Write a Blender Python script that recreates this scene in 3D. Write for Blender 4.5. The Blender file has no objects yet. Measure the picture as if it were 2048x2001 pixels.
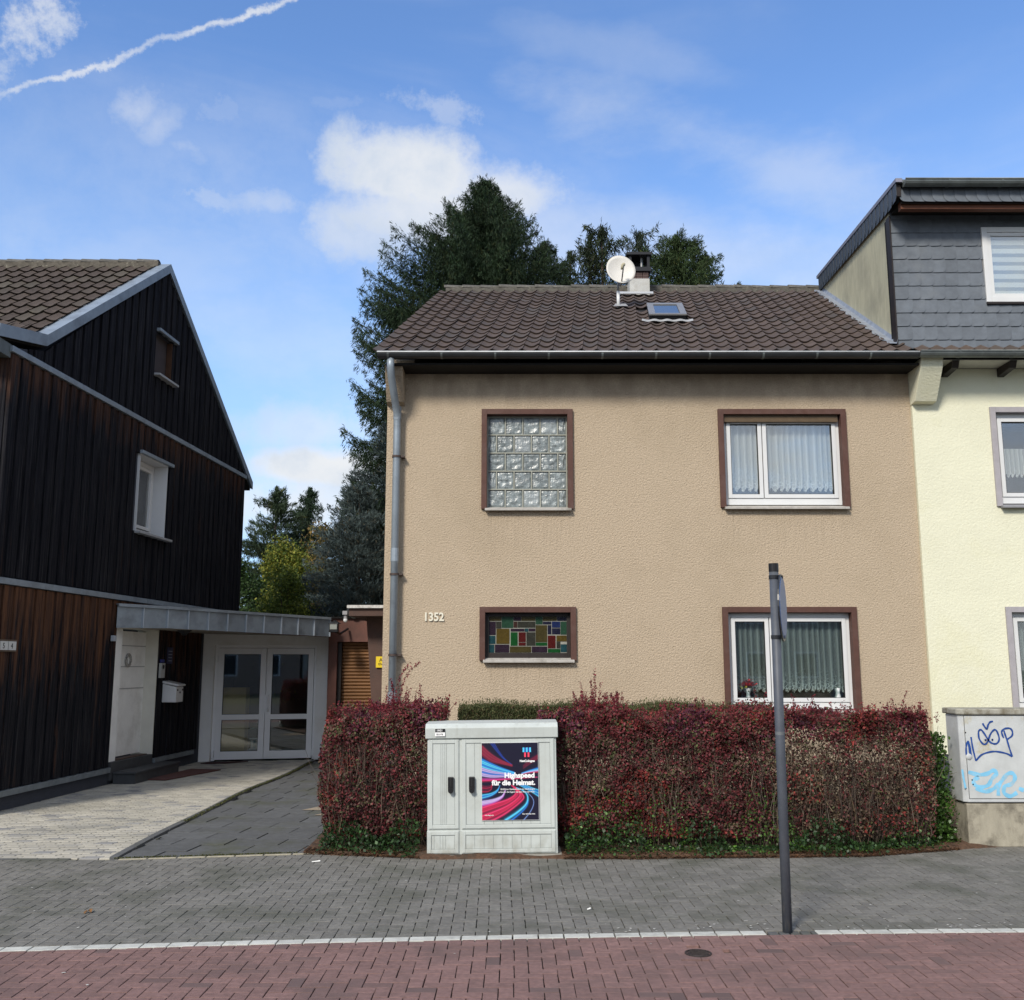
import bpy, bmesh, math, random
import numpy as np
from mathutils import Vector, Matrix, noise as mnoise
R = math.radians
rng = np.random.default_rng(7)
random.seed(7)
sc = bpy.context.scene
col = sc.collection

# ------------------------------------------------------------------ camera
F = 2000.0 / 2048.0          # focal length in picture widths
PITCH = math.atan(330 / 2000); EYE = 1.65
cam_d = bpy.data.cameras.new("camera"); cam = bpy.data.objects.new("camera", cam_d)
col.objects.link(cam); sc.camera = cam
cam_d.sensor_fit = 'HORIZONTAL'; cam_d.sensor_width = 36; cam_d.lens = 36 * F
cam_d.clip_start = .05; cam_d.clip_end = 3000
cam.location = (0, 0, EYE); cam.rotation_euler = (R(90) + PITCH, 0, 0)
K = 2048 / 1949
def ray(px, py):
    x, y = px * K, py * K; v = (y - 1000.5) / 2000
    return ((x - 1024) / 2000, math.cos(PITCH) + v * math.sin(PITCH), math.sin(PITCH) - v * math.cos(PITCH))
def at(px, py, Y):            # sight line of a photograph point -> place at depth Y
    r = ray(px, py); t = Y / r[1]
    return Vector((r[0] * t, Y, EYE + r[2] * t))
def seen(p, m=.04):
    dy = p[1] * math.cos(PITCH) + (p[2] - EYE) * math.sin(PITCH)
    if dy <= .2: return False
    u = p[0] / dy; v = ((p[2] - EYE) * math.cos(PITCH) - p[1] * math.sin(PITCH)) / dy
    return abs(u) < .512 + m and abs(v) < .5 + m

# ------------------------------------------------------------------ sky, sun, exposure
SUN_EL, SUN_AZ = R(36), R(207)      # azimuth clockwise from +Y
SKY_STRENGTH = .12
world = bpy.data.worlds.new("World"); sc.world = world; world.use_nodes = True
def build_world():
    nt = world.node_tree; nt.nodes.clear(); N = nt.nodes.new; L = nt.links.new
    def m(op, a, b=None, c=None, clamp=False):
        n = N('ShaderNodeMath'); n.operation = op; n.use_clamp = clamp
        for i, s in enumerate((a, b, c)):
            if s is None: continue
            if isinstance(s, (int, float)): n.inputs[i].default_value = s
            else: L(s, n.inputs[i])
        return n.outputs[0]
    def sm(x, lo, hi):
        n = N('ShaderNodeMapRange'); n.interpolation_type = 'SMOOTHSTEP'; L(x, n.inputs[0])
        n.inputs[1].default_value = lo; n.inputs[2].default_value = hi
        return n.outputs[0]
    sky = N('ShaderNodeTexSky'); sky.sky_type = 'NISHITA'; sky.sun_disc = False
    sky.sun_elevation = SUN_EL; sky.sun_rotation = SUN_AZ
    sky.air_density = 1.0; sky.dust_density = .6; sky.ozone_density = 2.2
    tc = N('ShaderNodeTexCoord').outputs['Generated']
    sp = N('ShaderNodeSeparateXYZ'); L(tc, sp.inputs[0]); X, Y, Z = sp.outputs
    Yc = m('MAXIMUM', Y, .05)
    u = m('DIVIDE', X, Yc); w = m('DIVIDE', Z, Yc)
    def nz(scale, det=8, rough=.55, stretch=(1, 1, 1), off=0, dist=0):
        mp = N('ShaderNodeMapping'); L(tc, mp.inputs[0]); mp.inputs['Scale'].default_value = stretch
        mp.inputs['Location'].default_value = (off, off * .7, 0)
        n = N('ShaderNodeTexNoise'); L(mp.outputs[0], n.inputs['Vector']); n.inputs['Scale'].default_value = scale
        n.inputs['Detail'].default_value = det; n.inputs['Roughness'].default_value = rough; n.inputs['Distortion'].default_value = dist
        return n.outputs[0]
    n1 = nz(7, 10, .6); n2 = nz(22, 8, .65, off=3); n3 = nz(3.2, 8, .6, (1, 1, 2.2), 5); n4 = nz(40, 6, .7, off=9)
    front = sm(Y, .02, .2)
    def blob(px, py, ax, ay, k, lo, hi, op, nn=n1, tilt=0):
        r = ray(px, py); u0 = r[0] / r[1]; w0 = r[2] / r[1]; a = ax * K / 2000; b = ay * K / 2000
        du = m('SUBTRACT', u, u0); dw = m('SUBTRACT', w, w0)
        c, s = math.cos(R(tilt)), math.sin(R(tilt))
        p = m('DIVIDE', m('ADD', m('MULTIPLY', du, c), m('MULTIPLY', dw, s)), a)
        q = m('DIVIDE', m('SUBTRACT', m('MULTIPLY', dw, c), m('MULTIPLY', du, s)), b)
        d = m('SQRT', m('ADD', m('MULTIPLY', p, p), m('MULTIPLY', q, q)))
        d = m('ADD', d, m('MULTIPLY', m('SUBTRACT', nn, .5), k * 2.6))
        return m('MULTIPLY', sm(m('MULTIPLY', d, -1), -hi, -lo), op)
    nmix = m('ADD', m('MULTIPLY', n1, .55), m('MULTIPLY', n2, .45))
    ws = m('ADD', m('MULTIPLY', n2, .5), m('MULTIPLY', n4, .5))
    masks = [
        blob(790, 335, 225, 122, 1.1, .4, 1.1, .92, nmix, -12), blob(700, 430, 165, 85, 1.4, .25, 1.15, .66, nmix), blob(690, 300, 90, 60, 1.4, .2, 1.1, .55, nmix),
        blob(930, 380, 180, 105, 1.1, .3, 1.2, .82, nmix), blob(810, 400, 230, 100, 1.1, .3, 1.2, .85, nmix), blob(760, 285, 110, 55, 1.5, .3, 1.1, .6, nmix),
        blob(262, 215, 88, 78, 1.9, .0, 1.3, .46, nmix, -20), blob(300, 240, 70, 70, 2.2, .0, 1.3, .40, n1), blob(345, 275, 110, 36, 2.2, .0, 1.2, .30, nmix, -15),
        blob(420, 215, 90, 40, 3.2, .0, 1.1, .18, ws), blob(515, 385, 105, 50, 2.2, .0, 1.2, .42, nmix, -12), blob(410, 380, 75, 32, 2.4, .0, 1.2, .34, ws, -20),
        blob(835, 205, 110, 36, 2.2, .0, 1.2, .34, ws, -12), blob(620, 195, 80, 18, 2.6, .0, 1.2, .14, ws),
        blob(40, 50, 125, 80, 2.4, .0, 1.2, .60, ws, 50), blob(5, 120, 80, 60, 2.4, .0, 1.2, .45, ws, 40),
        blob(610, 890, 210, 62, .8, .3, 1.1, .97, nmix), blob(520, 880, 90, 30, 1.2, .2, 1.1, .8, nmix), blob(560, 960, 300, 90, 1.2, .2, 1.3, .8, nmix), blob(600, 820, 190, 60, 1.6, .1, 1.3, .55, nmix),
        blob(1500, 330, 380, 110, 2.2, .0, 1.6, .34, n3, -20), blob(1150, 90, 300, 55, 2.2, .0, 1.5, .18, n3, -18),
        blob(1300, 480, 460, 110, 1.8, .0, 1.8, .44, n3, -8), blob(230, 520, 420, 120, 2.4, .0, 1.6, .22, n3, -10),
        blob(560, 640, 330, 110, 2.2, .0, 1.6, .25, n3, -15), blob(1450, 520, 220, 40, 2.2, .0, 1.6, .16, n3, 15),
        blob(420, 590, 80, 60, 2.6, .0, 1.4, .22, n1)]
    # contrail: a line in direction space with frayed edge
    ra, rb = ray(0, 184), ray(560, 0)
    ua, wa, ub, wb = ra[0] / ra[1], ra[2] / ra[1], rb[0] / rb[1], rb[2] / rb[1]
    ln = math.hypot(ub - ua, wb - wa); ex, ey = (ub - ua) / ln, (wb - wa) / ln
    du = m('SUBTRACT', u, ua); dw = m('SUBTRACT', w, wa)
    along = m('ADD', m('MULTIPLY', du, ex), m('MULTIPLY', dw, ey))
    off = m('SUBTRACT', m('MULTIPLY', dw, ex), m('MULTIPLY', du, ey))
    off = m('ADD', off, m('MULTIPLY', m('SUBTRACT', n1, .5), .035))
    off = m('ADD', off, m('MULTIPLY', m('SUBTRACT', n4, .5), .034))
    cd = m('ABSOLUTE', off)
    ctr = m('MULTIPLY', sm(m('MULTIPLY', cd, -1), -.0072, -.0004), m('ADD', m('MULTIPLY', n2, 1.3), -.03))
    ctr = m('MULTIPLY', ctr, .92)
    cm = m('MULTIPLY', ctr, front)
    for b in masks: cm = m('MAXIMUM', cm, m('MULTIPLY', b, front))
    back = m('MULTIPLY', sm(n3, .30, .5), m('SUBTRACT', 1, front)); back = m('MULTIPLY', back, .85)
    side = m('MULTIPLY', m('MULTIPLY', sm(n3, .52, .75), sm(m('ABSOLUTE', u), .75, 1.3)), .6)
    cm = m('MAXIMUM', cm, back); cm = m('MAXIMUM', cm, m('MULTIPLY', side, front)); cm = m('MINIMUM', cm, 1)
    ci = nz(1.7, 7, .55, (1.0, 1.0, 3.6), 13, .8); cir = m('MULTIPLY', m('MULTIPLY', sm(ci, .40, .75), sm(n2, .0, .7)), .28); cm = m('MAXIMUM', cm, cir)
    hz = sm(m('MULTIPLY', Z, -1), -.55, -.05); hz = m('MULTIPLY', hz, .62)
    tint = N('ShaderNodeMix'); tint.data_type = 'RGBA'; tint.blend_type = 'MULTIPLY'; tint.inputs[0].default_value = 1
    L(sky.outputs[0], tint.inputs[6]); tint.inputs[7].default_value = SKY_TINT
    h = N('ShaderNodeMix'); h.data_type = 'RGBA'; L(hz, h.inputs[0]); L(tint.outputs[2], h.inputs[6]); h.inputs[7].default_value = HAZE_COL
    cc = N('ShaderNodeMix'); cc.data_type = 'RGBA'
    shade = m('ADD', m('MULTIPLY', n1, 1.1), m('MULTIPLY', n2, .4)); L(sm(shade, .48, .86), cc.inputs[0])
    cc.inputs[6].default_value = CLOUD_DARK; cc.inputs[7].default_value = CLOUD_LIT
    mx = N('ShaderNodeMix'); mx.data_type = 'RGBA'; L(cm, mx.inputs[0]); L(h.outputs[2], mx.inputs[6]); L(cc.outputs[2], mx.inputs[7])
    bg = N('ShaderNodeBackground'); L(mx.outputs[2], bg.inputs[0]); bg.inputs[1].default_value = SKY_STRENGTH
    out = N('ShaderNodeOutputWorld'); L(bg.outputs[0], out.inputs[0])
SKY_TINT = (1.02, 1.24, 1.52, 1); HAZE_COL = (3.2, 4.6, 6.6, 1); CLOUD_DARK = (3.9, 4.4, 5.1, 1); CLOUD_LIT = (5.4, 5.5, 5.6, 1)
build_world()
world.cycles.sampling_method = 'MANUAL'; world.cycles.sample_map_resolution = 512
sd = bpy.data.lights.new("sun", 'SUN'); sd.energy = 2.7; sd.angle = R(12); sd.color = (1, .93, .82)
sun = bpy.data.objects.new("sun", sd); col.objects.link(sun); sun.location = (-10, -20, 30)
dirv = Vector((math.sin(SUN_AZ) * math.cos(SUN_EL), math.cos(SUN_AZ) * math.cos(SUN_EL), math.sin(SUN_EL)))
sun.rotation_euler = (-dirv).to_track_quat('-Z', 'Y').to_euler()
vs = sc.view_settings; vs.view_transform = 'Standard'; vs.look = 'None'; vs.gamma = 1; vs.exposure = .42; vs.use_curve_mapping = False
sc.cycles.max_bounces = 8; sc.cycles.transparent_max_bounces = 16

# ------------------------------------------------------------------ materials
def M(name, base, rough=.8, var=.12, scale=6, bump=0., bscale=60, metal=0., objrand=0., hue2=None, hfac=.5, stretch=(1, 1, 1), spec=.4, stain=None, sscale=1.2, sramp=(.5, .7), bdist=.01, vcol=None, trans=0., bdetail=4):
    m = bpy.data.materials.new(name); m.use_nodes = True; nt = m.node_tree; N = nt.nodes.new; L = nt.links.new
    b = nt.nodes['Principled BSDF']; b.inputs['Roughness'].default_value = rough; b.inputs['Metallic'].default_value = metal
    b.inputs['Specular IOR Level'].default_value = spec
    tc = N('ShaderNodeTexCoord'); oi = N('ShaderNodeObjectInfo'); at_ = N('ShaderNodeAttribute'); at_.attribute_name = 'rnd'
    ad = N('ShaderNodeMath'); ad.operation = 'ADD'; L(oi.outputs['Random'], ad.inputs[0]); L(at_.outputs['Fac'], ad.inputs[1])
    fr = N('ShaderNodeMath'); fr.operation = 'FRACT'; L(ad.outputs[0], fr.inputs[0]); rnd = fr.outputs[0]
    vm = N('ShaderNodeVectorMath'); vm.operation = 'ADD'; L(tc.outputs['Object'], vm.inputs[0])
    if objrand:
        sc_ = N('ShaderNodeMath'); sc_.operation = 'MULTIPLY'; sc_.inputs[1].default_value = 37.; L(rnd, sc_.inputs[0]); L(sc_.outputs[0], vm.inputs[1])
    mp = N('ShaderNodeMapping'); L(vm.outputs[0], mp.inputs[0]); mp.inputs['Scale'].default_value = stretch
    def noise(s, d=5, r=.6):
        n = N('ShaderNodeTexNoise'); L(mp.outputs[0], n.inputs['Vector']); n.inputs['Scale'].default_value = s; n.inputs['Detail'].default_value = d; n.inputs['Roughness'].default_value = r
        return n.outputs[0]
    def mixc(f, a, c, bt='MIX'):
        n = N('ShaderNodeMix'); n.data_type = 'RGBA'; n.blend_type = bt
        for i, s in ((0, f), (6, a), (7, c)):
            if isinstance(s, (int, float)): n.inputs[i].default_value = s
            elif isinstance(s, tuple): n.inputs[i].default_value = (*s[:3], 1)
            else: L(s, n.inputs[i])
        return n.outputs[2]
    def mr(x, a, b_, c, d):
        n = N('ShaderNodeMapRange'); L(x, n.inputs[0])
        for i, s in enumerate((a, b_, c, d)): n.inputs[i + 1].default_value = s
        return n.outputs[0]
    base = tuple(base)
    c = mixc(mr(noise(scale), .3, .7, 0, 1), tuple(x * (1 - var) for x in base), tuple(min(1, x * (1 + var)) for x in base))
    if hue2:
        wn = N('ShaderNodeTexWhiteNoise'); wn.noise_dimensions = '1D'; L(rnd, wn.inputs['W'])
        c = mixc(mr(wn.outputs[0], 1 - hfac, 1, 0, 1) if objrand else mr(noise(scale * .4), .45, .65, 0, hfac), c, hue2)
    if vcol:
        va = N('ShaderNodeAttribute'); va.attribute_name = vcol; c = mixc(1., va.outputs['Color'], mixc(mr(noise(scale), .3, .7, 0, 1), (1 - var,) * 3, (1 + var,) * 3), 'MULTIPLY')
    if objrand: c = mixc(1., c, mixc(rnd, (1 - objrand,) * 3, (1 + objrand,) * 3), 'MULTIPLY')
    if stain:
        tcw = N('ShaderNodeNewGeometry'); n = N('ShaderNodeTexNoise'); L(tcw.outputs['Position'], n.inputs['Vector']); n.inputs['Scale'].default_value = sscale; n.inputs['Detail'].default_value = 7; n.inputs['Roughness'].default_value = .65
        c = mixc(mr(n.outputs[0], sramp[0], sramp[1], 0, 1), c, stain)
    L(c, b.inputs['Base Color'])
    if bump:
        bp = N('ShaderNodeBump'); bp.inputs['Strength'].default_value = bump; bp.inputs['Distance'].default_value = bdist; L(noise(bscale, bdetail, .6), bp.inputs['Height']); L(bp.outputs[0], b.inputs['Normal'])
    if trans:
        t = N('ShaderNodeBsdfTranslucent'); L(c, t.inputs[0]); ms = N('ShaderNodeMixShader'); ms.inputs[0].default_value = trans
        L(b.outputs[0], ms.inputs[1]); L(t.outputs[0], ms.inputs[2]); L(ms.outputs[0], nt.nodes['Material Output'].inputs[0])
    return m
def glass(name, tint=(.85, .9, .92), refl=.16, rough=.02):
    m = bpy.data.materials.new(name); m.use_nodes = True; nt = m.node_tree; nt.nodes.clear(); N = nt.nodes.new; L = nt.links.new
    t = N('ShaderNodeBsdfTransparent'); t.inputs[0].default_value = (*tint, 1); g = N('ShaderNodeBsdfGlossy'); g.inputs['Roughness'].default_value = rough; g.inputs[0].default_value = (1, 1, 1, 1)
    lw = N('ShaderNodeLayerWeight'); lw.inputs[0].default_value = .25
    mr = N('ShaderNodeMapRange'); L(lw.outputs[0], mr.inputs[0]); mr.inputs[3].default_value = refl; mr.inputs[4].default_value = 1
    ms = N('ShaderNodeMixShader'); L(mr.outputs[0], ms.inputs[0]); L(t.outputs[0], ms.inputs[1]); L(g.outputs[0], ms.inputs[2])
    o = N('ShaderNodeOutputMaterial'); L(ms.outputs[0], o.inputs[0]); return m

# ------------------------------------------------------------------ mesh helpers
ORG = {}
def link(o, parent=None, world=None):
    """o's mesh is in world coordinates unless 'world' gives its place"""
    col.objects.link(o)
    w = Vector(world) if world is not None else Vector((0, 0, 0))
    if parent is not None: o.parent = parent; o.location = w - ORG[parent.name]
    else: o.location = w
    ORG[o.name] = w; return o
def props(o, label=None, cat=None, group=None, kind=None):
    for k_, v_ in (('label', label), ('category', cat), ('group', group), ('kind', kind)):
        if v_: o[k_] = v_
    return o
def thing(name, label, cat, loc=(0, 0, 0), group=None):
    o = bpy.data.objects.new(name, None); o.empty_display_size = .2; link(o, None, loc); return props(o, label, cat, group)
class MB:
    def __init__(s): s.v = []; s.f = []
    def add(s, vs_, fs): n = len(s.v); s.v += [tuple(p) for p in vs_]; s.f += [tuple(i + n for i in f) for f in fs]; return s
    def box(s, x0, x1, y0, y1, z0, z1, sk=0.):
        # sk: plan skew dX per dY
        P = [(x + sk * (y - y0), y, z) for z in (z0, z1) for x, y in ((x0, y0), (x1, y0), (x1, y1), (x0, y1))]
        return s.add(P, [(3, 2, 1, 0), (4, 5, 6, 7), (0, 1, 5, 4), (1, 2, 6, 5), (2, 3, 7, 6), (3, 0, 4, 7)])
    def prism(s, pts, vec):
        n = len(pts); vec = Vector(vec); P = [Vector(p) for p in pts]
        return s.add(P + [p + vec for p in P], [tuple(range(n - 1, -1, -1)), tuple(range(n, 2 * n))] + [(i, (i + 1) % n, n + (i + 1) % n, n + i) for i in range(n)])
    def quad(s, a, b, c, d): return s.add([a, b, c, d], [(0, 1, 2, 3)])
    def tube(s, path, r, n=8, cap=True, r1=None):
        path = [Vector(p) for p in path]; rings = []
        for i, p in enumerate(path):
            d = (path[min(i + 1, len(path) - 1)] - path[max(i - 1, 0)]).normalized()
            a = d.cross(Vector((0, 0, 1)) if abs(d.z) < .9 else Vector((0, 1, 0))).normalized(); b = d.cross(a)
            rr = r if r1 is None else r + (r1 - r) * i / (len(path) - 1)
            rings.append([p + (a * math.cos(t) + b * math.sin(t)) * rr for t in (2 * math.pi * j / n for j in range(n))])
        V = [q for g in rings for q in g]; Fc = []
        for i in range(len(path) - 1):
            for j in range(n): Fc.append((i * n + j, i * n + (j + 1) % n, (i + 1) * n + (j + 1) % n, (i + 1) * n + j))
        if cap: Fc += [tuple(range(n)), tuple(range((len(path) - 1) * n, len(path) * n))]
        return s.add(V, Fc)
    def lathe(s, prof, c, n=16, axis='z'):
        V = []; c = Vector(c)
        for r, h in prof:
            for j in range(n):
                t = 2 * math.pi * j / n
                V.append(c + (Vector((r * math.cos(t), r * math.sin(t), h)) if axis == 'z' else Vector((r * math.cos(t), h, r * math.sin(t)))))
        Fc = [(i * n + j, i * n + (j + 1) % n, (i + 1) * n + (j + 1) % n, (i + 1) * n + j) for i in range(len(prof) - 1) for j in range(n)]
        return s.add(V, Fc)
    def build(s, name, mat, parent=None, world=None, smooth=False, bevel=0, kind=None, label=None, recalc=True):
        me = bpy.data.meshes.new(name); me.from_pydata(s.v, [], s.f)
        if recalc:
            b = bmesh.new(); b.from_mesh(me); bmesh.ops.recalc_face_normals(b, faces=b.faces); b.to_mesh(me); b.free()
        if mat: me.materials.append(mat)
        if smooth: me.polygons.foreach_set('use_smooth', [True] * len(me.polygons))
        o = bpy.data.objects.new(name, me); link(o, parent, world)
        if bevel: md = o.modifiers.new('bevel', 'BEVEL'); md.width = bevel; md.segments = 2; md.limit_method = 'ANGLE'; md.angle_limit = R(40)
        props(o, label, None, None, kind); return o
def npmesh(name, V, nper, mat, parent=None, world=None, colors=None, kind=None, smooth=False):
    """V: (N, nper, 3) polygons"""
    V = np.asarray(V, dtype=np.float32); n = V.shape[0]; me = bpy.data.meshes.new(name)
    me.vertices.add(n * nper); me.vertices.foreach_set('co', V.reshape(-1)); me.loops.add(n * nper); me.loops.foreach_set('vertex_index', np.arange(n * nper, dtype=np.int32))
    me.polygons.add(n); me.polygons.foreach_set('loop_start', np.arange(0, n * nper, nper, dtype=np.int32)); me.polygons.foreach_set('loop_total', np.full(n, nper, dtype=np.int32))
    me.update(calc_edges=True)
    if colors is not None:
        a = me.color_attributes.new('tint', 'FLOAT_COLOR', 'POINT'); c = np.ones((n, nper, 4), dtype=np.float32); c[:, :, :3] = np.asarray(colors)[:, None, :]; a.data.foreach_set('color', c.reshape(-1))
    me.materials.append(mat); o = bpy.data.objects.new(name, me); link(o, parent, world); return props(o, None, None, None, kind)
def pieces(name, field, parent, items, mat, limit=300, smooth=False):
    """items: (key, (verts, faces) local, place). Nearest in view become objects, the rest one part"""
    C0 = Vector((0, 0, EYE)); o_ = []
    for k_, vf, loc in items:
        loc = Vector(loc); o_.append((0 if seen(loc, .01) else 1, (loc - C0).length, k_, vf, loc))
    o_.sort(key=lambda t: (t[0], t[1])); cache = {}
    if len(o_) <= limit: near, far = o_, []
    else:
        near = [t for t in o_ if t[0] == 0][:limit]; far = o_[len(near):]
    for _, _, k_, vf, loc in near:
        me = cache.get(k_) if k_ is not None else None
        if me is None:
            me = bpy.data.meshes.new(name); me.from_pydata(vf[0], [], vf[1]); me.materials.append(mat)
            if smooth: me.polygons.foreach_set('use_smooth', [True] * len(me.polygons))
            if k_ is not None: cache[k_] = me
        link(bpy.data.objects.new(name, me), parent, loc)
    if far:
        V = []; Fc = []; rd = []
        for _, _, k_, vf, loc in far:
            n = len(V); V += [(v[0] + loc.x, v[1] + loc.y, v[2] + loc.z) for v in vf[0]]; Fc += [tuple(i + n for i in f) for f in vf[1]]; rd += [random.random()] * len(vf[1])
        me = bpy.data.meshes.new(field); me.from_pydata(V, [], Fc); me.materials.append(mat)
        if smooth: me.polygons.foreach_set('use_smooth', [True] * len(me.polygons))
        a = me.attributes.new('rnd', 'FLOAT', 'FACE'); a.data.foreach_set('value', rd)
        o = bpy.data.objects.new(field, me); link(o, parent); o['kind'] = 'stuff'
def text_mesh(txt, size, name, mat, parent, world, rot=(R(90), 0, 0), align='LEFT', extrude=.001, offset=0., xs=1.):
    cu = bpy.data.curves.new(name, 'FONT'); cu.body = txt; cu.size = size; cu.align_x = align; cu.extrude = extrude; cu.offset = offset; cu.resolution_u = 3
    t = bpy.data.objects.new('tmp', cu); col.objects.link(t); bpy.context.view_layer.update()
    me = bpy.data.meshes.new_from_object(t.evaluated_get(bpy.context.evaluated_depsgraph_get())); bpy.data.objects.remove(t)
    me.materials.clear(); me.materials.append(mat); o = bpy.data.objects.new(name, me); o.rotation_euler = rot; o.scale = (xs, 1, 1); link(o, parent, world); return o
def clip(poly, a, b, c):      # keep a*x+b*y<=c
    out = []; n = len(poly)
    for i in range(n):
        p, q = poly[i], poly[(i + 1) % n]; dp = a * p[0] + b * p[1] - c; dq = a * q[0] + b * q[1] - c
        if dp <= 0: out.append(p)
        if (dp < 0 < dq) or (dq < 0 < dp): t = dp / (dp - dq); out.append((p[0] + (q[0] - p[0]) * t, p[1] + (q[1] - p[1]) * t))
    return out
def parea(p): return abs(sum(p[i][0] * p[(i + 1) % len(p)][1] - p[(i + 1) % len(p)][0] * p[i][1] for i in range(len(p)))) / 2
def slab(poly, cx, cy, h=.02, inset=.0028, drop=.0015):
    """bevelled paving block, local to (cx, cy), top at 0"""
    n = len(poly); s = max(.5, 1 - inset / max(.02, math.sqrt(parea(poly)) / 2)); s2 = 1 - (1 - s) * .5
    mx = sum(p[0] for p in poly) / n; my = sum(p[1] for p in poly) / n
    def r(f, z): return [(mx + (x - mx) * f - cx, my + (y - my) * f - cy, z) for x, y in poly]
    V = r(s2 * .985, -h) + r(s2, -drop) + r(s2 * s, 0); Fc = [tuple(range(2 * n, 3 * n))]
    for k_ in (0, n): Fc += [(k_ + i, k_ + (i + 1) % n, k_ + n + (i + 1) % n, k_ + n + i) for i in range(n)]
    return V, Fc

# ------------------------------------------------------------------ the ground
m_soil = M('dark joint sand', (.085, .080, .066), .95, .3, 20)
m_ground = M('garden ground', (.06, .065, .035), .95, .3, 2)
m_asph = M('asphalt', (.055, .055, .057), .9, .2, 40, .3, 150)
m_grey = M('grey paving blocks', (.165, .158, .143), .85, .2, 30, .45, 260, objrand=.13, stain=(.085, .088, .068), sscale=1.6, sramp=(.47, .72), bdist=.003)
m_red = M('red paving blocks', (.205, .122, .110), .85, .2, 30, .45, 260, objrand=.10, hue2=(.125, .085, .08), hfac=.1, stain=(.13, .085, .078), sscale=1.5, sramp=(.48, .7), bdist=.003)
m_white = M('white edging blocks', (.50, .50, .46), .8, .15, 14, .25, 150, objrand=.08, stain=(.22, .21, .19), sscale=5, sramp=(.55, .8), bdist=.003)
m_beige = M('mixed beige paving blocks', (.42, .395, .335), .85, .05, 20, .15, 200, objrand=.12, hue2=(.22, .22, .225), hfac=.34, stain=(.22, .21, .17), sscale=.6, sramp=(.5, .8), bdist=.003)
m_slab = M('dark concrete slabs', (.10, .103, .105), .9, .18, 14, .35, 160, objrand=.1, stain=(.075, .08, .05), sscale=1.4, sramp=(.5, .75), bdist=.003)
m_tan = M('sand coloured slabs', (.30, .245, .18), .9, .15, 20)
m_conc = M('concrete', (.30, .285, .25), .9, .15, 9, .3, 90, stain=(.15, .14, .12), sscale=4, sramp=(.5, .7))

def zone(name, x0, x1, y0, y1, z, mat):
    b = MB(); b.quad((x0, y0, z), (x1, y0, z), (x1, y1, z), (x0, y1, z)); return b.build(name, mat, kind='structure', recalc=False)
zone('ground', -600, 600, -300, 900, -.06, m_ground)
road = zone('road', -60, 60, -8, 4.55, -.04, m_asph)
kb = MB()
kerb = None
for i in range(14): kb.box(-7 + i + .004, -6 + i - .004, 4.56, 4.70, -.055, .0)
kerb = kb.build('kerb', m_conc, kind='structure', bevel=.01)
SX = np.array([-3.0, -1.54, 0, 1.727, 3.22]); SY = np.array([6.235, 6.36, 6.514, 6.612, 6.655]); SC = np.polyfit(SX, SY, 2)
def strip_y(x): return float(np.polyval(SC, max(-5.5, min(4.6, x))))
def back_y(x):  # far edge of the footway
    if x < -3.42: return 8.97
    if x < -1.75: return 8.97 + (x + 3.42) / 1.67 * .29
    if x < -.7: return 9.26 - (x + 1.75) * .22
    return 9.03 + max(0, x - 1.0) * .05 + max(0, x - 3.1) * .30
cycle = zone('cycle_path', -9, 9, 4.70, 6.5, -.022, m_soil)
walk = zone('footway', -9, 9, 6.2, 10.2, -.026, m_soil)
W_ = .079
def herring(x0, x1, y0, y1):
    i0, i1 = int(x0 / W_) - 1, int(x1 / W_) + 1; j0, j1 = int(y0 / W_) - 1, int(y1 / W_) + 1
    for j in range(j0, j1):
        for i in range(i0, i1):
            k_ = (i - j) % 4
            if k_ == 0: yield i * W_, j * W_, 2 * W_, W_, 'h'
            elif k_ == 3: yield i * W_, j * W_, W_, 2 * W_, 'v'
g_ = .0013
HX, HY = 1.08, 6.15      # the round cover in the cycle path
def blockset(x0, x1, y0, y1, side):
    items = []
    for x, y, w, h, t in herring(x0, x1, y0, y1):
        x += .013 * math.sin(y * 1.3); cx, cy = x + w / 2, y + h / 2
        jit = (random.uniform(-.0012, .0012), random.uniform(-.0012, .0012))
        P = [(x + g_, y + g_), (x + w - g_, y + g_), (x + w - g_, y + h - g_), (x + g_, y + h - g_)]
        s = (strip_y(cx + .05) - strip_y(cx - .05)) / .1; yc = strip_y(cx); key = t
        if side < 0:
            lim = yc - .048
            Q = clip(P, -s, 1, lim - s * cx)
            if abs(cx - HX) < .13 and abs(cy - HY) < .115: continue
        else:
            Q = clip(P, s, -1, -(yc + .048) + s * cx)
            Q = clip(Q, 0, 1, back_y(cx)) if Q else Q
        if len(Q) < 3 or parea(Q) < .0012: continue
        if parea(Q) < parea(P) - 1e-6: key = None
        vf = slab(Q, cx, cy); items.append((key, vf, (cx + jit[0], cy + jit[1], random.uniform(-.0012, .0012))))
    return items
pieces('paving_block', 'block_field', cycle, blockset(-5.2, 5.2, 4.71, 6.75, -1), m_red)
pieces('paving_block', 'block_field', walk, blockset(-6.4, 6.4, 6.15, 10.2, 1), m_grey)
b = MB()
for sgn in (-1, 1):   # plain continuation of both pavings beyond the picture
    xa, xb = (5.22, 9) if sgn > 0 else (-9, -5.22)
    b.quad((xa, 4.72, -.004), (xb, 4.72, -.004), (xb, strip_y(xb) - .05, -.004), (xa, strip_y(xa) - .05, -.004))
b.build('far_paving', m_red, cycle, recalc=False)
b = MB()
for xa, xb in ((6.42, 9), (-9, -6.42)): b.quad((xa, strip_y(xa) + .05, -.004), (xb, strip_y(xb) + .05, -.004), (xb, 9.3, -.004), (xa, 9.3, -.004))
b.build('far_paving', m_grey, walk, recalc=False)
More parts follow.
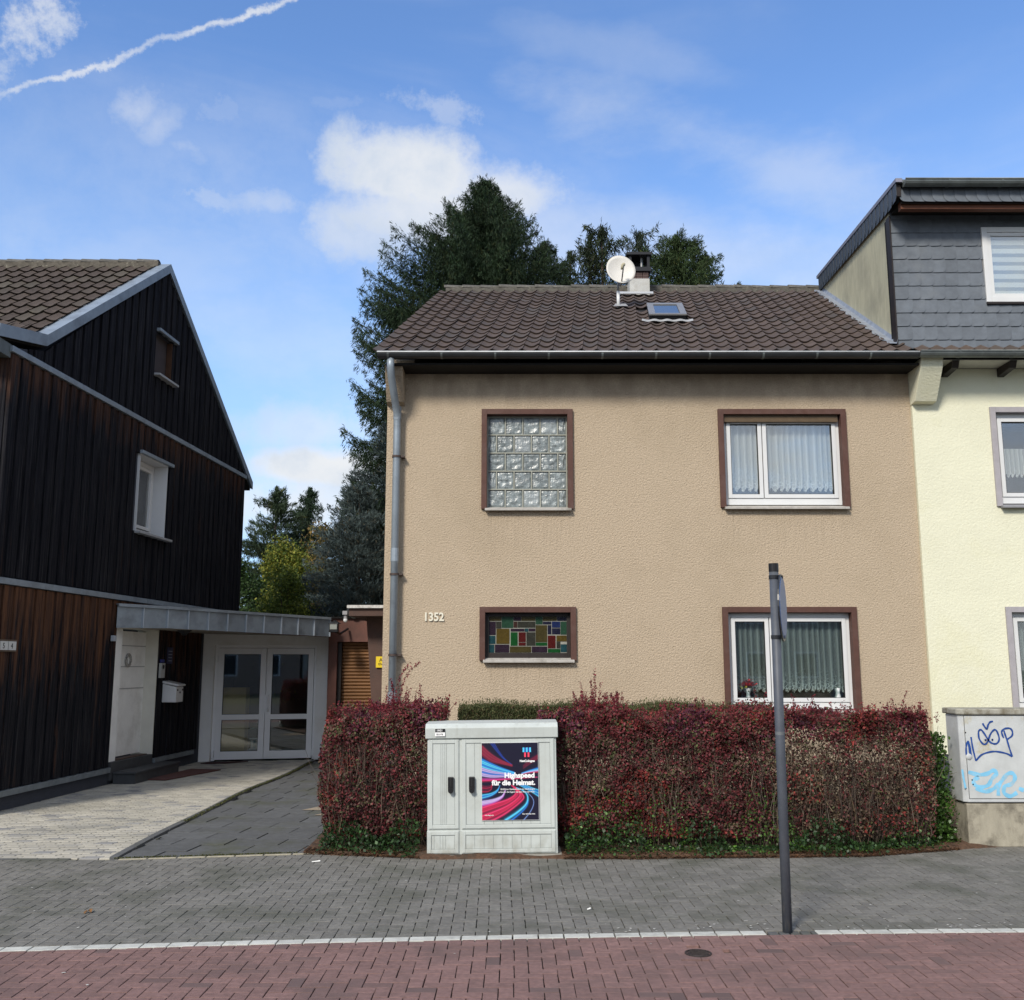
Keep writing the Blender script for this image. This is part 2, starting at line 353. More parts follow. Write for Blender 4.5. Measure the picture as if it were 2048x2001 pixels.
# white edging strip, curving slightly
edge = zone('edging_strip', -9, 9, 6.02, 6.03, -.03, m_soil)
items = []; x = -6.0
while x < 6.0:
    w = .158; cx = x + w / 2; ya, yb = strip_y(x), strip_y(x + w)
    if not (1.62 < cx < 1.93):
        P = [(x + .003, ya - .044), (x + w - .003, yb - .044), (x + w - .003, yb + .044), (x + .003, ya + .044)]
        items.append((None, slab(P, cx, (ya + yb) / 2, .03), (cx, (ya + yb) / 2, .002 + random.uniform(-.001, .001))))
    x += w
pieces('edging_stone', 'edging_field', edge, items, m_white)
# small grey sets filling the gap round the post
items = []
for i in range(5):
    x = 1.60 + i * .068
    for j in range(2):
        y = strip_y(x) - .042 + j * .045; P = [(x + .003, y), (x + .063, y), (x + .063, y + .041), (x + .003, y + .041)]
        items.append((None, slab(P, x + .033, y + .02), (x + .033, y + .02, -.003)))
pieces('small_sett', 'setts', walk, items, m_slab)
# beige drive: wavy blocks in rows
drive = zone('drive', -6.6, -3.44, 8.97, 18.6, -.03, m_soil)
yard = zone('yard_path', -3.44, -1.2, 8.97, 18.6, -.028, m_soil)
def kerb_x(y): return -3.43 - .09 * math.exp(-((y - 12.7) / 2.4) ** 2) + .02 * math.sin(y * 1.7)
items = []; RY = .118; BW = .178; j = 0; y = 9.035
while y < 18.4:
    x = -6.6 + (.5 * BW if j % 2 else 0) + .02 * math.sin(j * 1.3)
    while x < -3.4:
        k_ = .018
        a, c_ = y + .003, y + RY - .003
        P = [(x, a), (x + BW - .006, a), (x + BW - .006, a + RY * .3), (x + BW - .006 + k_, a + RY * .5), (x + BW - .006 + k_, c_), (x + k_, c_), (x + k_, a + RY * .5), (x, a + RY * .3)]
        cx, cy = x + BW / 2, y + RY / 2; kx = kerb_x(cy) - .045
        Q = P; key = 'b'
        if x + BW + k_ > kx: Q = clip(P, 1, 0, kx); key = None
        if len(Q) > 2 and parea(Q) > .002 and (cy < 17.7 or cy < 17.75 + .25 * (cx + 5.45)): items.append((key, slab(Q, cx, cy, .02, .004, .003), (cx, cy, random.uniform(-.001, .001))))
        x += BW
    y += RY; j += 1
pieces('drive_block', 'block_field', drive, items, m_beige)
items = []
for i in range(11):   # border stones along the far edge of the footway
    x = -8.6 + i * .48; P = [(x + .003, 8.976), (x + .477, 8.976), (x + .477, 9.026), (x + .003, 9.026)]; 
    if x + .477 < -3.4: items.append((None, slab(P, x + .24, 9.0, .03), (x + .24, 9.0, .003)))
pieces('border_stone', 'border', drive, items, m_slab)
items = []; y = 9.0
while y < 17.8:      # kerb of the drive
    x0, x1 = kerb_x(y), kerb_x(y + .5); P = [(x0 - .04, y + .004), (x0 + .03, y + .004), (x1 + .03, y + .496), (x1 - .04, y + .496)]
    items.append((None, slab(P, x0, y + .25, .05), (x0, y + .25, .018))); y += .5
pieces('kerb_stone', 'kerb_field', drive, items, m_slab)
# dark slabs of the yard, laid a little askew, hexagon-like breaks
items = []; rows = 26; yy = 9.02
for j in range(rows):
    rh = .34; x = -3.40 + (.0 if j % 2 else -.24) - .02 * j % .2
    while x < -1.2:
        w = .5; sl = .06
        P = [(x + .003, yy + .003 - .02 * (x + 3.4)), (x + w - .003, yy + .003 + sl * .3 - .02 * (x + 3.4)), (x + w + .03, yy + rh - .003 + sl * .3 - .02 * (x + 3.4)), (x + .036, yy + rh - .003 - .02 * (x + 3.4))]
        kx = kerb_x(yy + .17) + .035; Q = clip(P, -1, 0, -kx); Q = clip(Q, -.174, 1, 9.03 + .174 * 3.42) if False else Q
        Q = clip(Q, .174, -1, -(8.99 + .174 * 3.42)) if Q else Q
        if len(Q) > 2 and parea(Q) > .01: cx, cy = x + w / 2, yy + rh / 2; items.append((None, slab(Q, cx, cy, .03, .003, .002), (cx, cy, random.uniform(-.003, .003))))
        x += w
    yy += rh
pieces('yard_slab', 'slab_field', yard, items, m_slab)
items = []
for i in range(7):
    x = -3.38 + i * .24; f = lambda t: 8.955 + (t + 3.42) * .174; P = [(x + .003, f(x) - .012), (x + .237, f(x + .24) - .012), (x + .237, f(x + .24) + .018), (x + .003, f(x) + .018)]
    items.append((None, slab(P, x + .12, f(x + .12), .03), (x + .12, f(x + .12), .008)))
pieces('border_stone', 'border', yard, items, M('pale border stones', (.36, .33, .25), .9, .2, 20))
b = MB()
for (cx, cy, w) in ((-2.0, 12.05, .42), (-1.75, 11.65, .45), (-2.15, 15.6, .5)): b.add([(cx - w, cy - .13, .006), (cx + w, cy - .16, .006), (cx + w, cy + .13, .006), (cx - w + .15, cy + .17, .006)], [(0, 1, 2, 3)])
b.build('sandy_patch', m_tan, yard, recalc=False)
# soil bed under the hedges, littered with needles
m_bed = M('soil bed', (.09, .05, .03), .95, .4, 30, .8, 60, stain=(.045, .035, .025), sscale=6)
b = MB(); nx, ny = 70, 8; V = []
for j in range(ny):
    for i in range(nx):
        x = -1.85 + i * (7.6 / (nx - 1)); yb = back_y(x) - .03 + .05 * mnoise.noise(Vector((x * 2.3, 0, 5))) ; y = yb + (13.2 - yb) * (j / (ny - 1)) ** 2.2
        V.append((x, y, (-.005 if j == 0 else .03 + .025 * mnoise.noise(Vector((x * 3, y * 3, 0))))))
b.add(V, [(j * nx + i, j * nx + i + 1, (j + 1) * nx + i + 1, (j + 1) * nx + i) for j in range(ny - 1) for i in range(nx - 1)])
b.build('soil_bed', m_bed, kind='structure', smooth=True)

# ------------------------------------------------------------------ shared building materials
m_stucco = M('rough beige render', (.480, .386, .280), .95, .14, 42, .8, 46, stain=(.40, .32, .225), sscale=.55, sramp=(.50, .8), bdist=.03, bdetail=7)
def add_streaks(mat, boxes, colr, fac, sc3=(26, 26, 1.1), lo=.42, hi=.7, fade=.5):
    nt = mat.node_tree; N = nt.nodes.new; L = nt.links.new; bs = nt.nodes['Principled BSDF']; src = bs.inputs['Base Color'].links[0].from_socket
    g = N('ShaderNodeNewGeometry'); sp = N('ShaderNodeSeparateXYZ'); L(g.outputs['Position'], sp.inputs[0]); mp = N('ShaderNodeMapping'); L(g.outputs['Position'], mp.inputs[0]); mp.inputs['Scale'].default_value = sc3
    n = N('ShaderNodeTexNoise'); n.inputs['Scale'].default_value = 1; n.inputs['Detail'].default_value = 5; L(mp.outputs[0], n.inputs['Vector'])
    def mr(x, a, b_, c=0, d=1):
        q = N('ShaderNodeMapRange'); q.interpolation_type = 'SMOOTHSTEP'; L(x, q.inputs[0])
        for i, v in enumerate((a, b_, c, d)): q.inputs[i + 1].default_value = v
        return q.outputs[0]
    def mm(op, a, b_):
        q = N('ShaderNodeMath'); q.operation = op; q.use_clamp = True
        for i, v in enumerate((a, b_)):
            if isinstance(v, (int, float)): q.inputs[i].default_value = v
            else: L(v, q.inputs[i])
        return q.outputs[0]
    tot = None
    for x0, x1, z0, z1, down in boxes:      # dirt streaks and darker bands run from z1 down to z0 (or up from z0 when down is False)
        k_ = mm('MULTIPLY', mr(sp.outputs[0], x0, x0 + .05), mr(sp.outputs[0], x1 + .05, x1))
        v = mm('MULTIPLY', mr(sp.outputs[2], z0, z1), mm('LESS_THAN', sp.outputs[2], z1 + .01)) if down else mr(sp.outputs[2], z1, z0)
        k_ = mm('MULTIPLY', k_, v); tot = k_ if tot is None else mm('MAXIMUM', tot, k_)
    f_ = mm('MULTIPLY', mm('MULTIPLY', tot, mr(n.outputs[0], lo, hi)), fac)
    mx = N('ShaderNodeMix'); mx.data_type = 'RGBA'; L(f_, mx.inputs[0]); L(src, mx.inputs[6]); mx.inputs[7].default_value = (*colr, 1); L(mx.outputs[2], bs.inputs['Base Color'])
add_streaks(m_stucco, [(-.42, .84, 2.95, 3.75, True), (2.85, 4.62, 3.0, 3.77, True), (-.43, .86, 1.0, 1.71, True), (2.82, 4.62, .3, 1.02, True)], (.30, .24, .17), .4)
add_streaks(m_stucco, [(-1.8, 5.6, 4.95, 5.72, True)], (.26, .20, .145), .6, (5, 5, 3), .3, .65)  # mottled brown band, densest towards the top of the wall
add_streaks(m_stucco, [(-1.8, 5.6, -.1, .9, False)], (.26, .22, .16), .6, (5, 5, 4), .35, .65)
m_cream = M('cream render', (.72, .71, .55), .95, .03, 2.5, .45, 34, stain=(.67, .65, .44), sscale=.7, sramp=(.55, .8), bdist=.02, bdetail=6)
m_plinth = M('dark grey plinth', (.045, .05, .065), .9, .1, 8, .4, 60)
m_tile = M('brown clay roof tiles', (.082, .059, .047), .75, .22, 14, .3, 60, objrand=.12, hue2=(.078, .064, .056), hfac=.25, stain=(.17, .13, .085), sscale=9, sramp=(.66, .78))
m_ridge = M('weathered ridge tiles', (.10, .095, .085), .85, .3, 20, .3, 60, objrand=.15, stain=(.25, .24, .19), sscale=14, sramp=(.6, .72))
m_zinc = M('zinc sheet', (.29, .34, .39), .45, .10, 6, .1, 10, metal=.3, objrand=.05, stain=(.20, .23, .26), sscale=3)
m_zincd = M('weathered gutter zinc', (.16, .18, .18), .5, .2, 5, metal=.45, stain=(.10, .11, .11), sscale=3)
m_darkgut = M('dark gutter', (.038, .041, .045), .4, .2, 5, metal=.3)
m_brightedge = M('bright gutter lip', (.62, .64, .66), .4, .08, 5)
m_lead = M('lead flashing', (.30, .33, .38), .55, .2, 8, .3, 20, metal=.3)
m_brown = M('brown painted surround', (.088, .040, .030), .7, .12, 10, .15, 60, stain=(.11, .06, .05), sscale=4)
m_white_pvc = M('white plastic', (.66, .67, .675), .35, .03, 4, stain=(.68, .68, .66), sscale=3, sramp=(.55, .8))
m_sill = M('pale stone sill', (.42, .40, .37), .8, .15, 14, stain=(.25, .23, .2), sscale=6)
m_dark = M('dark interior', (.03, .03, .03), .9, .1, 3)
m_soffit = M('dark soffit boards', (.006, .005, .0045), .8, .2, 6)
m_glass = glass('window glass', (.86, .91, .91), .10)
m_glass_up = glass('sky reflecting glass', (.90, .92, .92), .15)
m_black = M('black plastic', (.012, .012, .014), .4, .1, 10)
m_seal = M('black seal', (.01, .01, .011), .6, .1, 10)
TP_ = [.75, .1, -.55, -.95, -1.0, -.8, -.2, .7, 1.25]     # belly, roll and step at the side joint
def roof_tile_vf(w=.2, L=.36, amp=.018, th=.018, sl=.556, lift=.03, sk=0.):
    """a trough tile following the roof slope; local origin at its lower left corner"""
    n = 9; c = 1 / math.hypot(1, sl); up = Vector((0, -sl * c, c)); al = Vector((sk * c, c, sl * c)); V = []
    for (d, e) in ((0, lift), (L, lift * .25)):
        for i in range(n):
            t = i / (n - 1); h = amp * TP_[i]; V.append(Vector((w * t * .985, 0, 0)) + al * d + up * (h + e))
    for i in range(n):
        t = i / (n - 1); h = amp * TP_[i]; V.append(Vector((w * t * .985, 0, 0)) + up * (h + lift - th) + al * .006)
    Fc = [(i, i + 1, n + i + 1, n + i) for i in range(n - 1)] + [(2 * n + i, 2 * n + i + 1, i + 1, i) for i in range(n - 1)]
    return [tuple(v) for v in V], Fc
def ridge_vf(L=.36, r=.11, sk=0.):
    V = []; n = 7
    for d, rr in ((0, r), (L, r * .82)):
        for i in range(n): t = math.pi * i / (n - 1); V.append((d, math.cos(t) * rr * 1.15, math.sin(t) * rr * .8))
    for i in range(n): t = math.pi * i / (n - 1); V.append((0, math.cos(t) * r * .95, math.sin(t) * r * .62))
    return V, [(i, i + 1, n + i + 1, n + i) for i in range(n - 1)] + [(2 * n + i, 2 * n + i + 1, i + 1, i) for i in range(n - 1)]
def wall_with_holes(name, x0, x1, z0, z1, y, holes, th, mat, parent, kind=None):
    """front wall slab facing -Y with real openings"""
    xs = sorted({x0, x1, *[h[0] for h in holes], *[h[1] for h in holes]}); zs = sorted({z0, z1, *[h[2] for h in holes], *[h[3] for h in holes]})
    ins = lambda x, z: any(h[0] < x < h[1] and h[2] < z < h[3] for h in holes); b = MB(); idx = {}
    def vid(x, yy, z):
        k_ = (x, yy, z)
        if k_ not in idx: idx[k_] = len(b.v); b.v.append(k_)
        return idx[k_]
    for i in range(len(xs) - 1):
        for j in range(len(zs) - 1):
            if ins((xs[i] + xs[i + 1]) / 2, (zs[j] + zs[j + 1]) / 2): continue
            for yy in (y, y + th): b.f.append((vid(xs[i], yy, zs[j]), vid(xs[i + 1], yy, zs[j]), vid(xs[i + 1], yy, zs[j + 1]), vid(xs[i], yy, zs[j + 1])))
    for h in [(x0, x1, z0, z1)] + list(holes):
        cx = [x for x in xs if h[0] <= x <= h[1]]; cz = [z for z in zs if h[2] <= z <= h[3]]
        for zz in (h[2], h[3]):
            for i in range(len(cx) - 1): b.f.append((vid(cx[i], y, zz), vid(cx[i + 1], y, zz), vid(cx[i + 1], y + th, zz), vid(cx[i], y + th, zz)))
        for xx in (h[0], h[1]):
            for i in range(len(cz) - 1): b.f.append((vid(xx, y, cz[i]), vid(xx, y, cz[i + 1]), vid(xx, y + th, cz[i + 1]), vid(xx, y + th, cz[i])))
    return b.build(name, mat, parent, kind=kind)
def frame_bars(b, x0, x1, z0, z1, w, y0, y1, wb=None):
    wb = wb or w
    b.box(x0, x0 + w, y0, y1, z0, z1); b.box(x1 - w, x1, y0, y1, z0, z1); b.box(x0 + w, x1 - w, y0, y1, z1 - w, z1); b.box(x0 + w, x1 - w, y0, y1, z0, z0 + wb)
def window(parent, x0, x1, z0, z1, Y, split=None, glassm=None, surround=m_brown, sw=.075, sill=True, sillm=None, deep=.13, shutter=False, lbl=None, proud=.045):
    """part 'window' = the painted surround; sub-parts frame, pane, sill"""
    b = MB(); b.box(x0, x0 + sw, Y - proud, Y + .02, z0, z1); b.box(x1 - sw, x1, Y - proud, Y + .02, z0, z1); b.box(x0 + sw, x1 - sw, Y - proud, Y + .02, z1 - sw, z1)
    i0, i1, k0, k1 = x0 + sw, x1 - sw, z0 + .02, z1 - sw
    b.box(i0 - .012, i0, Y + .021, Y + deep, k0, k1); b.box(i1, i1 + .012, Y + .021, Y + deep, k0, k1); b.box(i0, i1, Y + .021, Y + deep, k1, k1 + .012)
    w = b.build('window', surround, parent, bevel=.003, label=lbl)
    yf = Y + deep - .06
    f = MB(); f.box(i0 + .002, i0 + .05, yf, yf + .07, k0 + .03, k1 - .004); f.box(i1 - .05, i1 - .002, yf, yf + .07, k0 + .03, k1 - .004); f.box(i0 + .05, i1 - .05, yf, yf + .07, k1 - .06, k1 - .004); f.box(i0 + .05, i1 - .05, yf, yf + .07, k0 + .03, k0 + .12)
    parts = [(i0 + .05, i1 - .05)]
    if split: parts = [(i0 + .05, split - .004), (split + .004, i1 - .05)]
    f.build('frame', m_white_pvc, w, bevel=.004)
    for a, c_ in parts:
        s = MB(); frame_bars(s, a + .002, c_ - .002, k0 + .123, k1 - .063, .055, yf - .015, yf + .05); s.build('sash', m_white_pvc, w, bevel=.004)
        q = MB(); frame_bars(q, a + .056, c_ - .056, k0 + .177, k1 - .117, .006, yf - .012, yf + .03); q.build('seal', m_seal, w)
        p = MB(); p.box(a + .05, c_ - .05, yf + .02, yf + .026, k0 + .17, k1 - .11); p.build('pane', glassm or m_glass, w)
    if shutter:
        s = MB(); s.box(i0 + .01, i1 - .03, Y + .0, Y + .03, k1 - .10, k1 - .055); s.box(i0 + .01, i1 - .03, Y + .005, Y + .028, k1 - .052, k1 - .002); s.build('shutter_edge', M('bronze shutter bar', (.10, .065, .035), .6, .2, 10), w)
    if sill:
        s = MB(); s.add([(x0 + .05, Y - .09, z0 - .03), (x1 - .03, Y - .09, z0 - .03), (x1 - .03, Y + .1, z0 - .01), (x0 + .05, Y + .1, z0 - .01), (x0 + .05, Y - .09, z0 + .0), (x1 - .03, Y - .09, z0 + .0), (x1 - .03, Y + .1, z0 + .045), (x0 + .05, Y + .1, z0 + .045)], [(3, 2, 1, 0), (4, 5, 6, 7), (0, 1, 5, 4), (1, 2, 6, 5), (2, 3, 7, 6), (3, 0, 4, 7)])
        s.build('sill', sillm or m_sill, w, bevel=.004)
    return w
def curtain_mat(name, base, alpha):
    m = bpy.data.materials.new(name); m.use_nodes = True; nt = m.node_tree; nt.nodes.clear(); N = nt.nodes.new; L = nt.links.new
    d = N('ShaderNodeBsdfDiffuse'); d.inputs[0].default_value = (*base, 1); t = N('ShaderNodeBsdfTransparent'); ms = N('ShaderNodeMixShader')
    a = N('ShaderNodeAttribute'); a.attribute_name = 'lace'; tc = N('ShaderNodeTexCoord'); v = N('ShaderNodeTexVoronoi'); v.inputs['Scale'].default_value = 22; L(tc.outputs['Object'], v.inputs['Vector']); v.feature = 'DISTANCE_TO_EDGE'
    r = N('ShaderNodeMapRange'); L(v.outputs['Distance'], r.inputs[0]); r.inputs[1].default_value = .02; r.inputs[2].default_value = .12; r.inputs[3].default_value = 1; r.inputs[4].default_value = 0
    mu = N('ShaderNodeMath'); mu.operation = 'MULTIPLY'; L(r.outputs[0], mu.inputs[0]); L(a.outputs['Fac'], mu.inputs[1])
    ad = N('ShaderNodeMath'); ad.operation = 'MULTIPLY_ADD'; L(mu.outputs[0], ad.inputs[0]); ad.inputs[1].default_value = .75; ad.inputs[2].default_value = alpha; ad.use_clamp = True
    fo_ = N('ShaderNodeAttribute'); fo_.attribute_name = 'fold'; a3 = N('ShaderNodeMath'); a3.operation = 'MULTIPLY_ADD'; a3.inputs[1].default_value = .38; a3.use_clamp = True; L(fo_.outputs['Fac'], a3.inputs[0]); L(ad.outputs[0], a3.inputs[2])
    L(a3.outputs[0], ms.inputs[0]); L(t.outputs[0], ms.inputs[1]); L(d.outputs[0], ms.inputs[2]); o = N('ShaderNodeOutputMaterial'); L(ms.outputs[0], o.inputs[0]); return m
m_curt = curtain_mat('net curtain', (.76, .77, .75), .55); m_curt2 = curtain_mat('grey net curtain', (.64, .66, .63), .24)
def curtain(label, x0, x1, z0, z1, Y, folds=14, depth=.035, mat=m_curt, scallop=.05, group=None):
    nx, nz = folds * 10, 14; V = []; lace = []; fold = []
    ph = [random.uniform(0, 6) for _ in range(4)]
    for j in range(nz + 1):
        for i in range(nx + 1):
            t = i / nx; x = x0 + (x1 - x0) * t; s = j / nz
            a = 2 * math.pi * folds * t + .9 * math.sin(3.1 * t * 6 + ph[0]) + .5 * math.sin(t * 31 + ph[1])
            hem = scallop * abs(math.sin(a * .5 + .5)) + .01 * math.sin(a * 3)
            zb = z0 + scallop - hem; z = z1 + (zb - z1) * s
            V.append((x + .006 * math.sin(a * 2 + s * 2), Y + depth * (.5 + .5 * math.sin(a)) * (.55 + .45 * s), z)); fold.append((.5 - .5 * math.sin(a)) ** 2); lace.append(max(0, (s - .62) / .38) * (.5 + .5 * math.sin(a + 1)) + (.9 if j >= nz - 1 else 0))
    b = MB(); b.add(V, [(j * (nx + 1) + i, j * (nx + 1) + i + 1, (j + 1) * (nx + 1) + i + 1, (j + 1) * (nx + 1) + i) for j in range(nz) for i in range(nx)])
    o = b.build('lace_curtain', mat, smooth=True, recalc=False); a = o.data.attributes.new('lace', 'FLOAT', 'POINT'); a.data.foreach_set('value', lace); a = o.data.attributes.new('fold', 'FLOAT', 'POINT'); a.data.foreach_set('value', fold)
    return props(o, label, 'curtain', group)

# ------------------------------------------------------------------ the beige house
FY = 13.5; SK = .105; XL, XR = -1.73, 5.535; RY0, RZ0, SLO = 13.05, 5.85, .556; RYT = 18.2
def roof_z(y): return RZ0 + SLO * (y - RY0)
house = thing('terraced_house', 'beige roughcast house with brown tiled roof, house number 1352 and brown window surrounds', 'house', (1.9, FY, 0))
W1 = (-.42, .84, 3.75, 5.15); W2 = (2.85, 4.62, 3.77, 5.15); W3 = (-.435, .86, 1.71, 2.42); W4 = (2.82, 4.62, 1.02, 2.42)
def inner(w, s=.07): return (w[0] + s, w[1] - s, w[2] + .015, w[3] - s)
wall_with_holes('wall', XL, XR, -.1, 5.7, FY, [inner(w) for w in (W1, W2, W3, W4)], .3, m_stucco, house)
b = MB()
yb = 22.8
for (xa, xb_) in ((XL, XL + .3), (XR - .3, XR)):
    b.add([(xa + SK * (y - FY), y, z) for y, z in ((FY + .3, -.1), (yb, -.1), (yb, 5.7), (18.2, 8.55), (FY + .3, 5.95))] + [(xb_ + SK * (y - FY), y, z) for y, z in ((FY + .3, -.1), (yb, -.1), (yb, 5.7), (18.2, 8.55), (FY + .3, 5.95))],
          [(0, 1, 2, 3, 4), (9, 8, 7, 6, 5), (0, 1, 6, 5), (1, 2, 7, 6), (2, 3, 8, 7), (3, 4, 9, 8), (4, 0, 5, 9)])
b.box(XL + .31 + SK * 9, XR - .31 + SK * 9, yb - .3, yb, -.1, 5.7); b.build('side_wall', m_stucco, house)
b = MB()
for z in (.2, 2.95, 5.6): b.box(XL + .32, XR - .32, FY + .32, 17.5, z, z + .1)
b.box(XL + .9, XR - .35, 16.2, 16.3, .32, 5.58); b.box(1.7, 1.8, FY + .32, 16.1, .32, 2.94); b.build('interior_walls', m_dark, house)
# roof structure
roofb = MB()
roofb.add([(XL - .08 + SK * (y - RY0), y, z) for y, z in ((RY0, RZ0 - .03), (RYT, roof_z(RYT) - .03), (23.4, RZ0 - .03), (23.4, RZ0 - .12), (RYT, roof_z(RYT) - .14), (RY0, RZ0 - .12))] + [(XR + SK * (y - RY0), y, z) for y, z in ((RY0, RZ0 - .03), (RYT, roof_z(RYT) - .03), (23.4, RZ0 - .03), (23.4, RZ0 - .12), (RYT, roof_z(RYT) - .14), (RY0, RZ0 - .12))],
          [(0, 1, 7, 6), (1, 2, 8, 7), (2, 3, 9, 8), (3, 4, 10, 9), (4, 5, 11, 10), (5, 0, 6, 11), (5, 4, 1, 0), (4, 3, 2, 1), (6, 7, 10, 11), (7, 8, 9, 10)])
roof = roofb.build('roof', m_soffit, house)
tv = roof_tile_vf(w=.202, L=.36, sk=SK)
items = []; NR = 17; rowd = (RYT - .12 - (RY0 - .06)) / NR
for j in range(NR):
    y = RY0 - .06 + j * rowd; x0 = XL - .14 + SK * (y - RY0) ; n = int((XR - XL + .2) / .202)
    for i in range(n + 1):
        x = x0 + i * .202; fx = XR + SK * (y - RY0)
        if x > fx - .16 - (.0 if j < 1 else .06): continue
        if 2.17 < x + .1 < 2.72 and 15.0 < y < 16.0: continue
        items.append(('t', tv, (x, y + random.uniform(-.006, .006), roof_z(y) + random.uniform(-.004, .004))))
pieces('roof_tile', 'tile_field', roof, items, m_tile, smooth=False)
b = MB(); b.prism([(XL - .07 + SK * 5.15, RYT - .13, roof_z(RYT) - .09), (XL - .07 + SK * 5.15, RYT + .13, roof_z(RYT) - .09), (XL - .07 + SK * 5.15, RYT + .10, roof_z(RYT) + .04), (XL - .07 + SK * 5.15, RYT - .10, roof_z(RYT) + .04)], (XR - XL - .02, 0, 0)); b.build('ridge_mortar', M('mossy ridge mortar', (.085, .08, .068), .95, .35, 18, stain=(.24, .23, .18), sscale=14, sramp=(.6, .7)), roof)
items = []
for i in range(21): items.append(('r', ridge_vf(.37, .105), (XL - .1 + SK * 5.15 + i * .345, RYT, roof_z(RYT) + .02 + random.uniform(-.008, .008))))
pieces('ridge_tile', 'ridge', roof, items, m_ridge, smooth=True)
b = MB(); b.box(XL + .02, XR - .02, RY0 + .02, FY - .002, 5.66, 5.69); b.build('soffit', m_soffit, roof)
# gutter
def gutter(parent, x0, x1, y, z, r, mat, lip, clips, endcaps=(True, True)):
    g = MB(); n = 9; V = []
    for x in (x0, x1):
        for rr in (r, r - .006):
            for i in range(n): t = math.pi * (1 + i / (n - 1)); V.append((x, y + rr * math.cos(t), z + rr * math.sin(t)))
    Fc = []
    for i in range(n - 1): Fc += [(i, i + 1, 2 * n + i + 1, 2 * n + i), (n + i, n + i + 1, 3 * n + i + 1, 3 * n + i)]
    g.add(V, Fc)
    for x in (x0, x1): g.add([(x, y + r * math.cos(math.pi * (1 + i / (n - 1))), z + r * math.sin(math.pi * (1 + i / (n - 1)))) for i in range(n)], [tuple(range(n))])
    G = g.build('gutter', mat, parent, smooth=False, recalc=False)
    t = MB(); t.tube([(x0, y - r - .002, z + .004), (x1, y - r - .002, z + .004)], .011, 8); t.build('gutter_lip', lip, G, smooth=True)
    for x in clips:
        c_ = MB(); V = []
        for xx in (x, x + .028):
            for i in range(n): t_ = math.pi * (1 + i / (n - 1)); V.append((xx, y + (r + .006) * math.cos(t_), z + (r + .006) * math.sin(t_)))
        c_.add(V, [(i, i + 1, n + i + 1, n + i) for i in range(n - 1)]); c_.build('gutter_bracket', lip if False else m_zincd, G)
    return G
gutter(house, XL - .08, XR - .07, 12.97, 5.79, .07, m_darkgut, m_brightedge, [XL + .05 + .72 * i for i in range(10)])
# consoles carrying the eaves at both ends
for xa, xb_, mt in ((XL + .001, XL + .24, m_stucco),):
    b = MB(); b.prism([(xa, FY - .002, 5.68), (xa, 13.12, 5.68), (xa, 13.17, 5.55), (xa, 13.38, 5.23), (xa, FY - .002, 5.20)], (xb_ - xa, 0, 0)); b.build('eaves_console', mt, house)
# downpipe
dp = MB(); dp.tube([(-1.635, 12.99, 5.73), (-1.635, 13.0, 5.62), (-1.63, 13.05, 5.5), (-1.60, 13.28, 5.22), (-1.58, 13.38, 5.06), (-1.578, 13.39, 4.9), (-1.578, 13.39, .35)], .051, 14)
pipe = dp.build('downpipe', m_zinc, house, smooth=True)
for z0_, z1_, r_ in ((4.98, 5.16, .056), (3.02, 3.2, .0545)):
    q = MB(); q.tube([(-1.578, 13.39, z0_), (-1.578, 13.39, z1_)], r_, 14); q.build('pipe_socket', m_zinc, pipe, smooth=False)
q = MB(); q.tube([(-1.578, 13.39, -.05), (-1.578, 13.39, 1.30)], .060, 14); q.build('cast_iron_foot', M('grey painted cast iron', (.16, .18, .20), .6, .2, 12), pipe, smooth=True)
m_clamp = M('rusty clamp', (.07, .05, .045), .7, .3, 30)
for z_ in (4.46, 2.85, 1.78):
    q = MB(); q.lathe([(.057, -.014), (.062, -.014), (.062, .014), (.057, .014)], (-1.578, 13.39, z_)); q.box(-1.52, -1.47, 13.38, 13.50, z_ - .01, z_ + .01); q.build('pipe_clamp', m_clamp, pipe)
# house number
num = text_mesh('1352', .155, 'house_number', M('cream painted metal', (.72, .68, .56), .5, .05, 10), house, (-1.19, FY - .012, 2.235), extrude=.008, offset=.0045, xs=.9)
# windows
window(house, *W2, FY, split=3.47, glassm=m_glass_up, shutter=True)
window(house, *W4, FY, split=3.46)
curtain('net curtain with scalloped hem behind the upper right window of the beige house', 3.0, 4.50, 4.03, 5.05, FY + .17, 17, .04, m_curt)
curtain('grey net curtain with lace hem behind the ground floor window of the beige house', 2.95, 4.50, 1.29, 2.32, FY + .17, 19, .045, m_curt2)
# glass block window
def surround_only(w, name, deep, label=None):
    x0, x1, z0, z1 = w; sw = .075; b = MB(); b.box(x0, x0 + sw, FY - .045, FY + .02, z0, z1); b.box(x1 - sw, x1, FY - .045, FY + .02, z0, z1); b.box(x0 + sw, x1 - sw, FY - .045, FY + .02, z1 - sw, z1)
    b.box(x0 + sw - .01, x0 + sw, FY + .021, FY + deep, z0 + .02, z1 - sw); b.box(x1 - sw, x1 - sw + .01, FY + .021, FY + deep, z0 + .02, z1 - sw); b.box(x0 + sw, x1 - sw, FY + .021, FY + deep, z1 - sw, z1 - sw + .01)
    o = b.build(name, m_brown, house, bevel=.003)
    s = MB(); s.add([(x0 + .05, FY - .09, z0 - .03), (x1 - .03, FY - .09, z0 - .03), (x1 - .03, FY + .1, z0 - .01), (x0 + .05, FY + .1, z0 - .01), (x0 + .05, FY - .09, z0), (x1 - .03, FY - .09, z0), (x1 - .03, FY + .1, z0 + .045), (x0 + .05, FY + .1, z0 + .045)], [(3, 2, 1, 0), (4, 5, 6, 7), (0, 1, 5, 4), (1, 2, 6, 5), (2, 3, 7, 6), (3, 0, 4, 7)])
    s.build('sill', m_sill, o, bevel=.004); return o
gbw = surround_only(W1, 'glass_block_window', .11)
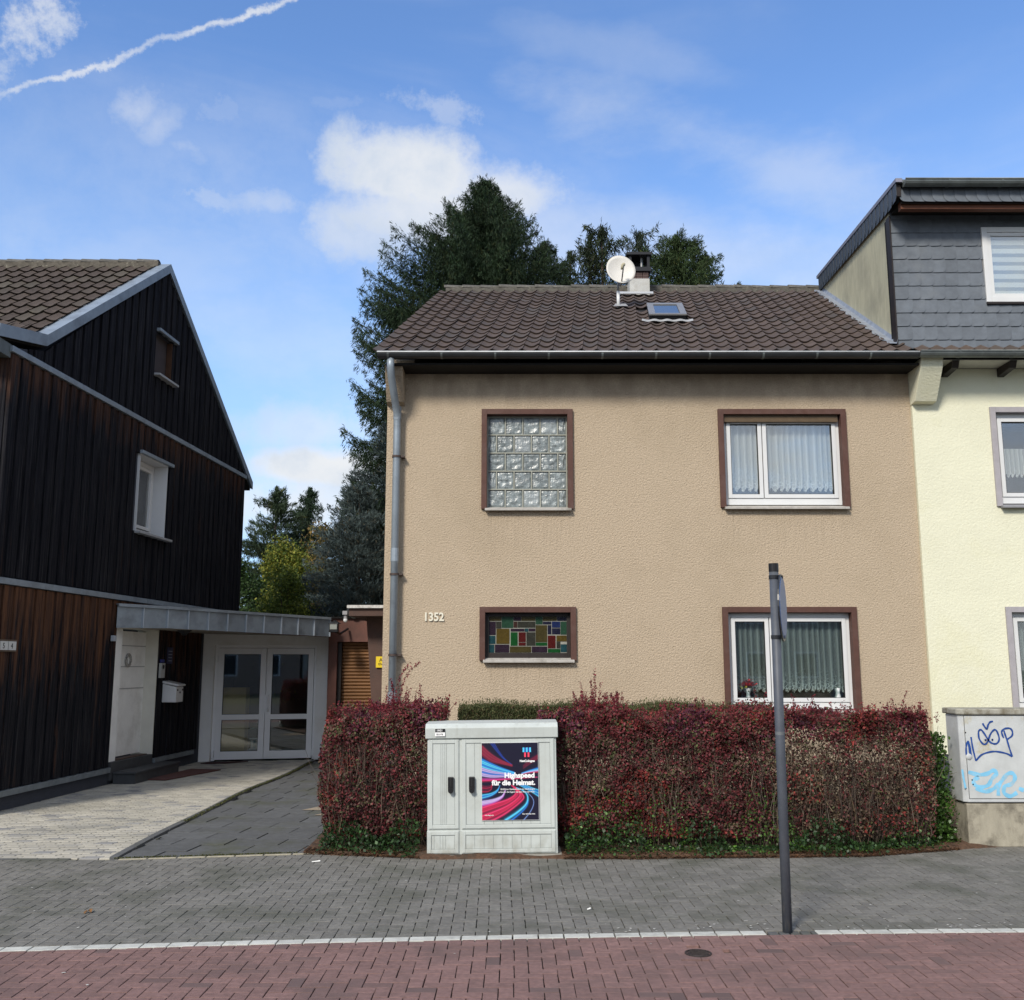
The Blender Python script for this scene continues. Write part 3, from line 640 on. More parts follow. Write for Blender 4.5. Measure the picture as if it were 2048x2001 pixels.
m_mortar = M('grey mortar grid', (.33, .335, .29), .9, .1, 10)
m_block = M('glass block', (.19, .22, .225), .3, .5, 22, .8, 12, objrand=.15, hue2=(.28, .31, .32), hfac=.3, spec=.9, bdist=.02, stretch=(1, 1, 1))
gx0, gx1, gz0, gz1 = W1[0] + .085, W1[1] - .085, W1[2] + .03, W1[3] - .09
b = MB(); b.box(gx0 - .01, gx1 + .01, FY + .095, FY + .12, gz0 - .02, gz1 + .012)
bw = (gx1 - gx0) / 4.5; bh = (gz1 - gz0) / 5; mw = .0075
for j in range(6): b.box(gx0 - .01, gx1 + .01, FY + .064, FY + .094, gz1 - j * bh - mw, gz1 - j * bh + mw)
for j in range(5):
    for i in range(6):
        xx = gx0 + i * bw - (bw / 2 if j % 2 else 0)
        xx = max(gx0, min(gx1, xx))
        b.box(xx - mw, xx + mw, FY + .064, FY + .094, gz1 - (j + 1) * bh + mw + .0005, gz1 - j * bh - mw - .0005)
b.build('mortar_grid', m_mortar, gbw)
b = MB(); b.box(gx0 - .005, gx1 + .005, FY + .02, FY + .07, gz0 - .045, gz0 - .012); b.build('ledge', m_brown, gbw)
bw = (gx1 - gx0) / 4.5; bh = (gz1 - gz0) / 5
def block_vf(w, h, half=False, seed=0):
    """pressed glass front with bowed, wavy relief"""
    r_ = random.Random(seed); n = 9 if not half else 5; nz_ = 9; V = []; a1, a2, p1, p2 = r_.uniform(2, 4), r_.uniform(2, 4), r_.uniform(0, 6), r_.uniform(0, 6)
    for j in range(nz_ + 1):
        for i in range(n + 1):
            u, v = i / n * 2 - 1, j / nz_ * 2 - 1; e = max(abs(u), abs(v)); rim = 0 if e > .99 else (.005 if e > .82 else .001)
            rel = 0 if e > .82 else .0022 * (math.sin(a1 * 2 * u + 3 * v * v + p1) + math.sin(a2 * 2.2 * v - 2.5 * u * u + p2) + (2 * math.sin(9 * abs(u + .3 * v)) if half else math.sin(6 * math.hypot(u + .4, v - .3) + p1)))
            V.append((u * w / 2, -rim - rel - (.0 if e > .99 else .006), v * h / 2))
    Fc = [(j * (n + 1) + i, j * (n + 1) + i + 1, (j + 1) * (n + 1) + i + 1, (j + 1) * (n + 1) + i) for j in range(nz_) for i in range(n)]
    return V, Fc
bl = [block_vf(bw - .02, bh - .02, False, s) for s in range(5)]; blh = block_vf(bw / 2 - .02, bh - .02, True, 9)
items = []
for j in range(5):
    z = gz1 - (j + .5) * bh; x = gx0
    if j % 2: items.append(('h', blh, (x + bw / 4, FY + .084, z))); x += bw / 2
    for i in range(4):
        k_ = random.randrange(5); items.append((k_, bl[k_], (x + bw / 2, FY + .084, z))); x += bw
    if not j % 2: items.append(('h', blh, (x + bw / 4, FY + .084, z)))
pieces('glass_block', 'blocks', gbw, items, m_block, smooth=False)
# stained glass window
sgw = surround_only(W3, 'stained_glass_window', .14)
m_frame_d = M('dark wooden frame', (.02, .014, .012), .5, .2, 10)
b = MB(); frame_bars(b, W3[0] + .077, W3[1] - .077, W3[2] + .03, W3[3] - .077, .045, FY + .05, FY + .10, .07); b.build('frame', m_frame_d, sgw)
sx0, sx1, sz0, sz1 = W3[0] + .125, W3[1] - .125, W3[2] + .105, W3[3] - .125
pal = {'o': (.075, .06, .02), 'g': (.03, .085, .05), 'p': (.035, .02, .035), 'r': (.10, .012, .01), 'G': (.01, .09, .02), 'y': (.11, .075, .015), 'b': (.02, .035, .13), 't': (.02, .075, .09), 'k': (.045, .045, .035), 'm': (.06, .028, .022), 'n': (.02, .02, .045)}
pm = {k_: M('coloured glass ' + nme, tuple(q * .62 for q in pal[k_]), .15, .25, 14, .2, 20, spec=.6) for k_, nme in zip(pal, ('olive', 'green', 'plum', 'red', 'bright green', 'amber', 'blue', 'teal', 'smoke', 'maroon', 'navy'))}
SG = "132 1495 220 1525 o;222 1495 305 1575 g;307 1495 360 1525 p;362 1495 462 1525 o;464 1495 514 1550 g;516 1495 616 1525 o;618 1495 685 1525 n;132 1530 180 1625 p;182 1530 220 1578 k;307 1530 333 1573 m;335 1530 462 1573 k;516 1530 576 1550 n;580 1530 640 1573 b;642 1530 685 1622 g;184 1580 278 1687 y;286 1580 384 1600 p;386 1578 412 1602 t;414 1578 462 1600 p;464 1555 546 1675 o;550 1555 576 1620 n;580 1577 640 1620 n;286 1605 336 1700 G;342 1605 394 1675 r;398 1605 462 1700 k;132 1630 178 1687 t;550 1628 606 1718 r;612 1628 685 1670 y;342 1678 394 1700 r;464 1678 546 1700 G;612 1672 640 1718 k;642 1690 685 1745 t;132 1692 170 1748 t;174 1692 276 1748 p;280 1705 432 1748 o;436 1705 546 1748 p;550 1722 640 1748 G".split(';')
sx = lambda p: sx0 + (p - 132) / (685 - 132) * (sx1 - sx0); sz = lambda p: sz1 - (p - 1495) / (1748 - 1495) * (sz1 - sz0)
b = MB(); b.box(sx0 - .01, sx1 + .01, FY + .083, FY + .089, sz0 - .01, sz1 + .01); b.build('lead_came', M('pale lead came', (.27, .27, .23), .5, .1, 20), sgw)
for s in SG:
    a, z_, c_, d_, k_ = s.split(); a, z_, c_, d_ = map(int, (a, z_, c_, d_)); g = MB(); g.box(sx(a) + .0008, sx(c_) - .0004, FY + .077, FY + .086, sz(d_) + .0006, sz(z_) - .0006); g.build('glass_piece', pm[k_], sgw)
# skylight
sk_ = MB(); UPV = Vector((0, -SLO, 1)).normalized(); ALV = Vector((SK, 1, SLO)).normalized()
def on_roof(x, y, up=0): return Vector((x + SK * (y - 15), y, roof_z(y))) + UPV * up
def roof_box(b, x0, x1, ya, yb_, u0, u1):
    P = [on_roof(x, y, u) for u in (u0, u1) for x, y in ((x0, ya), (x1, ya), (x1, yb_), (x0, yb_))]
    return b.add(P, [(3, 2, 1, 0), (4, 5, 6, 7), (0, 1, 5, 4), (1, 2, 6, 5), (2, 3, 7, 6), (3, 0, 4, 7)])
m_alu = M('grey aluminium cover', (.28, .28, .28), .45, .1, 10, metal=.4)
roof_box(sk_, 2.15, 2.72, 15.02, 15.97, .01, .12); SKY = sk_.build('skylight', m_seal, roof)
f = MB(); roof_box(f, 2.14, 2.24, 15.0, 15.99, .121, .145); roof_box(f, 2.63, 2.73, 15.0, 15.99, .121, .145); roof_box(f, 2.24, 2.63, 15.86, 15.99, .121, .145); roof_box(f, 2.24, 2.63, 15.0, 15.07, .121, .145); f.build('frame', m_alu, SKY)
f = MB(); roof_box(f, 2.245, 2.625, 15.075, 15.855, .122, .13); f.build('pane', M('dark reflecting roof glass', (.05, .07, .10), .03, .05, 5, spec=1.0), SKY)
f = MB(); V = []
for i in range(29):
    x = 2.03 + i * (.80 / 28); h = .009 * math.cos(2 * math.pi * (x - 2.03) / .2)
    V += [tuple(on_roof(x, 15.0, .06 + h)), tuple(on_roof(x, 14.92 - .015 * math.sin(i), .045 + h))]
f.add(V, [(2 * i, 2 * i + 1, 2 * i + 3, 2 * i + 2) for i in range(28)]); f.build('flashing', M('pale lead apron', (.34, .35, .36), .6, .1, 20), SKY, recalc=False)
# chimney
ch = MB(); cx0, cx1 = 2.19, 2.56; ch.box(cx0, cx1, 17.7, 18.1, 8.3, 8.75); chim = ch.build('chimney', M('white chimney render', (.46, .46, .44), .9, .1, 8, stain=(.4, .39, .36), sscale=6), roof)
b = MB()
for r_ in range(3):
    for i in range(3): b.box(cx0 + .01 + i * .118, cx0 + .12 + i * .118 - .002, 17.71, 18.09, 8.753 + r_ * .045, 8.792 + r_ * .045)
b.build('brick_course', M('dark chimney bricks', (.09, .06, .055), .9, .3, 20), chim)
b = MB(); b.box(cx0 - .03, cx1 + .03, 17.67, 18.13, 8.89, 8.97)
for xx in (cx0 - .01, cx1 - .04):
    for yy in (17.69, 18.06): b.box(xx, xx + .05, yy, yy + .05, 8.971, 9.20)
b.box(cx0 + .0, cx1 - .10, 18.0, 18.055, 8.971, 9.20)
b.box(cx0 - .05, cx1 + .05, 17.64, 18.16, 9.201, 9.25); b.build('cap', m_black, chim)
b = MB(); b.tube([(cx1 - .13, 17.8, 8.97), (cx1 - .13, 17.8, 9.20)], .02, 8); b.build('flue_rod', m_alu, chim)
b = MB(); roof_box(b, cx0 - .23 - .3, cx1 + .07 - .3, 17.45, 17.66, .05, .065); b.build('flashing', M('white lead tray', (.42, .43, .44), .6, .15, 20), chim)
# lead flashing against the neighbour's dormer
b = MB(); n = 40
V = []
for i in range(n + 1):
    y = 13.32 + (17.95 - 13.32) * i / n; x = XR - .2 + SK * (y - RY0); z = roof_z(y); wv = .02 * math.sin(i * 1.9)
    V += [(x - .16 + wv, y, z + .05 + .008 * math.sin(i * 1.9)), (x - .03, y, z + .045), (x + .0, y, z + .13)]
b.add(V, [(3 * i + k_, 3 * i + k_ + 1, 3 * i + k_ + 4, 3 * i + k_ + 3) for i in range(n) for k_ in (0, 1)]); b.build('flashing', m_lead, roof, recalc=False)

# satellite dish
dish = thing('satellite_dish', 'round off-white satellite dish on a short mast in front of the chimney', 'satellite dish', tuple(on_roof(1.70, 16.3)))
DX, DYp, DZ = 1.86, 16.2, 8.33
base = on_roof(1.68, 16.3)
b = MB(); b.tube([base, base + Vector((0, 0, .30))], .028, 10); b.build('mast', m_white_pvc, dish, smooth=True)
b = MB(); b.tube([base + Vector((0, 0, .29)), base + Vector((0, 0, .52))], .02, 10); b.build('mast_top', m_alu, dish, smooth=True)
b = MB(); b.add([tuple(on_roof(1.59, 16.2, .055)), tuple(on_roof(1.84, 16.2, .055)), tuple(on_roof(1.80, 16.4, .06)), tuple(on_roof(1.63, 16.4, .06))], [(0, 1, 2, 3)]); b.build('mast_flashing', M('pale mast flashing', (.3, .3, .3), .6, .1, 20), dish, recalc=False)
nrm = Vector((.12, -1, .28)).normalized(); cdish = base + Vector((.03, -.08, .62)); ax = nrm.cross(Vector((0, 0, 1))).normalized(); ay = ax.cross(nrm)
V = []; Fc = []; rings, seg = 7, 32
for side in (0, 1):
    for r_ in range(rings):
        rr = .001 + (r_ / (rings - 1)) * .99
        for s in range(seg):
            t = 2 * math.pi * s / seg; p = cdish + ax * (.255 * rr * math.cos(t)) + ay * (.29 * rr * math.sin(t)) + nrm * (.075 * rr * rr - (.012 if side else 0)); V.append(tuple(p))
for side in (0, 1):
    o_ = side * rings * seg
    for r_ in range(rings - 1):
        for s in range(seg): Fc.append((o_ + r_ * seg + s, o_ + r_ * seg + (s + 1) % seg, o_ + (r_ + 1) * seg + (s + 1) % seg, o_ + (r_ + 1) * seg + s))
o_ = (rings - 1) * seg
for s in range(seg): Fc.append((o_ + s, o_ + (s + 1) % seg, o_ + rings * seg + (s + 1) % seg, o_ + rings * seg + s))
b = MB(); b.add(V, Fc); b.build('reflector', M('off white dish paint', (.62, .60, .56), .6, .06, 6), dish, smooth=True)
arm0 = cdish - ay * .25 + nrm * .02; arm1 = cdish + nrm * .34 - ay * .11 + ax * .02
b = MB(); b.tube([arm0, arm1], .012, 8); b.tube([arm0 + Vector((-.02, .05, -.03)), arm0], .02, 8); b.build('feed_arm', m_alu, dish, smooth=True)
b = MB(); b.tube([arm1 + ay * .0, arm1 - nrm * .08 + ay * .03], .03, 10); b.tube([arm1 + ax * .025, arm1 + ax * .025 - nrm * .05 - ay * .07], .022, 8); b.build('receiver_head', M('yellowed plastic head', (.42, .38, .26), .6, .1, 10), dish, smooth=True)
# aerial-like cable
# objects on the ground floor window board
def pot(label, x, z, h, kind):
    t = thing('flower_vase' if kind else 'white_vase', label, 'vase', (x, FY + .12, z))
    m_ = M('glazed white china', (.68, .70, .70), .3, .05, 6)
    pr = [(.02, 0), (.035, .01), (.022, .05), (.03, .09), (.045, .13), (.05, .14)] if kind else [(.038, 0), (.04, .01), (.028, .07), (.036, .125), (.034, .13)]
    b = MB(); b.lathe([(r_ * 1.0, hh * h / .14) for r_, hh in pr], (x, FY + .12, z)); b.build('vase', m_, t, smooth=True)
    if kind:
        P = []; C_ = []
        for _ in range(260):
            c = Vector((x + random.gauss(0, .045), FY + .12 + random.gauss(0, .03), z + h + .045 + random.gauss(0, .028))); d = Vector((random.gauss(0, 1), random.gauss(0, 1), random.gauss(0, 1))).normalized(); e = d.cross(Vector((0, .3, 1))).normalized(); s = .014
            P.append([c - d * s, c - e * s, c + d * s, c + e * s]); C_.append((.45, .03, .04) if c.z > z + h + .03 else ((.32, .3, .04) if random.random() < .4 else (.03, .09, .02)))
        npmesh('bouquet', P, 4, m_leafv, t, colors=C_)
m_leafv = M('petals and leaves', (1, 1, 1), .6, .1, 30, vcol='tint', trans=.25)
pot('white footed vase with red flowers behind the left pane of the ground floor window', 3.16, 1.215, .13, True)
pot('plain white vase at the right end of the ground floor window board', 4.36, 1.215, .14, False)

# ------------------------------------------------------------------ the cream house on the right
YY = FY - .05
cream = thing('cream_house', 'pale yellow rendered house at the right edge with slate clad dormer', 'house', (8, YY, 0))
V1 = (6.60, 7.95, 3.78, 5.17); V2 = (6.60, 7.95, 1.02, 2.42)
wall_with_holes('wall', XR + .003, 13.0, .5, 5.72, YY, [inner(w) for w in (V1, V2)], .35, m_cream, cream)
b = MB(); b.box(XR + .004, 13.0, YY + .02, YY + .3, -.1, .497); b.build('plinth', m_plinth, cream)
b = MB(); b.box(13.0 - .3, 13.0, YY + .351, 23, -.1, 5.7, SK); b.box(XR + .9, 13.9, 22.7, 23, -.1, 5.7)
for z in (.3, 2.95, 5.5): b.box(XR + .4, 12.6, YY + .36, 17.5, z, z + .1)
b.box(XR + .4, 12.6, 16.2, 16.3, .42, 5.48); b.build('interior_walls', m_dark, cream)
m_mauve = M('grey mauve surround', (.36, .34, .36), .7, .08, 10)
for w, ss, lb in ((V1, True, 0), (V2, False, 1)):
    window(cream, *w, YY, split=7.5, glassm=m_glass_up if ss else m_glass, surround=m_mauve, shutter=False, sillm=M('grey sill', (.25, .25, .27), .6, .1, 10), proud=.03)
curtain('short white cafe curtain hanging in the upper window of the cream house', 6.72, 7.8, 4.22, 4.62, YY + .17, 16, .03, m_curt)
curtain('bluish lace curtain in the ground floor window of the cream house', 6.72, 7.8, 1.32, 2.32, YY + .17, 16, .04, m_curt2)
t = thing('figurine', 'small white and red figurine on the sill of the cream house ground floor window', 'ornament', (6.94, YY + .12, 1.21)); b = MB(); b.lathe([(.001, 0), (.03, .0), (.035, .03), (.02, .06), (.001, .065)], (6.94, YY + .12, 1.21)); b.build('body', M('ivory china', (.65, .6, .5), .4, .05, 5), t, smooth=True); b = MB(); b.lathe([(.026, .065), (.024, .08), (.001, .1)], (6.94, YY + .12, 1.21)); b.build('red_cap', M('red glaze', (.3, .02, .02), .4, .1, 6), t, smooth=True)
b = MB(); xa = 5.53; b.prism([(xa, YY + .05, 5.75), (xa, 13.02, 5.75), (xa, 13.06, 5.62), (xa, 13.32, 5.22), (xa, YY + .05, 5.20)], (.30, 0, 0)); b.build('eaves_console', m_cream, cream, bevel=.006)
for xx in (5.97, 6.75, 7.55, 8.35):
    b = MB(); b.prism([(xx, YY - .002, 5.72), (xx, 13.05, 5.72), (xx, 13.10, 5.63), (xx, YY - .002, 5.60)], (.09, 0, 0)); b.build('rafter_end', m_frame_d, cream)
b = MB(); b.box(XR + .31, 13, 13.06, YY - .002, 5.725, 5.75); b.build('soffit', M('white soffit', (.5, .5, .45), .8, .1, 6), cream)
gutter(cream, XR - .06, 13, 12.95, 5.80, .072, m_zincd, m_zincd, [XR + .45 + i * .72 for i in range(8)])
croof = MB(); P0 = [(XR + .002 + SK * (y - RY0), y, z) for y, z in ((RY0, RZ0 - .03), (18.2, roof_z(18.2) - .03), (23.4, RZ0 - .03), (18.2, roof_z(18.2) - .2), (RY0, RZ0 - .12))]; P1 = [(13.3 + SK * (p[1] - RY0), p[1], p[2]) for p in P0]
croof.add(P0 + P1, [(0, 1, 6, 5), (1, 2, 7, 6), (2, 3, 8, 7), (3, 4, 9, 8), (4, 0, 5, 9), (4, 3, 1, 0), (3, 2, 1)]); CR = croof.build('roof', m_soffit, cream)
items = []
for j in range(1):
    y = RY0 - .06 + j * rowd
    for i in range(28): items.append(('t', tv, (XR - .09 + SK * (y - RY0) + i * .202, y, roof_z(y))))
pieces('roof_tile', 'tile_field', CR, items, m_tile)
# dormer
DYF = 13.36; DX0 = 5.36; DZ1 = 7.93
dorm = MB(); dorm.box(DX0 + .001, 12.5, DYF + .012, DYF + .2, 5.9, DZ1); 
DM = dorm.build('dormer', m_soffit, cream)
m_slate = M('blue grey slate', (.115, .132, .155), .55, .16, 7, .25, 30, objrand=.09, stain=(.16, .175, .19), sscale=2.2, sramp=(.55, .8), spec=.5)
m_slated = M('dark slate', (.05, .06, .075), .5, .2, 10, .2, 40, objrand=.12)
def slate_vf(w=.19, h=.235, r=.05, th=.007, mirror=False):
    """face slate, lower right corner cut round; hangs in XZ, front to -Y, lower edge proud"""
    P = [(0, 0), (w - r, 0)] + [(w - r + r * math.sin(a), r * 1.25 - r * 1.25 * math.cos(a)) for a in (R(22), R(45), R(68), R(90))] + [(w, h), (0, h)]
    tilt = lambda x, z: -.016 * (1 - z / h) - .010 * (x / w); V = [(x, tilt(x, z), z) for x, z in P] + [(x, tilt(x, z) - th, z) for x, z in P]; n = len(P)
    return V, [tuple(range(n - 1, -1, -1)), tuple(range(n, 2 * n))] + [(i, (i + 1) % n, n + (i + 1) % n, n + i) for i in range(n)]
sv = slate_vf(); items = []; sp_, sr_ = .172, .197
D1 = (at(1870, 500, DYF).x, at(1870, 500, DYF).x + 1.5, at(1900, 577, DYF).z, at(1900, 435, DYF).z)
for j in range(11):
    z = 5.93 + j * sr_ - .02
    for i in range(26):
        x = DX0 + .002 + i * sp_ - (j % 2) * 0 + (.0 if j % 3 else .03) + .02 * (j % 2); 
        if x > 11: continue
        wcut = None; vf = sv
        if i == 0: wf = .19 + x - DX0 - .002; x = DX0 + .002; vf = slate_vf(w=wf)
        if z + sr_ * .6 > D1[2] and z < D1[3] - .12 and x + sp_ > D1[0] and x < D1[1]:
            if x + .04 > D1[0]: continue
            wcut = D1[0] - x - .004
        if wcut is not None and wcut < .19: vf = slate_vf(w=max(.06, wcut), r=min(.05, wcut * .4))
        items.append((None if (wcut or i == 0) else 's', vf, (x, DYF + .004, z)))
pieces('slate', 'slate_field', DM, items, m_slate)
b = MB(); b.box(DX0 - .018, DX0 - .001, DYF - .03, DYF + .1, 5.95, DZ1); b.build('corner_strip', m_frame_d, DM)
# dormer window: frame only
w = MB(); frame_bars(w, D1[0], D1[1], D1[2], D1[3], .075, DYF - .045, DYF + .01); wd = w.build('window', m_white_pvc, DM, bevel=.006)
s = MB(); frame_bars(s, D1[0] + .078, D1[1] - .078, D1[2] + .078, D1[3] - .078, .05, DYF - .03, DYF + .01); s.build('sash', m_white_pvc, wd, bevel=.004)
s = MB(); s.box(D1[0] + .13, D1[1] - .13, DYF - .012, DYF - .006, D1[2] + .13, D1[3] - .13); s.build('pane', m_glass_up, wd)
s = MB(); s.box(D1[0], D1[1] + .02, DYF - .05, DYF, D1[2] - .03, D1[2] - .003); s.build('sill', m_frame_d, wd)
t = thing('striped_blind', 'white and grey striped roller blind in the dormer window', 'blind', (D1[0] + .7, DYF + .005, D1[2])); zz = D1[3] - .13; n = 0
while zz > D1[2] + .14:
    h = .075 if n % 2 else .05; z_lo = max(D1[2] + .13, zz - h); b = MB(); b.box(D1[0] + .132, D1[1] - .132, DYF + .0, DYF + .004, z_lo + .001, zz - .001); b.build('blind_band', M('white blind band', (.80, .82, .80), .8, .02, 5) if n % 2 else M('grey blind band', (.42, .46, .50), .8, .02, 5), t); zz -= h; n += 1
# dormer roof and verge
def vx(y): return 5.275 + .103 * (y - 12.8)
TZ = lambda y: 8.22 + .138 * (y - 12.8)
b = MB(); V = [(vx(y), y, TZ(y)) for y in (12.82, 18.1)] + [(12.8, y, TZ(y)) for y in (18.1, 12.82)]
b.prism(V, (0, 0, -.05)); b.build('dormer_roof', m_zincd, DM)
b = MB(); V = [(vx(y) - .02, y, TZ(y) + .012) for y in (12.80, 18.12)]; b.prism([V[0], V[1], (V[1][0], V[1][1], V[1][2] - .055), (V[0][0], V[0][1], V[0][2] - .055)], (.09, 0, 0)); b.build('verge_strip', M('lilac grey verge metal', (.24, .24, .29), .5, .1, 6, metal=.3), DM)
n = 24
for i in range(n):
    y0_ = 12.84 + (18.0 - 12.84) * i / n; y1_ = 12.84 + (18.0 - 12.84) * (i + 1) / n; h0 = .27 if i > 0 else .24; x_ = vx(y0_) - .002; x1_ = vx(y1_) - .002
    zt0, zt1 = TZ(y0_) - .045, TZ(y1_) - .045; o_ = .012
    b = MB(); b.prism([(x_ - o_, y0_, zt0), (x_ - o_, y0_, zt0 - h0 * .75), (x_ - o_, y0_ + .05, zt0 - h0), (x1_, y1_ + .03, zt1 - h0), (x1_, y1_ + .03, zt1)], (.008, 0, 0)); b.build('verge_slate', m_slated, DM)
b = MB(); b.prism([(vx(12.86), 12.86, TZ(12.86) - .052), (vx(18), 18.0, TZ(18) - .052), (vx(18), 18.0, TZ(18) - .30), (vx(12.86), 12.86, TZ(12.86) - .23)], (.06, 0, 0)); b.build('verge_board', m_frame_d, DM)
cheek = MB(); P = [(DX0, DYF + .01, roof_z(DYF) - .05), (DX0, DYF + .01, DZ1 + .06)] + [(DX0 + SK * (y - DYF), y, z) for y, z in ((15, TZ(15) - .2), (17.9, TZ(17.9) - .2), (18.05, roof_z(18.05) - .05))]
cheek.prism(P, (.15, 0, 0)); cheek.build('dormer_cheek', M('weathered cream render', (.50, .47, .33), .95, .12, 5, .4, 60, stretch=(1, 3, .5), stain=(.33, .31, .23), sscale=1.4, sramp=(.45, .75)), DM)
# front of the dormer eaves
sf = slate_vf(w=.20, h=.2, r=.07); items = [('f', sf, (5.325 + i * .153, 12.90 , 7.905)) for i in range(30)]
items = []
for i in range(34):
    V, Fc = slate_vf(w=.19, h=.2, r=.07); V = [(.19 - x, y, z) for x, y, z in V]; items.append(('f', (V, Fc), (5.322 + i * .152, 12.905, 7.93)))
pieces('slate', 'slate_field', DM, items, m_slate)
b = MB(); b.box(5.36, 12.6, 12.915, 12.95, 7.92, 8.165); b.build('fascia_board', m_frame_d, DM)
b = MB(); b.box(5.37, 12.6, 12.96, 13.06, 7.86, 7.98); b.build('eaves_beam', M('reddish brown wood', (.13, .045, .02), .6, .25, 12, stretch=(.3, 3, 6)), DM)
b = MB(); b.box(5.37, 12.6, 13.065, DYF - .03, 7.94, 7.97); b.build('soffit', m_soffit, DM)
gutter(DM, 5.36, 12.6, 12.80, 8.185, .078, m_zincd, m_zincd, [5.95 + i * .72 for i in range(8)])

# ------------------------------------------------------------------ the dark timber house on the left
def wx(y, o=0.): return -5.9 + .0741 * (y - 11.3) + o
timber = thing('timber_house', 'gabled house clad in blackened vertical boards with zinc trim, at the left edge', 'house', (-8, 15, 0))
GY0, GY1, GR, EZ, RZ = 11.3, 19.4, 15.37, 5.42, 7.93
def gz(y):     # underside of the verge along the gable
    if y < 12.0: return 5.36 + (y - 11.3) * .22
    if y < GR: return 5.52 + (y - 12.0) * (RZ - 5.52) / (GR - 12.0)
    return RZ - (y - GR) * (RZ - 5.22) / (19.55 - GR)
def boards_mat(name, z0, z1, amt):
    m = bpy.data.materials.new(name); m.use_nodes = True; nt = m.node_tree; N = nt.nodes.new; L = nt.links.new; bs = nt.nodes['Principled BSDF']; bs.inputs['Roughness'].default_value = .85; bs.inputs['Specular IOR Level'].default_value = .1
    tc = N('ShaderNodeTexCoord'); oi = N('ShaderNodeObjectInfo'); vm = N('ShaderNodeVectorMath'); vm.operation = 'ADD'; L(tc.outputs['Object'], vm.inputs[0]); k_ = N('ShaderNodeMath'); k_.operation = 'MULTIPLY'; k_.inputs[1].default_value = 11; L(oi.outputs['Random'], k_.inputs[0])
    cmb = N('ShaderNodeCombineXYZ'); L(k_.outputs[0], cmb.inputs[0]); L(k_.outputs[0], cmb.inputs[1]); L(cmb.outputs[0], vm.inputs[1])
    def nz(sc3, d=6):
        mp = N('ShaderNodeMapping'); L(vm.outputs[0], mp.inputs[0]); mp.inputs['Scale'].default_value = sc3; n = N('ShaderNodeTexNoise'); n.inputs['Scale'].default_value = 1; n.inputs['Detail'].default_value = d; n.inputs['Roughness'].default_value = .7; L(mp.outputs[0], n.inputs['Vector']); return n.outputs[0]
    def mr(x, a, b_, c, d):
        n = N('ShaderNodeMapRange'); L(x, n.inputs[0])
        for i, s in enumerate((a, b_, c, d)): n.inputs[i + 1].default_value = s
        return n.outputs[0]
    def mix(f, a, c):
        n = N('ShaderNodeMix'); n.data_type = 'RGBA'; L(f, n.inputs[0]) if not isinstance(f, (int, float)) else setattr(n.inputs[0], 'default_value', f)
        for i, s in ((6, a), (7, c)):
            if isinstance(s, tuple): n.inputs[i].default_value = (*s, 1)
            else: L(s, n.inputs[i])
        return n.outputs[2]
    grain = nz((50, 50, 2.2)); big = nz((9, 9, .9)); sp = N('ShaderNodeSeparateXYZ'); L(tc.outputs['Object'], sp.inputs[0])
    c = mix(mr(grain, .35, .75, 0, 1), (.003, .003, .005), (.018, .018, .023))
    c = mix(mr(nz((60, 60, .9), 8), .50, .74, 0, 1), c, (.062, .060, .062)); c = mix(mr(nz((26, 26, .35), 5), .52, .72, 0, .8), c, (.020, .021, .026))
    top = mr(sp.outputs[2], z0, z1, 0, 1)
    a1 = N('ShaderNodeMath'); a1.operation = 'ADD'; L(top, a1.inputs[0]); L(mr(big, .3, .7, -.7, .6), a1.inputs[1])
    a2 = N('ShaderNodeMath'); a2.operation = 'MULTIPLY'; L(mr(a1.outputs[0], .25, 1.1, 0, amt), a2.inputs[0]); L(mr(grain, .25, .65, .25, 1), a2.inputs[1]); a2.use_clamp = True
    c = mix(a2.outputs[0], c, (.15, .068, .034))
    L(c, bs.inputs['Base Color']); bp = N('ShaderNodeBump'); bp.inputs['Strength'].default_value = .6; bp.inputs['Distance'].default_value = .006; L(grain, bp.inputs['Height']); L(bp.outputs[0], bs.inputs['Normal']); return m
mb_low = boards_mat('weathered boards ground floor', 1.0, 2.6, 1.0); mb_mid = boards_mat('charred boards first floor', 4.6, 5.35, .6); mb_top = boards_mat('charred boards gable', 6.5, 9.5, .05); mb_dark = boards_mat('charred boards in the porch', 3, 5, .1)
OPEN = [(14.42, 15.82, .1, 2.2), (14.77, 15.78, 3.62, 4.80), (15.12, 15.70, 6.15, 6.84)]
# wall core with true openings
b = MB(); ys = sorted({GY0 + .02, GY1 - .02, 12.0, GR, *[o[0] for o in OPEN], *[o[1] for o in OPEN]})
for i in range(len(ys) - 1):
    ya, yb_ = ys[i], ys[i + 1]; ym = (ya + yb_) / 2; cuts = sorted([(o[2], o[3]) for o in OPEN if o[0] < ym < o[1]]); z = -.1
    for a, c_ in cuts: b.prism([(wx(ya), ya, z), (wx(yb_), yb_, z), (wx(yb_), yb_, a), (wx(ya), ya, a)], (-.3, 0, 0)); z = c_
    b.prism([(wx(ya), ya, z), (wx(yb_), yb_, z), (wx(yb_), yb_, gz(yb_) - .02), (wx(ya), ya, gz(ya) - .02)], (-.3, 0, 0))
b.box(-14, -6.21, GY0 + .02, GY0 + .3, -.1, 5.4); b.box(-14, -5.55, GY1 - .32, GY1 - .025, -.1, 5.2)
b.build('wall_core', m_plinth, timber)
tiers = [(.24, 2.56, mb_low), (2.66, 5.26, mb_mid), (5.36, 9.9, mb_top)]
y = GY0; n = 0
def add_board(ya, yb_, z0_, z1a, z1b, o, mt):
    m_ = MB(); p = [(wx(ya, .002), ya, z0_), (wx(yb_, .002), yb_, z0_), (wx(yb_, .002), yb_, z1b), (wx(ya, .002), ya, z1a)]
    m_.prism(p, (o, 0, 0)); m_.build('board', mt, timber)
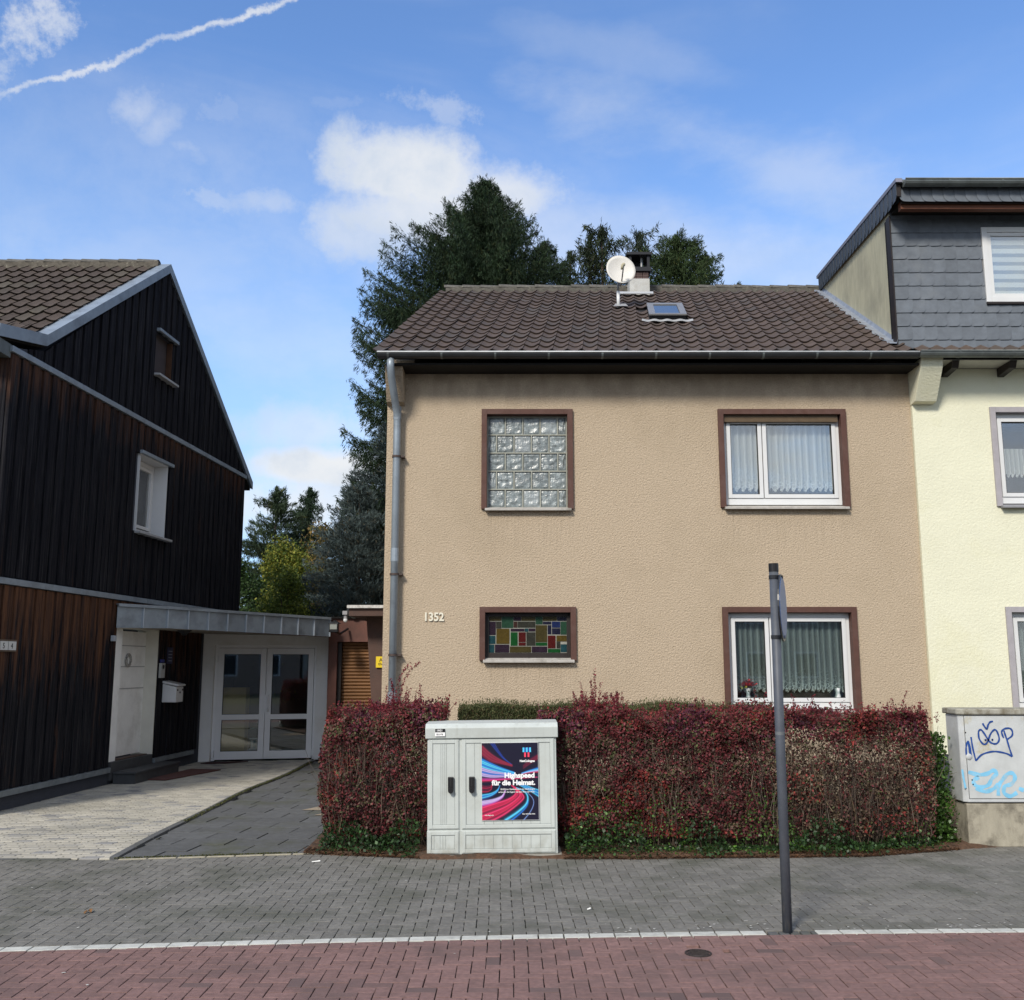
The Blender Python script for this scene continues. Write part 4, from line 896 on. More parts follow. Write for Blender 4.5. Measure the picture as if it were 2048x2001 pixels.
while y < GY1 - .05:
    w = (.135 if n % 2 == 0 else .085) * random.uniform(.9, 1.12); y1 = min(GY1, y + w); o = (.042 if n % 2 == 0 else .018) + random.uniform(-.003, .003)
    for z0_, z1_, mt in tiers:
        a, c_ = (min(z1_, gz(y) - .01), min(z1_, gz(y1) - .01))
        if min(a, c_) < z0_ + .05: continue
        if z0_ < 1 and y > 17.45: continue
        segs = [(z0_, None)]
        for oa, ob, oz0, oz1 in OPEN:
            if y1 > oa + .01 and y < ob - .01 and oz0 < z1_ and oz1 > z0_:
                segs = []
                if oz0 > z0_ + .05: add_board(y, y1, z0_, oz0, oz0, o, mt)
                if oz1 < min(a, c_) - .05: segs = [(oz1, None)]
                break
        for s0, _ in segs: add_board(y, y1, s0, a, c_, o, mt)
    y = y1 + .004; n += 1
# front face boards just round the corner
for i in range(12):
    x1_ = -5.9 - i * .16; m_ = MB(); m_.box(x1_ - .153, x1_, GY0 - .035 if i % 2 else GY0 - .015, GY0 + .018, .24, 5.2); m_.build('board', mb_mid, timber)
def strip(name, ya, yb_, za, zb, h, o, mat, parent=timber): q = MB(); q.prism([(wx(ya, .003), ya, za), (wx(yb_, .003), yb_, zb), (wx(yb_, .003), yb_, zb + h), (wx(ya, .003), ya, za + h)], (o, 0, 0)); return q.build(name, mat, parent, bevel=.004)
y = GY0 - .05
while y < GY1:          # zinc ledges in lengths
    y1 = min(y + 2.0, GY1 + .03); strip('zinc_ledge', y + .002, y1 - .002, 5.27, 5.27, .072, .065, m_zinc); strip('zinc_ledge', y + .002, y1 - .002, 2.57, 2.57, .072, .065, m_zinc)
    y = y1
for ya, yb_ in ((GY0 - .03, 12.9), (12.905, 14.40), (15.84, 17.4)): strip('base_trim', ya, yb_, .165, .165, .07, .06, M('pale zinc base trim', (.20, .23, .25), .5, .2, 8, metal=.35))
# roof
troof = MB(); pr = [(10.95, 5.46), (11.95, 5.66), (GR, RZ + .08), (19.75, 5.22)]
P0 = [(wx(y_) + .02, y_, z_) for y_, z_ in pr]; P1 = [(-16, y_, z_) for y_, z_ in pr]
for i in range(3): troof.add([P0[i], P0[i + 1], P1[i + 1], P1[i], *[(p[0], p[1], p[2] - .12) for p in (P0[i], P0[i + 1], P1[i + 1], P1[i])]], [(0, 1, 2, 3), (7, 6, 5, 4), (0, 1, 5, 4), (2, 3, 7, 6), (1, 2, 6, 5), (3, 0, 4, 7)])
TR = troof.build('roof', m_soffit, timber)
sl2 = (RZ + .08 - 5.66) / (GR - 11.95); tv2 = roof_tile_vf(w=.205, L=.36, sl=sl2, sk=.074, amp=.018, lift=.03); items = []
m_tile2 = M('old brown roof tiles', (.072, .054, .043), .8, .22, 14, .3, 60, objrand=.14, hue2=(.085, .072, .055), hfac=.25, stain=(.15, .13, .09), sscale=7, sramp=(.62, .78))
NR2 = 13; st = (GR - 11.4) / NR2
for j in range(NR2):
    yj = 11.35 + j * st; zj = (5.66 + sl2 * (yj - 11.95)) if yj > 11.95 else 5.55 + .22 * (yj - 11.35)
    for i in range(30): items.append(('t', tv2, (wx(yj) - .31 - i * .205, yj, zj + .02)))
pieces('roof_tile', 'tile_field', TR, items, m_tile2)
b = MB(); b.prism([(wx(GR) - .1, GR - .13, RZ + .0), (wx(GR) - .1, GR + .13, RZ + .0), (wx(GR) - .1, GR + .10, RZ + .14), (wx(GR) - .1, GR - .10, RZ + .14)], (-9, 0, 0)); b.build('ridge_mortar', M('old ridge mortar', (.09, .08, .065), .95, .35, 18, stain=(.24, .23, .18), sscale=14, sramp=(.6, .7)), TR)
items = [('r', ridge_vf(.33, .10), (wx(GR) - .45 - i * .30, GR, RZ + .13)) for i in range(18)]; pieces('ridge_tile', 'ridge', TR, items, m_ridge, smooth=True)
# zinc verge
for (ya, za), (yb_, zb) in zip(pr[:-1], pr[1:]):
    n_ = 1 if yb_ - ya < 2 else 2
    for q in range(n_):
        y0_, y1_ = ya + (yb_ - ya) * q / n_, ya + (yb_ - ya) * (q + 1) / n_; z0_, z1_ = za + (zb - za) * q / n_, za + (zb - za) * (q + 1) / n_
        m_ = MB(); m_.add([(wx(y0_) - .13, y0_, z0_ + .05), (wx(y0_) + .075, y0_, z0_ + .05), (wx(y1_) + .075, y1_, z1_ + .05), (wx(y1_) - .13, y1_, z1_ + .05), (wx(y0_) - .13, y0_, z0_ - .0), (wx(y0_) + .075, y0_, z0_ - .10), (wx(y1_) + .075, y1_, z1_ - .10), (wx(y1_) - .13, y1_, z1_ - .0)], [(0, 1, 2, 3), (1, 5, 6, 2), (0, 4, 5, 1), (3, 2, 6, 7), (4, 7, 6, 5)]); m_.build('zinc_verge', m_zinc, TR)
gutter(timber, -12, wx(11.0) + .03, 10.86, 5.42, .075, m_zincd, m_brightedge, [-6.6, -7.3, -8.0])
b = MB(); b.box(-12, wx(11) + .05, 10.95, 11.28, 5.20, 5.36); b.build('eaves_box', m_zincd, timber)
# window in the first floor gable
tw = MB(); oy0, oy1, oz0, oz1 = OPEN[1]
tw.prism([(wx(oy1) + .04, oy1 - .015, oz0), (wx(oy1) - .24, oy1 - .015, oz0), (wx(oy1) - .24, oy1 - .015, oz1), (wx(oy1) + .04, oy1 - .015, oz1)], (0, .014, 0))
tw.prism([(wx(oy0) + .04, oy0, oz1 - .015), (wx(oy0) - .24, oy0, oz1 - .015), (wx(oy1) - .24, oy1 - .016, oz1 - .015), (wx(oy1) + .04, oy1 - .016, oz1 - .015)], (0, 0, .014)); tw.prism([(wx(oy0) + .04, oy0, oz0), (wx(oy0) - .24, oy0, oz0), (wx(oy0) - .24, oy0, oz1 - .02), (wx(oy0) + .04, oy0, oz1 - .02)], (0, .012, 0))
TW = tw.build('window', m_white_pvc, timber)
def ybars(b, y0, y1, z0, z1, w, o0, o1):
    for ya, yb_, za, zb in ((y0, y0 + w, z0, z1), (y1 - w, y1, z0, z1), (y0 + w, y1 - w, z1 - w, z1), (y0 + w, y1 - w, z0, z0 + w)):
        b.prism([(wx(ya, o0), ya, za), (wx(yb_, o0), yb_, za), (wx(yb_, o0), yb_, zb), (wx(ya, o0), ya, zb)], (o1 - o0, 0, 0))
b = MB(); ybars(b, oy0 + .02, oy1 - .02, oz0 + .03, oz1 - .02, .07, -.24, -.17); ybars(b, oy0 + .10, oy1 - .10, oz0 + .11, oz1 - .10, .05, -.21, -.155); b.build('frame', m_white_pvc, TW, bevel=.004)
b = MB(); b.prism([(wx(oy0 + .15, -.19), oy0 + .15, oz0 + .16), (wx(oy1 - .15, -.19), oy1 - .15, oz0 + .16), (wx(oy1 - .15, -.19), oy1 - .15, oz1 - .15), (wx(oy0 + .15, -.19), oy0 + .15, oz1 - .15)], (-.006, 0, 0)); b.build('pane', m_glass_up, TW)
b = MB(); b.prism([(wx(oy0 + .1, -.21), oy0 + .1, oz0 + .1), (wx(oy1 - .1, -.21), oy1 - .1, oz0 + .1), (wx(oy1 - .1, -.21), oy1 - .1, oz1 - .1), (wx(oy0 + .1, -.21), oy0 + .1, oz1 - .1)], (-.01, 0, 0)); o = b.build('drawn_blind', M('pale blind', (.45, .48, .5), .9, .05, 5)); props(o, 'pale blind drawn behind the first floor window of the timber house', 'blind')
for (oy0, oy1, oz0, oz1), nm in ((OPEN[1], 0), (OPEN[2], 1)):
    strip('window_hood', oy0 - .03, oy1 + .12, oz1 + .0, oz1 + .0, .05, .09, m_zinc); strip('window_ledge', oy0 - .06, oy1 + .1, oz0 - .035, oz0 - .035, .035, .13, M('pale stone ledge', (.33, .34, .35), .7, .1, 9))
# shutter in the little gable window
oy0, oy1, oz0, oz1 = OPEN[2]; b = MB(); b.prism([(wx(oy0, -.06), oy0, oz0), (wx(oy1, -.06), oy1, oz0), (wx(oy1, -.06), oy1, oz1), (wx(oy0, -.06), oy0, oz1)], (-.02, 0, 0)); b.build('attic_hatch', M('dull brown hatch', (.045, .035, .035), .8, .15, 6), timber)
b = MB(); b.prism([(wx(oy1, .035), oy1 - .012, oz0 + .02), (wx(oy1, -.055), oy1 - .012, oz0 + .02), (wx(oy1, -.055), oy1 - .012, oz1 - .02), (wx(oy1, .035), oy1 - .012, oz1 - .02)], (0, .011, 0)); b.build('hatch_reveal', M('raw brown reveal', (.07, .032, .016), .85, .2, 10), timber)
# porch with front door
oy0, oy1, oz0, oz1 = OPEN[0]; m_pw = M('porch white', (.86, .86, .83), .8, .06, 4, stain=(.68, .67, .63), sscale=2.5); m_pc = M('porch cream', (.66, .64, .56), .85, .06, 4)
D_ = -.30
b = MB(); b.prism([(wx(oy1, .03), oy1 - .02, .28), (wx(oy1, D_), oy1 - .02, .28), (wx(oy1, D_), oy1 - .02, oz1 - .02), (wx(oy1, .03), oy1 - .02, oz1 - .02)], (0, .019, 0)); b.prism([(wx(oy0, .03), oy0, oz1 - .018), (wx(oy0, D_), oy0, oz1 - .018), (wx(oy1, D_), oy1, oz1 - .018), (wx(oy1, .03), oy1, oz1 - .018)], (0, 0, .017)); b.build('porch_reveal', m_pc, timber)
b = MB(); b.prism([(wx(oy0, -.02), oy0, .22), (wx(oy0 + .27, -.02), oy0 + .27, .22), (wx(oy0 + .27, -.02), oy0 + .27, oz1 - .02), (wx(oy0, -.02), oy0, oz1 - .02)], (-.2, 0, 0)); b.build('door_side_panel', m_pw, timber)
dr = MB(); dr.prism([(wx(oy0 + .28, -.16), oy0 + .28, .33), (wx(oy1 - .02, -.16), oy1 - .02, .33), (wx(oy1 - .02, -.16), oy1 - .02, oz1 - .05), (wx(oy0 + .28, -.16), oy0 + .28, oz1 - .05)], (-.05, 0, 0)); DR = dr.build('front_door', m_pw, timber)
for zz in (1.30, 1.62, 1.93):
    b = MB(); b.prism([(wx(oy0 + .30, -.157), oy0 + .30, zz), (wx(oy1 - .04, -.157), oy1 - .04, zz), (wx(oy1 - .04, -.157), oy1 - .04, zz + .01), (wx(oy0 + .30, -.157), oy0 + .30, zz + .01)], (.006, 0, 0)); b.build('door_groove', M('door shadow line', (.3, .3, .3), .8, .1, 5), DR)
b = MB(); hy = oy0 + .36; b.tube([(wx(hy, -.155), hy, .98), (wx(hy, -.09), hy, 1.02), (wx(hy, -.08), hy, 1.2), (wx(hy, -.09), hy, 1.38), (wx(hy, -.155), hy, 1.42)], .014, 8); b.build('handle', m_black, DR, smooth=True)
wc = Vector((wx(15.2, -.145), 15.2, 1.72)); b = MB(); b.tube([wc + Vector((0, .085 * math.cos(t), .085 * math.sin(t))) for t in np.linspace(0, 2 * math.pi, 20)], .022, 6, False); o = b.build('wreath', M('grey dried wreath', (.36, .35, .32), .9, .4, 50), None, smooth=True); props(o, 'small pale round wreath hanging on the white front door', 'wreath')
m_step = M('anthracite step slabs', (.055, .058, .062), .7, .15, 10, .1, 60)
st_ = thing('front_steps', 'two dark stone steps leading to the white front door', 'steps', (-5.5, 15.2, 0))
b = MB(); b.prism([(wx(14.5, .055), 14.5, 0), (wx(16.1, .055), 16.1, 0), (wx(16.1, .055) + .28, 16.1, 0), (wx(14.5, .055) + .31, 14.5, 0)], (0, 0, .135)); b.build('riser', m_step, st_)
b = MB(); b.prism([(wx(14.5, .055) - .0, 14.48, .137), (wx(16.1, .055), 16.12, .137), (wx(16.1, .055) + .30, 16.12, .137), (wx(14.5, .055) + .33, 14.48, .137)], (0, 0, .028)); b.build('tread', m_step, st_, bevel=.004)
b = MB(); b.prism([(wx(oy0, -.25), oy0 + .01, .05), (wx(oy1, -.25), oy1 - .03, .05), (wx(oy1, .045), oy1 - .03, .05), (wx(oy0, .045), oy0 + .01, .05)], (0, 0, .25)); b.build('upper_step', m_step, st_, bevel=.004)
b = MB(); b.prism([(wx(14.7, -.13), 14.7, .302), (wx(15.7, -.13), 15.7, .302), (wx(15.7, .0), 15.7, .302), (wx(14.7, .0), 14.7, .302)], (0, 0, .014)); o = b.build('door_mat', M('brown door mat', (.09, .06, .05), .95, .3, 80)); props(o, 'narrow brown mat on the upper step under the front door', 'door mat')
b = MB(); b.prism([(-5.30, 14.95, .004), (-5.0, 14.9, .004), (-4.62, 16.35, .004), (-5.12, 16.45, .004)], (0, 0, .014)); o = b.build('door_mat', M('reddish mat', (.10, .045, .04), .95, .3, 80)); props(o, 'reddish brown mat lying on the paving beside the steps', 'door mat')
b = MB(); b.prism([(-5.25, 17.35, .004), (-4.85, 17.4, .004), (-4.55, 17.75, .004), (-5.2, 17.6, .004)], (0, 0, .012)); o = b.build('door_mat', M('dark red mat', (.05, .02, .02), .95, .3, 80)); props(o, 'dark mat in front of the white double door', 'door mat')
# number plate 1354 by the left picture edge
np_ = thing('number_sign', 'small enamel house number sign on the dark boards at the left edge', 'sign', (wx(11.5, .06), 11.5, 1.85))
b = MB(); b.prism([(wx(11.12, .05), 11.12, 1.80), (wx(11.83, .05), 11.83, 1.80), (wx(11.83, .05), 11.83, 1.94), (wx(11.12, .05), 11.12, 1.94)], (.012, 0, 0)); b.build('plate', M('sign frame', (.10, .07, .05), .6, .2, 10), np_)
for i, ch_ in enumerate('1354'):
    ya = 11.16 + i * .165; b = MB(); b.prism([(wx(ya, .064), ya, 1.82), (wx(ya + .15, .064), ya + .15, 1.82), (wx(ya + .15, .064), ya + .15, 1.92), (wx(ya, .064), ya, 1.92)], (.006, 0, 0)); tl = b.build('number_tile', M('white enamel', (.6, .6, .58), .4, .05, 10), np_)
    text_mesh(ch_, .09, 'digit', m_black, np_, (wx(ya + .04, .0715), ya + .04, 1.838), rot=(R(90), 0, R(90 - 4.2)), extrude=.001)

# ------------------------------------------------------------------ white link building with canopy
m_pvcd = M('lightened white door plastic', (.90, .90, .90), .35, .03, 4)  # plastic lightened to make up for skylight missing under the canopy
linkb = thing('link_building', 'low white entrance building with zinc canopy between timber house and brown garage', 'building', (-4.4, 18, 0))
LS = .25
def ly(x): return 17.75 + LS * (x + 5.45)
def lbox(b, x0, x1, o0, o1, z0, z1): return b.add([(x, ly(x) - o, z) for z in (z0, z1) for x, o in ((x0, o1), (x1, o1), (x1, o0), (x0, o0))], [(3, 2, 1, 0), (4, 5, 6, 7), (0, 1, 5, 4), (1, 2, 6, 5), (2, 3, 7, 6), (3, 0, 4, 7)])
m_lw = M('white link wall', (.88, .88, .86), .9, .04, 3, .2, 60, stain=(.74, .73, .68), sscale=1.5)
DL, DRr, DT = -5.24, -3.52, 2.0
b = MB(); lbox(b, -5.6, DL, -.25, 0, 0, 2.45); lbox(b, DRr, -3.28, -.25, 0, 0, 2.45); lbox(b, DL, DRr, -.25, 0, DT, 2.45); b.build('wall', m_lw, linkb)
dd = MB(); fo = -.09
lbox(dd, DL, DL + .05, fo - .05, fo, 0, DT); lbox(dd, DRr - .05, DRr, fo - .05, fo, 0, DT); lbox(dd, DL + .05, DRr - .05, fo - .05, fo, DT - .05, DT); DD = dd.build('double_door', m_pvcd, linkb, bevel=.004)
mid = (DL + DRr) / 2
for a, c_ in ((DL + .055, mid - .004), (mid + .004, DRr - .055)):
    l = MB(); o0, o1 = fo - .03, fo + .02; wv = .095
    lbox(l, a, a + wv, o0, o1, .02, DT - .055); lbox(l, c_ - wv, c_, o0, o1, .02, DT - .055); lbox(l, a + wv, c_ - wv, o0, o1, DT - .16, DT - .055); lbox(l, a + wv, c_ - wv, o0, o1, .02, .16); lbox(l, a + wv, c_ - wv, o0, o1, .70, .79); l.build('door_leaf', m_pvcd, DD, bevel=.004)
    g = MB(); lbox(g, a + wv, c_ - wv, fo - .012, fo - .006, .16, .70); lbox(g, a + wv, c_ - wv, fo - .012, fo - .006, .79, DT - .16); g.build('pane', m_glass, DD)
    g = MB()
    for zA, zB in ((.16, .70), (.79, DT - .16)):
        for q in ((a + wv, a + wv + .008, zA, zB), (c_ - wv - .008, c_ - wv, zA, zB), (a + wv, c_ - wv, zA, zA + .008), (a + wv, c_ - wv, zB - .008, zB)): lbox(g, q[0], q[1], fo - .005, fo + .015, q[2], q[3])
    g.build('seal', m_seal, DD)
b = MB(); hx = mid + .06; P = [(hx, ly(hx) - fo - .02, .84), (hx, ly(hx) - fo - .08, .86), (hx, ly(hx) - fo - .08, 1.1), (hx, ly(hx) - fo - .02, 1.12)]; b.tube(P, .014, 8); lbox(b, hx - .075, hx - .035, fo + .02, fo + .028, .82, 1.13); b.build('handle', m_pvcd, DD, smooth=False)
for hx_, hz_ in ((DL + .03, 1.75), (DL + .03, .12), (DRr - .03, 1.75), (DRr - .03, .12)): b = MB(); lbox(b, hx_ - .018, hx_ + .018, fo + .001, fo + .035, hz_ - .06, hz_ + .06); b.build('hinge', m_pvcd, DD, bevel=.004)
b = MB(); lbox(b, -5.6, -3.0, -2.6, -2.5, 0, 2.4); lbox(b, -5.7, -5.6, -2.5, -.26, 0, 2.4); lbox(b, -3.1, -3.0, -2.5, -.26, 0, 2.4); lbox(b, -5.55, -3.05, -2.5, -.26, 2.3, 2.4); b.build('inside_walls', M('dim inside walls', (.05, .055, .06), .9, .1, 3), linkb)
t = MB(); lbox(t, DL + .10, DL + .48, -.55, -.30, .05, 1.25); o = t.build('cardboard_panel', M('ochre board', (.50, .33, .12), .9, .06, 3)); props(o, 'ochre board leaning inside the left leaf of the glazed double door', 'board')
t = thing('shelf', 'low white and blue shelf inside the glazed double door', 'shelf', (-4.55, 18.5, 0))
for i in range(3): b = MB(); lbox(b, -4.72, -4.42, -.75, -.5, .15 + i * .18, .17 + i * .18); b.build('shelf_board', m_white_pvc, t)
for i in range(6): b = MB(); lbox(b, -4.71 + i * .045, -4.675 + i * .045, -.7, -.55, .175, .31); b.build('box_file', M('teal file', (.10, .28, .34), .7, .1, 9) if i % 2 else m_white_pvc, t)
# canopy: a wedge of zinc panels
m_seam = M('light zinc seam', (.42, .47, .52), .5, .08, 6)
CP = [(wx(14.26, .08), 14.26), (-5.14, 15.0), (-3.19, 17.62)]; ZT = [2.50, 2.50, 2.46]; ZB = [2.17, 2.19, 2.14]
b = MB(); top = [(CP[0][0], CP[0][1], ZT[0] - .012), (CP[1][0], CP[1][1], ZT[1] - .012), (CP[2][0], CP[2][1], ZT[2] - .012), (-3.19, 18.8, 2.44), (wx(18.8, .06), 18.8, 2.46)]
ins = [(CP[0][0] + .0, CP[0][1] + .06, ZB[0] + .02), (CP[1][0] - .03, CP[1][1] + .05, ZB[1] + .02), (CP[2][0] - .05, CP[2][1] + .03, ZB[2] + .02), (-3.24, 18.8, ZB[2] + .02), (wx(18.8, .06), 18.8, ZB[0] + .02)]
b.add([(p[0], p[1], 2.44 if i > 1 else 2.47) for i, p in enumerate(ins)] + ins, [(0, 1, 2, 3, 4), (9, 8, 7, 6, 5), (0, 1, 6, 5), (1, 2, 7, 6), (2, 3, 8, 7), (3, 4, 9, 8), (4, 0, 5, 9)])
CAN = b.build('canopy', M('canopy soffit', (.30, .27, .22), .8, .1, 5), linkb)
def panel_run(A, B, za, zb, ta, tb, n):
    A, B = Vector(A), Vector(B); d = (B - A).normalized(); nr = Vector((d.y, -d.x, 0)).normalized() if len(A) == 3 else None
    for i in range(n):
        f0, f1 = i / n, (i + 1) / n; p, q = A.lerp(B, f0) + d * .003, A.lerp(B, f1) - d * .003; z0a, z0b = za + (zb - za) * f0, za + (zb - za) * f1; t0, t1 = ta + (tb - ta) * f0, ta + (tb - ta) * f1
        m_ = MB(); m_.prism([(p.x, p.y, z0a), (q.x, q.y, z0b), (q.x, q.y, t1 - .03), (p.x, p.y, t0 - .03)], (-nr.x * .01, -nr.y * .01, 0)); m_.build('zinc_panel', m_zinc, CAN)
        m_ = MB(); e = q + d * .003; m_.prism([(e.x - d.x * .007, e.y - d.y * .007, z0b), (e.x + d.x * .007, e.y + d.y * .007, z0b), (e.x + d.x * .007, e.y + d.y * .007, t1 - .03), (e.x - d.x * .007, e.y - d.y * .007, t1 - .03)], (nr.x * .022, nr.y * .022, 0)); m_.build('standing_seam', m_seam, CAN)
    m_ = MB(); m_.prism([(A.x, A.y, ta - .028), (B.x, B.y, tb - .028), (B.x, B.y, tb + .014), (A.x, A.y, ta + .014)], (nr.x * .035, nr.y * .035, 0)); m_.prism([(A.x, A.y, ta - .0), (B.x, B.y, tb - .0), (B.x - nr.x * .12, B.y - nr.y * .12, tb - .0), (A.x - nr.x * .12, A.y - nr.y * .12, ta)], (0, 0, .013)); m_.build('drip_edge', m_zinc, CAN)
panel_run((*CP[0], 0), (*CP[1], 0), ZB[0], ZB[1], ZT[0], ZT[1], 2)
panel_run((*CP[1], 0), (*CP[2], 0), ZB[1], ZB[2], ZT[1], ZT[2], 9)
b = MB(); b.add(top, [(0, 1, 2, 3, 4)]); b.build('canopy_top', m_zinc, CAN)
b = MB(); b.add([(-5.0, 15.3, ZB[1] - .002), (-3.25, 17.6, ZB[2] - .002), (-3.3, 18.0, ZB[2] - .001), (-4.6, 17.0, ZB[1] - .001)], [(0, 1, 2, 3)]); b.build('soffit_board', M('red brown soffit board', (.11, .03, .015), .7, .2, 10), CAN, recalc=False)
t = thing('ceiling_lamp', 'dark bowl lamp under the canopy', 'lamp', (-5.07, 15.6, 2.1)); b = MB(); b.lathe([(.001, -.09), (.04, -.085), (.05, -.06), (.12, -.01), (.12, .0), (.001, .0)], (-5.07, 15.6, 2.19)); b.build('lamp_bowl', m_black, t, smooth=True)
# mailbox, intercom, name plate, small sensor
mbx = thing('mailbox', 'white wall mailbox hanging on the dark boards by the porch', 'mailbox', (-5.35, 16.2, 1.1))
my0, my1 = 16.02, 16.36; mo = .045; md_ = .17; bz0, bz1 = 1.07, 1.36
b = MB(); b.prism([(wx(my0, mo), my0, bz0), (wx(my0, mo + md_ * 1.3), my0, bz0), (wx(my0, mo + md_ * 1.3), my0, bz1 - .05), (wx(my0, mo), my0, bz1)], (0, my1 - my0, 0)); b.build('box', m_white_pvc, mbx, bevel=.008)
b = MB(); b.prism([(wx(my0, mo - .002), my0 - .015, bz1 + .008), (wx(my0, mo + md_ * 1.3 + .03), my0 - .015, bz1 - .042), (wx(my0, mo + md_ * 1.3 + .03), my0 - .015, bz1 - .015), (wx(my0, mo), my0 - .015, bz1 + .045)], (0, my1 - my0 + .03, 0)); b.build('lid', m_white_pvc, mbx, bevel=.008)
b = MB(); fx_ = wx(my0, mo + md_ * 1.3); 
for yy, zz in ((my0 + .05, bz1 - .10), (my1 - .05, bz1 - .10), (my0 + .17, bz1 - .14)): b.tube([(fx_, yy, zz), (fx_ + .012, yy, zz)], .015, 8)
b.build('lock', m_black, mbx)
ic = thing('intercom', 'grey door intercom with round camera beside the front door', 'intercom', (wx(15.95, .05), 15.95, 1.45)); b = MB(); b.prism([(wx(15.84, .045), 15.84, 1.45), (wx(15.99, .045), 15.99, 1.45), (wx(15.99, .045), 15.99, 1.68), (wx(15.84, .045), 15.84, 1.68)], (.04, 0, 0)); b.build('housing', M('grey plastic', (.42, .43, .42), .5, .08, 8), ic, bevel=.006)
b = MB(); b.tube([(wx(15.91, .086), 15.91, 1.62), (wx(15.91, .096), 15.91, 1.62)], .032, 14); b.build('camera_eye', m_black, ic)
b = MB(); b.prism([(wx(15.86, .05), 15.86, 1.69), (wx(15.98, .05), 15.98, 1.69), (wx(15.98, .05), 15.98, 1.735), (wx(15.86, .05), 15.86, 1.735)], (.02, 0, 0)); b.build('name_strip', M('blue strip', (.05, .06, .25), .5, .05, 9), ic)
pl = thing('name_plate', 'small dark blue notice plate on the dark boards above the mailbox', 'plate', (wx(16.25, .05), 16.25, 1.75)); b = MB(); b.prism([(wx(16.12, .046), 16.12, 1.67), (wx(16.32, .046), 16.32, 1.67), (wx(16.32, .046), 16.32, 1.93), (wx(16.12, .046), 16.12, 1.93)], (.01, 0, 0)); b.build('board', M('dark blue plate', (.02, .025, .07), .5, .05, 9), pl)
for k_ in range(4): b = MB(); b.prism([(wx(16.15, .058), 16.15, 1.71 + k_ * .05), (wx(16.29, .058), 16.29, 1.71 + k_ * .05), (wx(16.29, .058), 16.29, 1.722 + k_ * .05), (wx(16.15, .058), 16.15, 1.722 + k_ * .05)], (.002, 0, 0)); b.build('text_line', M('pale print', (.3, .33, .4), .6, .05, 9), pl)
b = MB(); b.prism([(wx(14.18, .045), 14.18, 1.98), (wx(14.26, .045), 14.26, 1.98), (wx(14.26, .045), 14.26, 2.06), (wx(14.18, .045), 14.18, 2.06)], (.05, 0, 0)); o = b.build('motion_sensor', M('grey sensor', (.35, .38, .42), .5, .05, 9), None, bevel=.006); props(o, 'tiny grey sensor box on the dark boards under the canopy corner', 'sensor')

# ------------------------------------------------------------------ brown garage annex
gar = thing('brown_garage', 'reddish brown annex with bronze roller shutter beside the beige house', 'garage', (-2.4, 18, 0))
m_gw = M('red brown render', (.165, .078, .062), .9, .12, 4, .3, 60, stain=(.10, .06, .05), sscale=2.2, sramp=(.5, .75))
m_gp = M('brown pillar render', (.095, .058, .048), .9, .12, 4, .3, 60, stain=(.07, .05, .045), sscale=3)
GYF = 18.0; sX0 = at(643, 1300, GYF).x; sZ = at(643, 1222, GYF).z
wall_with_holes('wall', -3.27, -1.3, -.1, 2.47, GYF, [(sX0 - .03, -2.0, -.09, sZ)], .35, m_gw, gar)
b = MB(); b.box(sX0 - .03, sX0 + .04, GYF + .08, GYF + .25, -.05, sZ - .01); b.build('shutter_reveal_shade', m_frame_d, gar)  # dark strip stands in for the shadow in the left reveal
sh = MB(); sh.box(sX0 + .03, -2.0, GYF + .20, GYF + .22, 0, sZ); SH = sh.build('roller_shutter', M('shutter backing', (.05, .025, .01), .8, .1, 9), gar)
m_slat = M('bronze shutter slats', (.27, .125, .045), .5, .08, 10, spec=.4)
V = []; 
for i in range(7): t_ = i / 6; V.append((0, -.018 * math.sin(math.pi * t_), .006 + .053 * t_))
vf = (V + [(1.2, y, z) for _, y, z in V], [(i, 7 + i, 8 + i, i + 1) for i in range(6)])
pieces('slat', 'slats', SH, [('s', vf, (sX0 + .035, GYF + .198, z)) for z in np.arange(0.02, sZ - .05, .06)], m_slat, smooth=True)
b = MB(); b.box(-3.3, -1.2, GYF - .05, 22, 2.471, 2.50); b.build('roof_deck', m_soffit, gar)
V = []; n = 46     # scalloped pantile edge
for k_, (dy, dz) in enumerate(((-.08, .0), (.35, .16), (-.075, -.03))):
    for i in range(n): x = -3.0 + i * .03; V.append((x, GYF + dy, 2.52 + dz + .028 * math.sin(i * .75)))
b = MB(); b.add(V, [(i, i + 1, n + i + 1, n + i) for i in range(n - 1)] + [(2 * n + i, 2 * n + i + 1, i + 1, i) for i in range(n - 1)]); b.build('pantile_edge', M('mossy black pantiles', (.03, .03, .025), .9, .3, 14), gar, recalc=False)
pb = MB(); py = 15.2; tl, tr = at(697, 1190, py).x, -1.45; bl = at(712, 1370, py).x
pb.prism([(bl + .05, py, -.1), (tr, py, -.1), (tr, py, 2.38), (tl, py, 2.38)], (0, .4, 0)); pb.build('pillar', m_gp, gar)
b = MB(); cz = at(680, 1170, 14.75).z; b.box(at(664, 1165, 14.75).x, -1.5, 14.75, 18.1, cz - .02, cz + .09); b.build('porch_roof', m_gp, gar)
b = MB(); b.box(at(660, 1165, 14.7).x, -1.5, 14.70, 18.1, cz + .092, cz + .135); b.build('roof_edging', M('pale roof edging', (.55, .54, .52), .8, .2, 30, stain=(.3, .28, .26), sscale=10), gar)
ys_ = thing('yellow_sign', 'small yellow warning sign half hidden by the corner of the beige house', 'sign', (-1.95, 15.18, 1.7)); z1_ = at(720, 1250, 15.17).z; z0_ = at(720, 1271, 15.17).z; x0_ = at(715.5, 1260, 15.17).x
b = MB(); b.box(x0_, x0_ + .26, 15.165, 15.178, z0_, z1_); b.build('plate', M('yellow plate', (.75, .55, .02), .5, .04, 9), ys_)
